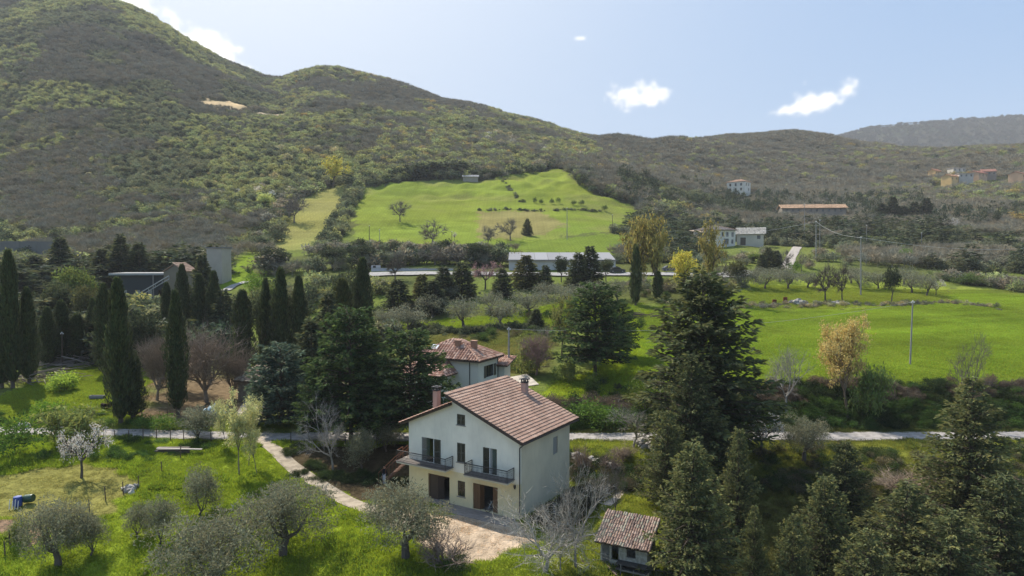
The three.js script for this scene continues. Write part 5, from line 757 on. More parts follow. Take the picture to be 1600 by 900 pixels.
// ───────────────────────── far houses ─────────────────────────
{ const g = farHouse({ name: 'villa', label: 'white villa with dark hip roof and triple windows behind the golden trees', px: 1116, base: 384, w: 13, d: 9, h: 5.9, rot: 0.32, roof: 'hip', rise: 1.6, wall: [0.74, 0.72, 0.68], roofCol: [0.16, 0.145, 0.14], wins: [[-5.2, 3.5, -4, 5.2], [0.2, 3.5, 1.3, 5.2], [2.2, 3.5, 3.3, 5.2], [4.6, 3.5, 5.7, 5.2], [1.2, 0.4, 3.4, 2.7], [4.6, 0.8, 5.6, 2.4], [-5.2, 0.8, -4, 2.4]], sink: 4, shutter: [0.15, 0.13, 0.12] });
  const p = part('porch', [bx(-10.5, 2.9, 0, -6.6, 3.1, 4.5), bx(-10.4, -2, 4.1, -10.1, 5, 4.4), bx(-8.6, -2, 4.1, -8.3, 5, 4.4), bx(-6.95, -2, 4.1, -6.65, 5, 4.4)], std(0.34, 0.25, 0.18), g); part('porch_roof', slab(V(-10.9, 5, 5), V(-6.55, 5, 5), V(-6.55, 6, -1), V(-10.9, 6, -1), 0.15), std(0.42, 0.32, 0.24, { map: T_rough }), p); }
farHouse({ name: 'farm_outbuilding', label: 'pale gabled outbuilding just right of the white villa', cat: 'building', px: 1172, base: 384, w: 10, d: 7, h: 4.6, rot: -0.35, rise: 2.2, wall: [0.58, 0.55, 0.5], roofCol: [0.42, 0.4, 0.36], wins: [[2.6, 2.6, 3.8, 4]], door: [[-3.6, 0.2, -1.6, 3.2]], sink: 3 });
{ const Z = -ground(1154, 303).z; farHouse({ name: 'white_farmhouse', label: 'white farmhouse with terracotta roof alone on the wooded slope', px: 1154, Z, w: 14, d: 10.5, h: 8.6, rot: -0.75, roof: 'hip', rise: 2, wall: [0.8, 0.78, 0.73], roofCol: [0.48, 0.3, 0.2], wins: [[-5, 5.6, -3.6, 7.6], [-0.7, 5.6, 0.8, 7.6], [3.6, 5.6, 5, 7.6], [-5, 2, -3.6, 4], [-0.7, 2, 0.8, 4], [3.6, 2, 5, 4]], side: [[-3, 5.6, -1.6, 7.6], [1.4, 5.6, 2.8, 7.6], [1.4, 2, 2.8, 4]], sink: 5 }); }
{ const Z = -ground(1268, 345).z; farHouse({ name: 'row_building', label: 'long stone farm building with thin terracotta roof on the right hillside', cat: 'building', px: 1268, Z, w: 36, d: 9, h: 7.4, rot: -0.12, rise: 1.8, over: 0.8, wall: [0.3, 0.275, 0.25], roofCol: [0.55, 0.36, 0.23], wins: [-16, -12.6, -9.2, -5.8, -2.4, 1, 4.4, 7.8, 11.2, 14.6].map((x) => [x, 5.2, x + 1.1, 6.6]).concat([-14, -8, -3, 3, 9].map((x) => [x, 1.8, x + 1.1, 3.4])), sink: 5 }); }
for (const [nm, lab, px, y, w, d, h, rot, roof, wall, rc] of [
  ['orange_house', 'small ochre house leftmost in the hillside village', 1460, 279, 9, 7, 4.2, 0.5, 'gable', [0.74, 0.5, 0.25], [0.45, 0.22, 0.13]],
  ['orange_house', 'bright ochre house in front in the hillside village', 1486, 290, 15, 9, 4.8, 0.5, 'gable', [0.78, 0.55, 0.27], [0.5, 0.28, 0.16]],
  ['grey_house', 'grey-white flat house right beside the bright ochre village house', 1506, 288, 11, 9, 6.2, -0.2, 'flat', [0.5, 0.5, 0.5], [0.5, 0.49, 0.47]],
  ['white_house', 'whitish house behind the village front with a pale roof terrace', 1494, 276, 12, 8, 5, 0.1, 'flat', [0.62, 0.6, 0.57], [0.55, 0.53, 0.5]],
  ['red_roofed_house', 'red-roofed tan house in the right half of the hillside village', 1527, 284, 15, 9, 4.6, 0.55, 'gable', [0.6, 0.42, 0.3], [0.5, 0.22, 0.16]],
  ['red_roofed_house', 'dark house with low red roof behind the tan village house', 1543, 281, 11, 8, 4.5, -0.3, 'gable', [0.34, 0.28, 0.25], [0.4, 0.2, 0.15]],
  ['peach_house', 'peach house with red roof at the right picture border', 1593, 290, 17, 10, 6, 0.6, 'gable', [0.78, 0.52, 0.35], [0.48, 0.25, 0.17]]]) { const Z = -ground(px, y).z; farHouse({ name: nm, label: lab, px, Z, w, d, h, rot, roof, wall, roofCol: rc, rise: 2, wins: [[-w / 2 + 1, h - 2.4, -w / 2 + 2.2, h - 0.8], [w / 2 - 2.4, h - 2.4, w / 2 - 1.2, h - 0.8], [-0.6, h - 2.4, 0.6, h - 0.8]], side: [[-0.6, h - 2.4, 0.6, h - 0.8]], sink: 8 }).position.y += 2.5; }
farHouse({ name: 'hill_cabin', label: 'tiny grey-roofed cabin at the top edge of the upper field', cat: 'cabin', px: 735, base: 281, w: 9, d: 5, h: 1.6, rot: 0.1, rise: 1, wall: [0.4, 0.36, 0.33], roofCol: [0.42, 0.42, 0.43], sink: 2 });
// ───────────────────────── poles and wires ─────────────────────────
const M_pole = std(0.42, 0.4, 0.36, { map: T_rough }), M_woodpole = std(0.16, 0.12, 0.09, { map: T_wood });
const poleTop = {};
function pole(key, px, base, topY, label, { Z, r = 0.14, mat = M_pole, arms = [], top = px } = {}) {
  const p = Z ? onGround(px, Z) : ground(px, base), t = at(top, topY, -p.z), h = t.y - p.y; const g = thing('utility_pole', label, 'utility pole', p); const tip = V(t.x - p.x, h, 0);
  part('shaft', rod(V(0, -0.5, 0), tip, r, r * 0.62, 8), mat, g);
  part('insulator', [[-0.18, 0.1], [0.18, 0.1], [0, 0.25]].map(([x, y]) => new THREE.CylinderGeometry(0.05, 0.07, 0.22, 6).translate(tip.x + x, h + y - 0.1, 0.05)), M_white, g);
  for (const [y, w] of arms) part('crossarm', bx(tip.x - w / 2, h - y - 0.07, -0.06, tip.x + w / 2, h - y + 0.07, 0.06), mat, g);
  poleTop[key] = V(t.x, t.y, t.z); return g;
}
pole('a', 795, 0, 514, 'grey utility pole at the drive right of the hip-roofed house', { Z: 92, r: 0.17 });
pole('b', 1422, 570, 472, 'pale utility pole alone in the bright right field', { r: 0.13, mat: M_pole, top: 1426 });
pole('c', 1345, 462, 371, 'tall pale pole with crossarm between the pollards and the ivy-clad tree', { arms: [[0.1, 1.7]], r: 0.2 });
pole('d', 1275, 0, 346, 'pale pole with several insulators above the pale gravel ramp', { Z: 225, arms: [[0.5, 1.6], [1.3, 1.2]], r: 0.2 });
pole('e', 1257, 0, 319, 'thin pole before the long stone farm building', { Z: 300, r: 0.18, arms: [[0.6, 1.8]] });
pole('f', 886, 374, 325, 'tall thin pole standing in the upper green field', { r: 0.16 });
pole('g', 957, 364, 336, 'short dark pole at the right edge of the upper green field', { r: 0.14, mat: M_woodpole });
pole('h', 1440, 0, 364, 'thin pole on the right hillside below the dark grove', { Z: 260, r: 0.16 });
pole('i', 577, 388, 353, 'dark pole at the lower left corner of the upper field', { r: 0.16, mat: M_woodpole });
pole('j', 593, 388, 359, 'short lamp-like post beside the dark pole in the upper field', { r: 0.12 });
pole('k', 97, 572, 521, 'brown wooden pole before the far left cypress row', { r: 0.12, mat: M_woodpole });
pole('l', 706, 388, 362, 'short pole by the tiny pale-crowned tree', { r: 0.12, mat: M_woodpole });
pole('m', 1354, 0, 352, 'thin pole behind the tall crossarm pole', { Z: 270, r: 0.14 });
pole('n', 1281, 0, 344, 'thinner pole behind the pole with several insulators', { Z: 240, r: 0.14 });
function wire(a, b, sag, label, r = 0.02) { const pts = []; for (let i = 0; i <= 20; i++) { const t = i / 20, p = a.clone().lerp(b, t); p.y -= sag * 4 * t * (1 - t); pts.push(p); } single('power_line', new THREE.TubeGeometry(new THREE.CatmullRomCurve3(pts), 30, r, 4), std(0.5, 0.5, 0.5, { roughness: 0.4, metalness: 0.5 }), label, 'power line'); }
wire(poleTop.a, poleTop.b, 1.6, 'bright power line running right from the pole behind the white house', 0.014);
wire(poleTop.c, poleTop.d, 1.2, 'power line from the crossarm pole to the insulator pole', 0.03);
wire(poleTop.d, at(1040, 372, 240), 1.5, 'power line running left from the insulator pole past the villa', 0.03);
wire(poleTop.c, at(1640, 384, 230), 2, 'power line running right from the crossarm pole', 0.03);
// ───────────────────────── fences ─────────────────────────
function fence(label, pts, hgt, step, mat = M_woodpole, cat = 'fence') {
  const g = thing('wire_fence', label, cat, pts[0]); const o = pts[0]; const P = []; for (let i = 0; i < pts.length - 1; i++) { const n = Math.max(1, Math.round(pts[i].distanceTo(pts[i + 1]) / step)); for (let k = 0; k < n; k++) { const q = pts[i].clone().lerp(pts[i + 1], k / n); q.y = H(q.x, q.z); P.push(q); } } P.push(pts[pts.length - 1]);
  P.forEach((q, i) => part('post', rod(q.clone().sub(o).add(V(0, -0.3, 0)), q.clone().sub(o).add(V((hash2(i, 5) - 0.5) * 0.12, hgt * (0.85 + 0.3 * hash2(i, 7)), 0)), 0.055, 0.045, 5), mat, g));
  const w = []; for (const f of [0.3, 0.6, 0.88]) for (let i = 0; i < P.length - 1; i++) w.push(rod(P[i].clone().sub(o).add(V(0, hgt * f, 0)), P[i + 1].clone().sub(o).add(V(0, hgt * f, 0)), 0.006, 0.006, 3)); part('wire', w, M_iron, g); return g;
}
fence('wire fence of dark posts along the near road edge on the left', [onGround(128, 72.6), onGround(180, 72.6), onGround(245, 72.6), onGround(330, 72.6)], 1.15, 1.35);
fence('low fence of dark stakes around the dry garden lawn', [ground(140, 802), ground(165, 782), ground(193, 772), ground(217, 760), ground(253, 738), ground(282, 716)], 1.15, 2.6);
fence('low post fence before the goats beyond the road', [onGround(142, 81), onGround(178, 81), onGround(222, 81.5), onGround(262, 81.5)], 1.3, 2.4);
fence('wire fence under the silvery bare tree along the road', [onGround(455, 72.4), onGround(540, 72.4), onGround(612, 72.4)], 1.2, 1.9, M_dark);
fence('thin fence on the dug soil in the lower left corner', [ground(8, 868), ground(16, 852), ground(30, 830)], 1.1, 1.4);
// ───────────────────────── stones, heaps ─────────────────────────
const stoneGeos = [1, 2, 3, 4].map((s) => { const g = new THREE.DodecahedronGeometry(0.5, 0), p = g.attributes.position, r = RNG(s + 300), m = new Map(); for (let i = 0; i < p.count; i++) { const k = [p.getX(i), p.getY(i), p.getZ(i)].map((v) => v.toFixed(2)).join(); if (!m.has(k)) m.set(k, 0.75 + 0.5 * r()); const f = m.get(k); p.setXYZ(i, p.getX(i) * f, p.getY(i) * f * 0.7, p.getZ(i) * f); } g.computeVertexNormals(); return g; });
const M_stone = [[0.5, 0.46, 0.4], [0.42, 0.39, 0.34], [0.58, 0.54, 0.48], [0.33, 0.31, 0.28]].map((c) => std(...c, { map: T_rough }));
function stones(name, label, cat, pts, n, size, spread, hgt, seed, bright = 0) { const g = thing(name, label, cat, pts[0]), o = pts[0], r = RNG(seed); const cv = pts.length > 1 ? new THREE.CatmullRomCurve3(pts) : null; for (let i = 0; i < n; i++) { const q = (cv ? cv.getPointAt(r()) : o.clone()).clone(); const k = r(); q.x += (r() - 0.5) * spread * (1 - 0.5 * k); q.z += (r() - 0.5) * spread * (1 - 0.5 * k); q.y = H(q.x, q.z) + k * hgt; const m = part('stone', stoneGeos[i % 4], M_stone[bright ? [0, 2, 2, 1][i % 4] : i % 4], g); m.position.copy(q.sub(o)); m.scale.setScalar(size * (0.6 + 0.8 * r())); m.rotation.set(r() * 3, r() * 6, r() * 0.6); } return g; }
stones('stone_wall', 'low tumbled dry-stone wall from the house back corner to the footpath', 'stone wall', [ground(892, 716), ground(915, 721), ground(940, 730), ground(966, 738)], 110, 0.5, 0.7, 0.55, 5, 1);
stones('stone_heap', 'heap of pale stones by the road left of the giant fir', 'stone heap', [ground(1004, 693), ground(1012, 700)], 60, 0.62, 2.2, 0.7, 6, 1);
stones('stone_heap', 'small heap of grey stones between two garden fence stakes', 'stone heap', [ground(203, 766)], 18, 0.5, 1.6, 0.35, 7);
stones('stone_heap', 'row of pale boulders below the two dark pollards', 'stone heap', [ground(1300, 475), ground(1316, 475)], 16, 0.9, 2.5, 0.3, 8);
stones('stone_heap', 'few white rocks at the left end of the lower road', 'stone heap', [ground(34, 668), ground(44, 668)], 12, 0.7, 1.2, 0.3, 9, 1);
stones('stone_heap', 'dark rocky debris on the soil bank left of the pollards', 'stone heap', [ground(1236, 474), ground(1256, 475)], 20, 1.0, 3, 0.4, 10);
{ // woodpiles and logs
  const pile = (label, p, n, len, w, hh, mat, seed, turn, rr = 0.07) => { const g = thing('brushwood_pile', label, 'wood pile', p), r = RNG(seed); for (let i = 0; i < n; i++) { const a = turn + (r() - 0.5) * 1.3, L = len * (0.5 + 0.7 * r()), c = V((r() - 0.5) * w, r() * r() * hh, (r() - 0.5) * w * 0.5), d = V(Math.cos(a), (r() - 0.4) * 0.5, Math.sin(a)).normalize(); part('branch', rod(c.clone().addScaledVector(d, -L / 2), c.clone().addScaledVector(d, L / 2), rr * (0.5 + r()), rr * 0.4, 5), mat, g); } return g; };
  const bk = std(0.24, 0.2, 0.17), dk = std(0.13, 0.1, 0.08);
  pile('heap of bare cut branches before the far left cypresses', ground(62, 596), 70, 5, 9, 2.2, bk, 1, 0.3); pile('long heap of cut branches by the brown wooden pole', ground(95, 570), 60, 6, 9, 1.8, bk, 2, 0); pile('dark logs on the dry litter left of the hut', ground(938, 888), 7, 1.8, 2, 0.3, dk, 3, 0.8, 0.12); pile('brown brushwood heap on the slope by the giant fir', ground(1010, 494 + 0), 40, 3, 6, 1.2, dk, 4, 0);
  const g = thing('plank_stack', 'stack of grey planks with one long pale board below the road on the left', 'planks', ground(276, 708)); for (let i = 0; i < 7; i++) part('plank', bx(-2.2 + (i % 3) * 0.12, i * 0.07, -0.7 + (i % 2) * 0.5, 1.1 + (i % 2) * 0.2, i * 0.07 + 0.06, -0.3 + (i % 2) * 0.5), std(0.2, 0.17, 0.15, { map: T_wood }), g); const q = part('plank', bx(-1.8, 0.55, 0.3, 2.8, 0.62, 0.6), std(0.5, 0.45, 0.4, { map: T_wood }), g); q.rotation.z = -0.02;
}
// ───────────────────────── small things ─────────────────────────
{ // barrels
  const lathe = (r, h) => new THREE.LatheGeometry([[0, 0], [r * 0.9, 0], [r, h * 0.12], [r * 1.02, h * 0.3], [r * 0.97, h * 0.34], [r * 1.04, h * 0.5], [r * 0.97, h * 0.66], [r * 1.02, h * 0.7], [r, h * 0.88], [r * 0.9, h], [r * 0.86, h * 0.97], [0, h * 0.97]].map(([x, y]) => new THREE.Vector2(x, y)), 18);
  const b = thing('blue_barrel', 'blue plastic barrel with white stakes leaning on it on the dry lawn', 'barrel', ground(28, 791)); part('body', lathe(0.34, 0.85), std(0.02, 0.06, 0.26, { roughness: 0.4 }), b); for (let i = 0; i < 4; i++) part('stake', rod(V(-0.3 + i * 0.24, -0.05, 0.62), V(-0.34 + i * 0.24, 0.75 - 0.12 * (i % 2), 0.44), 0.035, 0.03, 5), M_white, b);
  const c = thing('green_barrel', 'dark green barrel lying just right of the blue barrel', 'barrel', ground(38, 787)); const m = part('body', lathe(0.34, 0.8), std(0.015, 0.06, 0.035, { roughness: 0.45 }), c); m.rotation.z = -1.45; m.position.set(0, 0.42, 0);
  for (const [px, py, l] of [[1210, 476, 'rusty red drum on the bank at the far edge of the right field'], [1227, 472, 'rusty red drum right of its twin, higher on the field bank']]) { const d = thing('rusty_drum', l, 'drum', ground(px, py)); part('body', lathe(0.45, 1.1), std(0.17, 0.05, 0.03, { roughness: 0.8, map: T_rough }), d); part('rim', new THREE.TorusGeometry(0.42, 0.04, 5, 18).rotateX(Math.PI / 2).translate(0, 1.08, 0), std(0.15, 0.05, 0.03), d); }
}
{ // tarpaulin over a heap: one lumpy sheet
  const P = [], I = [], n = 26, m = 16; for (let j = 0; j <= m; j++) for (let i = 0; i <= n; i++) { const u = i / n * 2 - 1, v = j / m * 2 - 1, e = 1 - Math.pow(Math.max(Math.abs(u), Math.abs(v)), 4); P.push(u * 1.3, Math.max(-0.1, e * (0.9 + 0.35 * Math.sin(u * 5 + 1) * Math.cos(v * 3) + (noise(u * 6 + 9, v * 6) - 0.5) * 0.5)), v * 0.9); } for (let j = 0; j < m; j++) for (let i = 0; i < n; i++) { const a = j * (n + 1) + i; I.push(a, a + n + 1, a + 1, a + 1, a + n + 1, a + n + 2); } const g = new THREE.BufferGeometry(); g.setAttribute('position', new THREE.Float32BufferAttribute(P, 3)); g.setIndex(I); g.computeVertexNormals(); g.setAttribute('uv', new THREE.Float32BufferAttribute(new Float32Array(P.length / 3 * 2), 2)); const p = onGround(333, 83); g.translate(0, 0.25, 0); const t = thing('covered_heap', 'heap under a pale blue tarpaulin behind the slender budding trees', 'tarpaulin', p); part('tarpaulin', g, std(0.5, 0.62, 0.64, { roughness: 0.5 }), t); part('rope', [rod(V(-1.4, 0.1, 0.3), V(0, 1.35, 0.2), 0.015), rod(V(0, 1.35, 0.2), V(1.4, 0.1, 0.3), 0.015)], M_dark, t); }
{ const g = thing('garden_lamp', 'black tiered garden lamp post before the side wall of the white house', 'lamp post', onGround(866, 54)); part('post', rod(V(0, -0.2, 0), V(0, 0.9, 0), 0.09, 0.09, 8), M_dark, g); for (let i = 0; i < 3; i++) part('louvre', new THREE.CylinderGeometry(0.13, 0.19, 0.1, 12).translate(0, 0.98 + i * 0.22, 0), M_dark, g); part('core', rod(V(0, 0.9, 0), V(0, 1.55, 0), 0.09, 0.09, 8), std(0.5, 0.48, 0.42), g); part('cap', new THREE.ConeGeometry(0.2, 0.16, 12).translate(0, 1.64, 0), M_dark, g); }
{ const g = thing('grey_trough', 'grey metal trough in the grass left of the roadside cypresses', 'trough', ground(152, 625)); part('basin', [bx(-0.9, 0.25, -0.3, 0.9, 0.3, 0.3), bx(-0.9, 0.3, -0.3, -0.85, 0.6, 0.3), bx(0.85, 0.3, -0.3, 0.9, 0.6, 0.3), bx(-0.85, 0.3, 0.25, 0.85, 0.6, 0.3), bx(-0.85, 0.3, -0.3, 0.85, 0.6, -0.25)], std(0.2, 0.2, 0.2, { metalness: 0.3, roughness: 0.5 }), g); part('leg', [bx(-0.7, -0.1, -0.25, -0.62, 0.25, 0.25), bx(0.62, -0.1, -0.25, 0.7, 0.25, 0.25)], M_iron, g); }
{ // bicycle in the garage doorway
  const [wx, wz] = fromHouse(-2.85, -0.5), g = thing('bicycle', 'pale bicycle standing in the open garage doorway', 'bicycle', [wx, HOUSE.y + 0.04, wz], HOUSE.rot + 1.25), m = std(0.6, 0.6, 0.58, { roughness: 0.35, metalness: 0.4 });
  for (const x of [-0.52, 0.52]) { const w = part('wheel', new THREE.TorusGeometry(0.33, 0.022, 6, 24).translate(x, 0.35, 0), M_dark, g); const sp = []; for (let i = 0; i < 8; i++) sp.push(rod(V(x, 0.35, 0), V(x + Math.cos(i * 0.785) * 0.32, 0.35 + Math.sin(i * 0.785) * 0.32, 0), 0.004, 0.004, 3)); part('spoke', sp, m, w); }
  part('frame', [rod(V(-0.52, 0.35, 0), V(-0.05, 0.33, 0), 0.018), rod(V(-0.52, 0.35, 0), V(-0.2, 0.85, 0), 0.016), rod(V(-0.05, 0.33, 0), V(-0.22, 0.9, 0), 0.02), rod(V(-0.05, 0.33, 0), V(0.36, 0.8, 0), 0.022), rod(V(-0.2, 0.82, 0), V(0.34, 0.88, 0), 0.022), rod(V(0.32, 0.95, 0), V(0.52, 0.35, 0), 0.02)], m, g); part('handlebar', [rod(V(0.32, 1.02, -0.28), V(0.32, 1.02, 0.28), 0.016), rod(V(0.32, 0.95, 0), V(0.32, 1.02, 0), 0.016)], M_dark, g); part('saddle', new THREE.SphereGeometry(0.12, 10, 6).scale(1.2, 0.35, 0.6).translate(-0.24, 0.95, 0), M_dark, g); part('pedal', [rod(V(-0.05, 0.33, -0.1), V(0.06, 0.2, -0.1), 0.012), rod(V(-0.05, 0.33, 0.1), V(-0.16, 0.46, 0.1), 0.012)], M_dark, g);
}
function car(label, px, Z, turn, paint) {
  const g = thing('parked_car', label, 'car', onGround(px, Z).add(V(0, 0.4, 0)), turn), s = new THREE.Shape([[-2.05, 0.25], [2.0, 0.25], [2.08, 0.55], [1.95, 0.78], [1.05, 0.92], [0.45, 1.4], [-0.95, 1.44], [-1.75, 0.98], [-2.08, 0.92]].map(([x, y]) => new THREE.Vector2(x, y)));
  part('body', new THREE.ExtrudeGeometry(s, { depth: 1.5, bevelEnabled: true, bevelSize: 0.07, bevelThickness: 0.08, bevelSegments: 2 }).translate(0, 0, -0.75), std(...paint, { roughness: 0.25, metalness: 0.3 }), g);
  const gl = std(0.02, 0.025, 0.03, { roughness: 0.08 }); for (const z of [-0.845, 0.835]) { const w = new THREE.Shape([[-1.45, 0.98], [0.9, 0.95], [0.42, 1.33], [-0.9, 1.36]].map(([x, y]) => new THREE.Vector2(x, y))); part('side_window', new THREE.ExtrudeGeometry(w, { depth: 0.01, bevelEnabled: false }).translate(0, 0, z), gl, g); } part('windscreen', slab(V(1.13, 0.97, 0.66), V(1.13, 0.97, -0.66), V(0.56, 1.41, -0.6), V(0.56, 1.41, 0.6), 0.02), gl, g);
  for (const x of [-1.3, 1.3]) for (const z of [-0.8, 0.8]) { const w = part('wheel', new THREE.CylinderGeometry(0.32, 0.32, 0.2, 16).rotateX(Math.PI / 2).translate(x, 0.32, z), M_dark, g); part('rim', new THREE.CylinderGeometry(0.18, 0.18, 0.22, 10).rotateX(Math.PI / 2).translate(x, 0.32, z), M_pole, w); } for (const z of [-0.55, 0.55]) part('headlight', bx(2.03, 0.6, z - 0.16, 2.12, 0.72, z + 0.16), M_white, g);
}
car('dark car parked beside the right end of the long grey building', 964, 182, 0.1, [0.06, 0.06, 0.065]); car('dark grey car on the upper road behind the golden trees', 1047, 183, 0.05, [0.1, 0.1, 0.11]);
// ───────────────────────── person and goats ─────────────────────────
function blob(caps, cell, k = 0.03) { // tapered capsules [a, b, ra, rb] joined smoothly
  const bb = new THREE.Box3(); for (const [a, b, ra, rb] of caps) { const m = Math.max(ra, rb) + cell * 3; bb.expandByPoint(a.clone().addScalar(m)); bb.expandByPoint(a.clone().addScalar(-m)); bb.expandByPoint(b.clone().addScalar(m)); bb.expandByPoint(b.clone().addScalar(-m)); }
  const sz = bb.getSize(V(0, 0, 0)), ext = Math.max(sz.x, sz.y, sz.z), n = Math.ceil(ext / cell), c = bb.getCenter(V(0, 0, 0)), mc = new MarchingCubes(n, M_white, false, false, 40000), p = V(0, 0, 0), half = ext / 2; mc.isolation = 0;
  for (let z = 0; z < n; z++) for (let y = 0; y < n; y++) for (let x = 0; x < n; x++) { p.set((x - n / 2) / (n / 2) * half + c.x, (y - n / 2) / (n / 2) * half + c.y, (z - n / 2) / (n / 2) * half + c.z); let d = 1e3; for (const [a, b, ra, rb] of caps) { const ab = b.clone().sub(a), t = clamp(p.clone().sub(a).dot(ab) / Math.max(1e-9, ab.lengthSq())), q = p.distanceTo(a.clone().addScaledVector(ab, t)) - mix(ra, rb, t); const h = clamp(0.5 + 0.5 * (d - q) / k); d = mix(d, q, h) - k * h * (1 - h); } mc.field[x + y * n + z * n * n] = -d; }
  mc.update(); const N = mc.count, g = new THREE.BufferGeometry(), P = new Float32Array(N * 3); for (let i = 0; i < N * 3; i++) P[i] = mc.positionArray[i] * half + [c.x, c.y, c.z][i % 3]; g.setAttribute('position', new THREE.BufferAttribute(P, 3)); g.computeVertexNormals(); g.setAttribute('uv', new THREE.BufferAttribute(new Float32Array(N * 2), 2)); return g;
}
{ // person walking by the outdoor stair
  const p = ground(601, 757, 61.5), g = thing('person', 'person in dark top and pale trousers standing beside the outdoor stair', 'person', p, -0.5), J = (x, y, z) => V(x, y, z);
  const skin = std(0.45, 0.28, 0.2, { roughness: 0.6 }), hands = []; const armL = [J(-0.19, 1.36, 0), J(-0.25, 1.1, 0.02), J(-0.22, 0.86, 0.1)], armR = [J(0.19, 1.36, 0), J(0.26, 1.1, -0.02), J(0.24, 0.86, 0.08)];
  for (const A of [armL, armR]) { const w = A[2], d = A[2].clone().sub(A[1]).normalize(); hands.push([w, w.clone().addScaledVector(d, 0.08), 0.03, 0.034]); for (let i = 0; i < 4; i++) { const b = w.clone().addScaledVector(d, 0.08).add(V(0, 0, -0.03 + i * 0.02)), m = b.clone().addScaledVector(d, 0.045 - 0.005 * Math.abs(i - 1.5)).add(V(0.004, 0, 0)); hands.push([b, m, 0.009, 0.008], [m, m.clone().addScaledVector(d, 0.03).add(V(Math.sign(-w.x) * 0.012, 0, 0)), 0.008, 0.007]); } const tb = w.clone().addScaledVector(d, 0.03).add(V(0, 0, 0.03)); hands.push([tb, tb.clone().addScaledVector(d, 0.04).add(V(0, 0, 0.025)), 0.011, 0.009]); }
  part('body', [blob([[J(0, 1.42, 0), J(0, 1.5, 0.01), 0.055, 0.055], [J(0, 1.6, 0.01), J(0, 1.66, 0), 0.085, 0.095], [J(0, 1.56, 0.045), J(0, 1.6, 0.06), 0.05, 0.05], [J(0, 1.585, 0.1), J(0, 1.6, 0.1), 0.016, 0.012], [J(-0.09, 1.6, 0), J(-0.09, 1.63, 0), 0.02, 0.02], [J(0.09, 1.6, 0), J(0.09, 1.63, 0), 0.02, 0.02], [J(0, 1.38, 0), J(0, 1.0, 0), 0.1, 0.11], [armL[0], armL[1], 0.045, 0.038], [armL[1], armL[2], 0.038, 0.028], [armR[0], armR[1], 0.045, 0.038], [armR[1], armR[2], 0.038, 0.028], [J(-0.09, 0.92, 0), J(-0.1, 0.5, 0.04), 0.075, 0.055], [J(-0.1, 0.5, 0.04), J(-0.11, 0.08, -0.04), 0.055, 0.04], [J(0.09, 0.92, 0), J(0.11, 0.5, 0.06), 0.075, 0.055], [J(0.11, 0.5, 0.06), J(0.12, 0.08, 0.06), 0.055, 0.04]], 0.022, 0.03), blob(hands.slice(0, hands.length / 2), 0.006, 0.006), blob(hands.slice(hands.length / 2), 0.006, 0.006)], skin, g);
  part('jacket', blob([[J(0, 1.4, 0), J(0, 1.02, 0), 0.15, 0.145], [J(-0.12, 1.38, 0), J(0.12, 1.38, 0), 0.09, 0.09], [armL[0], armL[1], 0.068, 0.058], [armL[1], armL[2], 0.058, 0.045], [armR[0], armR[1], 0.068, 0.058], [armR[1], armR[2], 0.058, 0.045]], 0.022, 0.05), std(0.02, 0.02, 0.024), g);
  part('trousers', blob([[J(-0.08, 0.98, 0), J(0.08, 0.98, 0), 0.12, 0.12], [J(-0.09, 0.92, 0), J(-0.1, 0.5, 0.04), 0.1, 0.075], [J(-0.1, 0.5, 0.04), J(-0.11, 0.1, -0.04), 0.075, 0.06], [J(0.09, 0.92, 0), J(0.11, 0.5, 0.06), 0.1, 0.075], [J(0.11, 0.5, 0.06), J(0.12, 0.1, 0.06), 0.075, 0.06]], 0.022, 0.03), std(0.45, 0.46, 0.48), g);
  part('hair', blob([[J(0, 1.69, -0.02), J(0, 1.6, -0.06), 0.088, 0.07]], 0.02, 0.02), std(0.02, 0.015, 0.012), g); for (const [x, z] of [[-0.11, -0.02], [0.12, 0.1]]) part('shoe', blob([[J(x, 0.045, z - 0.06), J(x, 0.035, z + 0.12), 0.045, 0.038]], 0.015, 0.02), M_dark, g);
}
function goat(label, px, Z, turn, col, grazing) {
  const g = thing('goat', label, 'goat', onGround(px, Z), turn), J = V, hd = grazing ? [J(0.52, 0.35, 0), J(0.66, 0.16, 0)] : [J(0.62, 0.92, 0), J(0.8, 0.84, 0)], nk = grazing ? J(0.4, 0.62, 0) : J(0.42, 0.68, 0), caps = [[J(-0.36, 0.62, 0), J(0.3, 0.6, 0), 0.17, 0.19], [J(0.32, 0.62, 0), nk, 0.15, 0.12], [nk, hd[0], 0.1, 0.075], [hd[0], hd[1], 0.08, 0.045], [J(-0.45, 0.7, 0), J(-0.56, 0.8, 0), 0.05, 0.02]];
  for (const z of [-0.11, 0.11]) { caps.push([J(0.3, 0.5, z), J(0.31, 0.27, z), 0.075, 0.04], [J(0.31, 0.27, z), J(0.3, 0.03, z), 0.035, 0.028], [J(-0.36, 0.55, z), J(-0.3, 0.36, z), 0.1, 0.055], [J(-0.3, 0.36, z), J(-0.43, 0.25, z), 0.05, 0.032], [J(-0.43, 0.25, z), J(-0.42, 0.03, z), 0.032, 0.026], [hd[0].clone().add(V(-0.03, 0.03, z * 0.4)), hd[0].clone().add(V(-0.08, 0.02, z * 1.3)), 0.025, 0.012]); }
  part('body', blob(caps, 0.024, 0.05), std(...col, { roughness: 0.95 }), g); part('horn', [-0.04, 0.04].map((z) => rod(hd[0].clone().add(V(-0.01, 0.06, z)), hd[0].clone().add(V(-0.12, 0.2, z * 1.6)), 0.018, 0.005, 5)), std(0.2, 0.18, 0.14), g);
}
goat('dark goat grazing left of the roadside cypress trunks', 162, 83.5, 2.6, [0.03, 0.02, 0.018], true); goat('red-brown goat grazing just right of the dark one', 174, 83.5, 0.3, [0.16, 0.055, 0.03], true); goat('dark brown goat between the two cypress trunks', 198, 84, 0.1, [0.06, 0.03, 0.022], false);
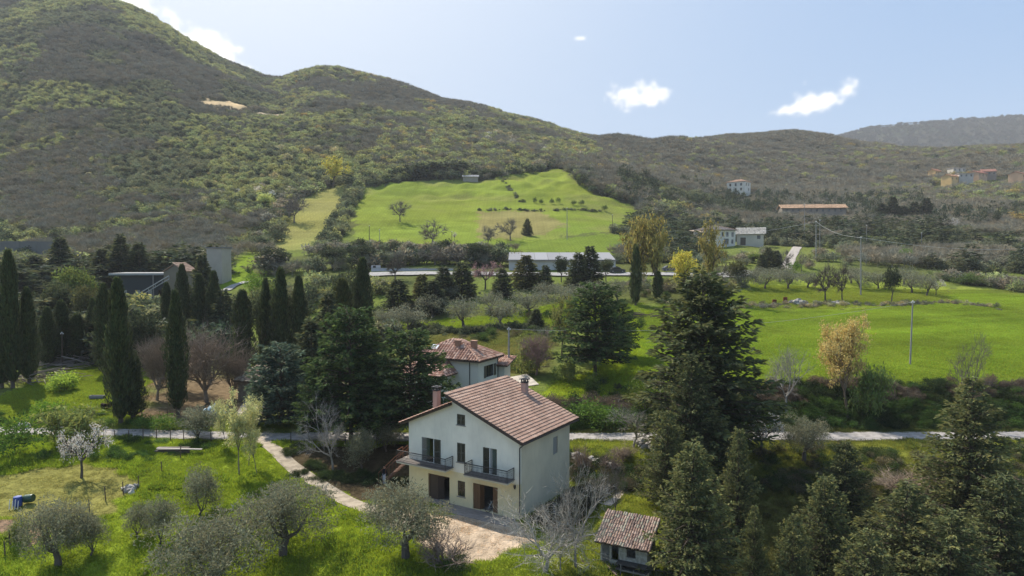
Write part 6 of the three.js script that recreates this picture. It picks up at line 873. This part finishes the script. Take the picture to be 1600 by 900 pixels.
// ───────────────────────── woods, scrub and grass: what nobody could count ─────────────────────────
function scatter(name, geo, mat, list) { if (!list.length) return; const im = new THREE.InstancedMesh(geo, mat, list.length), q = new THREE.Quaternion(), e = new THREE.Euler(); list.forEach((s, i) => { e.set(s[8] ?? 0, s[5], s[9] ?? 0); im.setMatrixAt(i, new THREE.Matrix4().compose(V(s[0], s[1], s[2]), q.setFromEuler(e), V(s[3], s[4], s[3]))); im.setColorAt(i, lin(...s[6])); }); im.name = numbered(name); im.userData.kind = 'stuff'; scene.add(im); return im; }
const one = [0.8, 0.8, 0.8];
const FAR = {
  bare: [1, 2, 3].map((s) => { const t = bareTree({ seed: s + 500, H: 6, depth: 3, first: 4, rad: 0.13, trunk: 0.28, spread0: 0.6, spread: 0.55, ratio: 0.72, side: 0.7, twig: 7, twigl: 1.4, twigw: 0.06, up: 0.4, third: 0.5, col: one }); return t.trunk; }),
  bush: [1, 2, 3].map((s) => leafy({ H: 5, R: 2.6, seed: s + 520, n: 26, per: 15, ls: 0.75, lw: 0.5, clump: 0.75, lobes: 5, col: one, trunk: 0, low: 1 }).crown),
  dark: [1, 2].map((s) => conifer({ H: 9, R: 2.6, seed: s + 540, gap: 1.0, nb: 5, step: 0.9, spray: 1.1, blades: 1, pow: 0.7, col: one, tip: 1.2 }).crown),
};
const M_far = leafMat(1, 1, 1, 0.45), M_farb = new THREE.MeshPhysicalMaterial({ specularIntensity: 0, vertexColors: true, roughness: 1, side: THREE.DoubleSide });
const VZ = -ground(1490, 289).z, VF = -ground(1154, 303).z, RB = -ground(1268, 345).z; const L = {}; const add = (kind, v, ...s) => (L[kind + v] ??= []).push(s);
const C = { bare: [0.335, 0.3, 0.215], scrub: [0.205, 0.225, 0.118], lime: [0.36, 0.385, 0.145], dark: [0.075, 0.1, 0.05], olive: [0.26, 0.275, 0.17], straw: [0.45, 0.4, 0.2], blossom: [0.62, 0.58, 0.46], gold: [0.42, 0.33, 0.11] };
const vary = (c, r, k = 0.36) => { const m = 1 - k / 2 + k * r(), t = (r() - 0.5) * 0.2; return [c[0] * m * (1 + t), c[1] * m, c[2] * m * (1 - t)]; };
function put(kind, x, z, h, w, col, r, sink = 0.4) { const base = kind === 'bare' ? [6, 3] : kind === 'bush' ? [5, 2.6] : [9, 2.6]; add(kind, Math.floor(r() * (kind === 'dark' ? 2 : 3)), x, H(x, z) - sink, z, w / 2 / base[1], h / base[0], r() * 6.28, vary(col, r)); }
{ const r = RNG(900);
  // hill woods
  for (let i = 0; i < 105000; i++) {
    const a = mix(-140, 1740, r()), Z = Math.sqrt(mix(350 * 350, 1180 * 1180, r())), x = (a - 800) / F * Z, z = -Z; if (regionAt(x, z) || regionAt(x, z + 4)) continue;
    const wood = fbm(x * 0.011 + 3, z * 0.009, 4), green = fbm(x * 0.014 + 70, z * 0.012, 4), band = noise(x * 0.008, Z * 0.06 + 11);
    const left = sstep(700, 350, a), low = sstep(620, 420, Z);
    if (a > 1448 && Z > VZ - 75 && Z < VZ + 14 && (Z > VZ - 40 || r() < 0.8)) continue; if ((Math.abs(a - 1154) < 24 && Z > VF - 50 && Z < VF + 7) || (a > 1205 && a < 1335 && Z > RB - 9 && Z < RB + 8)) continue;
    const big = clamp(1 - left * 0.55 * sstep(900, 500, Z)); // scrub covers the lower left, woods the rest
    let kind, col, h;
    const q = r();
    if (q < 0.13 * left * (0.3 + low) ) { kind = 'bush'; col = C.straw; h = 2.2; }
    else if (green > 0.545 - 0.06 * left * low && q < 0.75 - 0.25 * (1 - left)) { kind = 'bush'; col = q < 0.05 ? C.gold : C.lime; h = mix(2.6, 7, r() * big); }
    else if (wood > 0.5 - 0.14 * (1 - left)) { kind = 'bare'; col = C.bare; h = mix(4, 8.5, r()) * (0.55 + 0.45 * big); }
    else { kind = 'bush'; col = C.scrub; h = mix(2.2, 4.8, r()) * (0.75 + 0.4 * big); }
    if (kind !== 'bare' && r() < 0.1 + 0.15 * (1 - big)) { kind = 'bush'; col = C.dark; }
    if (a > 930 && Z > 470 && kind === 'bush' && r() < (a < 1330 ? 0.82 : 0.5)) { kind = 'bare'; col = C.bare; h = mix(5, 8, r()); }
    if (left > 0.5 && Z < 620 && band > 0.66 && r() < 0.5) continue;
    put(kind, x, z, h, h * mix(0.95, 1.5, r()), col, r);
  }
  // valley sides and wooded slopes at middle distance
  for (let i = 0; i < 9000; i++) {
    const rgt = r() < 0.68, a = rgt ? mix(955, 1740, r()) : mix(-140, 430, r()), Z = Math.sqrt(mix(205 * 205, 360 * 360, r())), x = (a - 800) / F * Z, z = -Z; if (regionAt(x, z) || regionAt(x - 2, z) || regionAt(x + 2, z)) continue;
    const w = fbm(x * 0.03 + 5, z * 0.03, 3), q = r();
    if (a > 1212 && a < 1266 && Z < 262) continue; // the ramp stays open
    if ((Math.abs(a - 1154) < 18 && Z > VF - 26 && Z < VF + 7) || (a > 1210 && a < 1330 && Z > RB - 9 && Z < RB + 8)) continue;
    if (a > 1065 && a < 1200 && Z > 222 && Z < 262 && (Z > 243 || r() < 0.8)) continue; // villa grounds
    let kind = 'bush', col = C.scrub, h = mix(1.8, 4.6, r());
    if (rgt) { if (w > 0.56) { kind = 'bare'; col = C.bare; h = mix(3, 6, r()); } else if (q < 0.24) { col = C.olive; } else if (q < 0.34) { kind = 'dark'; col = C.dark; h = mix(5, 9, r()); } else if (q < 0.52) { col = C.lime; h *= 0.7; } else if (w < 0.4 && q < 0.75) continue; }
    else { if (w > 0.52) { kind = 'bare'; col = C.bare; h = mix(3, 6, r()); } else if (q < 0.3) col = C.lime; else if (q < 0.5) { col = C.dark; } else if (q < 0.6) { col = C.straw; h = 1.4; } }
    put(kind, x, z, h, h * mix(0.9, 1.4, r()), col, r);
  }
  for (let i = 0; i < 1300; i++) { // dark grove and wooded right flank beyond
    const a = mix(960, 1740, r()), Z = Math.sqrt(mix(340 * 340, 520 * 520, r())), x = (a - 800) / F * Z, z = -Z; if (regionAt(x, z)) continue; const n = noise(a * 0.012 + 3, Z * 0.02); if (n < 0.5) continue; if ((Math.abs(a - 1154) < 24 && Z > VF - 50 && Z < VF + 7) || (a > 1205 && a < 1335 && Z < RB + 8) || (a > 1440 && Z > 400)) continue; put(r() < 0.6 ? 'dark' : 'bush', x, z, mix(5, 10, r()), mix(3.5, 6, r()), C.dark, r);
  }
  // hedges: [points in the photograph, width m, count, colours, height]
  const hedge = (pts, w, n, cols, h0, h1, kinds = ['bush']) => { const cv = new THREE.CatmullRomCurve3(pts.map(([px, py, Z]) => (Z ? onGround(px, Z) : ground(px, py)))); for (let i = 0; i < n; i++) { const p = cv.getPointAt(r()), x = p.x + (r() - 0.5) * w, z = p.z + (r() - 0.5) * w, h = mix(h0, h1, r()); put(kinds[Math.floor(r() * kinds.length)], x, z, h, h * mix(0.9, 1.5, r()), C[cols[Math.floor(r() * cols.length)]], r); } };
  hedge([[556, 294], [548, 320], [534, 345], [520, 372], [506, 390]], 7, 150, ['scrub', 'dark', 'scrub', 'lime'], 2.5, 5);
  hedge([[400, 392], [430, 352], [470, 305], [512, 292]], 9, 120, ['scrub', 'bare', 'dark', 'lime'], 2.5, 6, ['bush', 'bare']);
  hedge([[500, 396], [600, 392], [700, 394], [790, 392]], 9, 220, ['bare', 'scrub', 'dark', 'bare'], 2, 4.5, ['bush', 'bare', 'bare']);
  hedge([[555, 291], [640, 281], [780, 275], [880, 263], [935, 297], [1010, 326], [1060, 345]], 12, 330, ['dark', 'scrub', 'lime', 'dark', 'bare'], 3, 7, ['bush', 'bush', 'bare']);
  hedge([[640, 279], [700, 277], [735, 274]], 8, 60, ['dark'], 6, 10, ['dark']);
  hedge([[700, 208], [780, 222], [850, 236], [905, 250]], 70, 110, ['straw', 'gold', 'blossom', 'lime', 'straw'], 3.5, 7);
  hedge([[985, 262], [1030, 268], [1090, 274]], 26, 46, ['straw', 'blossom', 'lime'], 3, 6);
  hedge([[440, 232], [500, 252], [560, 250]], 40, 50, ['straw', 'gold', 'lime', 'lime'], 3, 6);
  hedge([[330, 318], [400, 305], [440, 285]], 40, 40, ['blossom', 'straw', 'lime', 'lime'], 2.5, 5);
  hedge([[742, 329], [800, 328], [850, 330], [890, 328], [940, 330]], 2, 70, ['scrub', 'dark'], 0.8, 1.8);
  hedge([[785, 280], [800, 300], [815, 316]], 2.5, 26, ['dark', 'scrub'], 1, 2.4);
  hedge([[400, 0, 192], [560, 0, 194], [700, 0, 200], [790, 0, 196]], 8, 150, ['bare', 'scrub', 'dark', 'bare'], 2.5, 6.5, ['bare', 'bush', 'bare']);
  hedge([[700, 0, 214], [800, 0, 212], [960, 0, 210]], 6, 60, ['scrub', 'lime', 'dark'], 1.2, 3);
  hedge([[380, 0, 160], [470, 0, 160], [540, 0, 150]], 22, 100, ['scrub', 'dark', 'olive', 'lime', 'scrub'], 1.5, 5, ['bush', 'bush', 'bare']);
  hedge([[990, 0, 158], [1060, 0, 160], [1150, 0, 166]], 10, 90, ['scrub', 'lime', 'bare', 'olive'], 1, 3.5, ['bush', 'bare']);
  hedge([[1480, 440], [1540, 446], [1600, 456], [1700, 466]], 6, 100, ['bare', 'scrub', 'bare', 'lime'], 1.8, 4, ['bush', 'bare']);
  for (let i = 0; i < 190; i++) { const a = mix(1050, 1335, r()), Z = mix(198, 246, r()), x = (a - 800) / F * Z; if ((a > 1216 && a < 1262) || (a > 1085 && a < 1190 && Z > 225)) continue; const h = mix(1, 3.6, r()); put(r() < 0.35 ? 'bare' : 'bush', x, -Z, h, h * 1.4, C[['olive', 'lime', 'scrub', 'bare', 'olive'][i % 5]], r); }
  hedge([[1150, 479], [1230, 478], [1330, 476], [1400, 477], [1480, 474], [1560, 484]], 4, 210, ['bare', 'scrub', 'straw'], 0.6, 1.4);
  hedge([[640, 512, 0], [720, 521], [800, 512], [860, 522]], 2, 120, ['dark', 'scrub'], 0.8, 1.7);
  hedge([[165, 0, 150], [230, 0, 146], [300, 0, 142]], 12, 60, ['dark', 'scrub', 'dark', 'lime'], 2.5, 6, ['bush', 'bush', 'dark']);
  hedge([[-30, 0, 224], [40, 0, 226], [92, 0, 226]], 3, 60, ['scrub', 'dark', 'lime'], 1.5, 3.5);
  hedge([[-20, 0, 120], [60, 0, 118], [150, 0, 118], [230, 0, 112], [300, 0, 118]], 9, 190, ['dark', 'dark', 'scrub'], 3, 7, ['bush', 'dark']);
  hedge([[-30, 0, 170], [60, 0, 176], [160, 0, 190], [250, 0, 190], [330, 0, 196]], 20, 80, ['dark'], 5, 10, ['dark']);
  hedge([[-20, 0, 140], [80, 0, 138], [170, 0, 136]], 14, 60, ['dark', 'scrub'], 4, 8, ['dark', 'bush']);
  hedge([[-20, 0, 200], [80, 0, 205], [200, 0, 200], [320, 0, 205]], 12, 110, ['dark', 'scrub', 'lime', 'bare'], 3, 7, ['bush', 'bush', 'bare']);
  hedge([[430, 0, 118], [520, 0, 122], [600, 0, 120]], 8, 60, ['dark', 'scrub', 'olive'], 2, 5);
  for (let i = 0; i < 5200; i++) { const a = mix(1240, 1780, r()), Z = mix(1900, 2850, r()), x = (a - 800) / F * Z; if (Z > 2620 && a > 1370) continue; put(r() < 0.7 ? 'bare' : 'bush', x, -Z, 13, 16, r() < 0.7 ? [0.065, 0.062, 0.048] : [0.05, 0.062, 0.038], r, 3); }
}
const FN = { bare: 'bare_woodland', bush: 'scrub_woodland', dark: 'conifer_woodland' };
for (const k in L) { const kind = k.slice(0, -1), v = +k.slice(-1); scatter(FN[kind], FAR[kind][v], kind === 'bare' ? M_farb : M_far, L[k]); }
// brambles on the bank and rough growth near the road
{ const r = RNG(910), B = [[], [], []], geos = [1, 2, 3].map((s) => leafy({ H: 1.2, R: 1.1, seed: s + 560, n: 30, per: 34, ls: 0.14, lw: 0.55, clump: 0.36, lobes: 5, col: one, trunk: 0, low: 1 }).crown);
  const putB = (x, z, h, w, c) => B[Math.floor(r() * 3)].push([x, H(x, z) - 0.1, z, w / 2.2, h / 1.2, r() * 6.28, vary(c, r, 0.7)]);
  for (let i = 0; i < 1500; i++) { const a = mix(850, 1760, r()), t = r(), Z = mix(77.8, 84.6, t), x = (a - 800) / F * Z; const n = noise(x * 0.25, Z * 0.4); const brown = t > 0.55 && n > 0.42; putB(x, -Z, mix(0.5, 1.5, r() * r()) * (a < 1100 ? 1.2 : 1), mix(0.9, 2.2, r()), brown ? [0.19, 0.145, 0.1] : n < 0.35 ? [0.045, 0.075, 0.02] : [0.075, 0.14, 0.025]); }
  for (let i = 0; i < 520; i++) { const a = mix(-60, 380, r()), Z = r() < 0.5 ? mix(66, 72, r()) : mix(78, 82, r()), x = (a - 800) / F * Z; if (noise(x * 0.3, Z * 0.3) < 0.52) continue; putB(x, -Z, mix(0.3, 0.9, r()), mix(0.8, 1.8, r()), [0.08, 0.15, 0.025]); }
  for (let i = 0; i < 620; i++) { const a = mix(1130, 1750, r()), Z = mix(56, 71, r()), x = (a - 800) / F * Z; if (noise(x * 0.2 + 9, Z * 0.2) < 0.5) continue; putB(x, -Z, mix(0.3, 1.0, r()), mix(0.8, 2.2, r()), r() < 0.4 ? [0.17, 0.15, 0.08] : [0.08, 0.115, 0.03]); }
  for (let i = 0; i < 900; i++) { const a = mix(640, 1080, r()), Z = mix(84, 150, r()), x = (a - 800) / F * Z; if (noise(x * 0.16 + 5, Z * 0.16) < 0.6) continue; if (a > 730 && a < 850 && Z < 97) continue; putB(x, -Z, mix(0.4, 1.6, r()), mix(1, 2.6, r()), r() < 0.35 ? [0.17, 0.15, 0.07] : [0.08, 0.13, 0.03]); }
  for (let i = 0; i < 260; i++) { const a = mix(440, 660, r()), Z = mix(63, 72, r()), x = (a - 800) / F * Z; if (noise(x * 0.3 + 5, Z * 0.3) < 0.5) continue; putB(x, -Z, mix(0.3, 0.7, r()), mix(0.8, 1.6, r()), [0.05, 0.08, 0.02]); }
  for (let i = 0; i < 300; i++) { const lx = mix(-13, 6, r()), lz = mix(-15, -9.6, r()), [x, z] = fromHouse(lx, lz); if (-z > 72) continue; putB(x, z, mix(0.4, 1.1, r()), mix(0.8, 1.8, r()), r() < 0.5 ? [0.1, 0.09, 0.05] : [0.06, 0.1, 0.025]); }
  for (let i = 0; i < 260; i++) { const lx = mix(0.9, 4.2, r()), lz = mix(-9.5, 0.5, r()), [x, z] = fromHouse(lx, lz); putB(x, z, mix(0.3, 1.1, r()), mix(0.6, 1.5, r()), [0.09, 0.085, 0.05]); }
  B.forEach((l, i) => scatter('bramble', geos[i], M_far, l));
}
// grass blades
{ const r = RNG(920); const tuft = (seed, n, rad, h, wd) => { const q = RNG(seed), b = new Buf(); for (let i = 0; i < n; i++) { const a = q() * 6.28, d = Math.sqrt(q()) * rad, p = V(Math.cos(a) * d, -0.03, Math.sin(a) * d), az = q() * 6.28, ln = 0.15 + 0.5 * q(), dir = V(Math.cos(az) * ln, 1, Math.sin(az) * ln).normalize(); b.leaf(p, dir, h * (0.5 + 0.7 * q()), wd * 1.2, V(-Math.sin(az), 0, Math.cos(az)), shade([0.95, 0.95, 0.95], 0.7 + 0.6 * q(), (q() - 0.5) * 0.3), 0.25); } return b.build(); };
  const near = [1, 2].map((s) => tuft(s + 600, 46, 0.42, 0.3, 0.03)), far = [1, 2].map((s) => tuft(s + 620, 40, 0.8, 0.28, 0.055)), lush = tuft(640, 60, 0.3, 0.55, 0.06); const N = [[], []], Fr = [[], []], Lu = [];
  const clear = (x, z) => { const [lx, lz] = toHouse(x, z); return lx > -W0 && lx < 0.3 && lz > -9.3 && lz < 2.0; }, W0 = 14;
  const track = new THREE.CatmullRomCurve3([onGround(400, 75), ground(432, 705), ground(455, 728), ground(500, 757), ground(548, 786), ground(600, 804), ground(640, 818)]).getSpacedPoints(60), path = new THREE.CatmullRomCurve3([ground(964, 742), ground(972, 757), ground(966, 774), ground(948, 790)]).getSpacedPoints(20);
  const onTrack = (x, z) => { for (const p of track) if ((p.x - x) ** 2 + (p.z - z) ** 2 < 0.9) return true; for (const p of path) if ((p.x - x) ** 2 + (p.z - z) ** 2 < 0.3) return true; return false; };
  for (let i = 0; i < 42000; i++) { const a = mix(-60, 1660, r()), Z = Math.sqrt(mix(41 * 41, 84.5 * 84.5, r())); if (Z > 73.55 && Z < 76.65) continue; const x = (a - 800) / F * Z, z = -Z; if (clear(x, z)) continue; const c = cover(x, z); if (r() > c.tuft || onTrack(x, z)) continue; const n = fbm(x * 0.35 + 9, z * 0.35, 3), k = 1.05 + 0.5 * (n - 0.5), dry = c.tuft < 0.3; const col = [c.r * k * 1.15, c.g * k * 1.15, c.b * k * 1.1]; const s = mix(0.75, 1.3, r()), hh = (dry ? 0.35 : 0.55 + 1.1 * sstep(0.35, 0.7, n)) * s; N[i % 2].push([x, H(x, z), z, s, hh, r() * 6.28, col]); if (!dry && n > 0.56 && r() < 0.22) Lu.push([x, H(x, z), z, mix(0.7, 1.5, r()), mix(0.5, 1.2, r()), r() * 6.28, [c.r * 0.75, c.g * 0.85, c.b]]); }
  for (let i = 0; i < 105000; i++) { const a = mix(560, 1690, r()), Z = Math.sqrt(mix(84.5 * 84.5, 175 * 175, r())), x = (a - 800) / F * Z, z = -Z; const c = cover(x, z); if (r() > c.tuft) continue; const n = fbm(x * 0.2 + 9, z * 0.2, 3), k = 1.1 + 0.4 * (n - 0.5), s = mix(0.8, 1.4, r()); Fr[i % 2].push([x, H(x, z), z, s, s * (0.5 + 0.8 * sstep(0.3, 0.7, n)), r() * 6.28, [c.r * k * 1.15, c.g * k * 1.15, c.b * k]]); }
  for (let i = 0; i < 9000; i++) { const a = mix(-60, 240, r()), Z = Math.sqrt(mix(84 * 84, 112 * 112, r())), x = (a - 800) / F * Z, z = -Z; const c = cover(x, z); if (r() > c.tuft) continue; const s = mix(0.8, 1.4, r()); Fr[i % 2].push([x, H(x, z), z, s, s, r() * 6.28, [c.r * 1.15, c.g * 1.15, c.b]]); }
  const gm = leafMat(1, 1, 1, 0.5); N.forEach((l, i) => scatter('grass', near[i], gm, l)); Fr.forEach((l, i) => scatter('grass', far[i], gm, l)); scatter('weeds', lush, gm, Lu);
}
scene.traverse((o) => { if (o.isMesh) { o.castShadow = true; o.receiveShadow = true; } });
renderer.render(scene, camera);
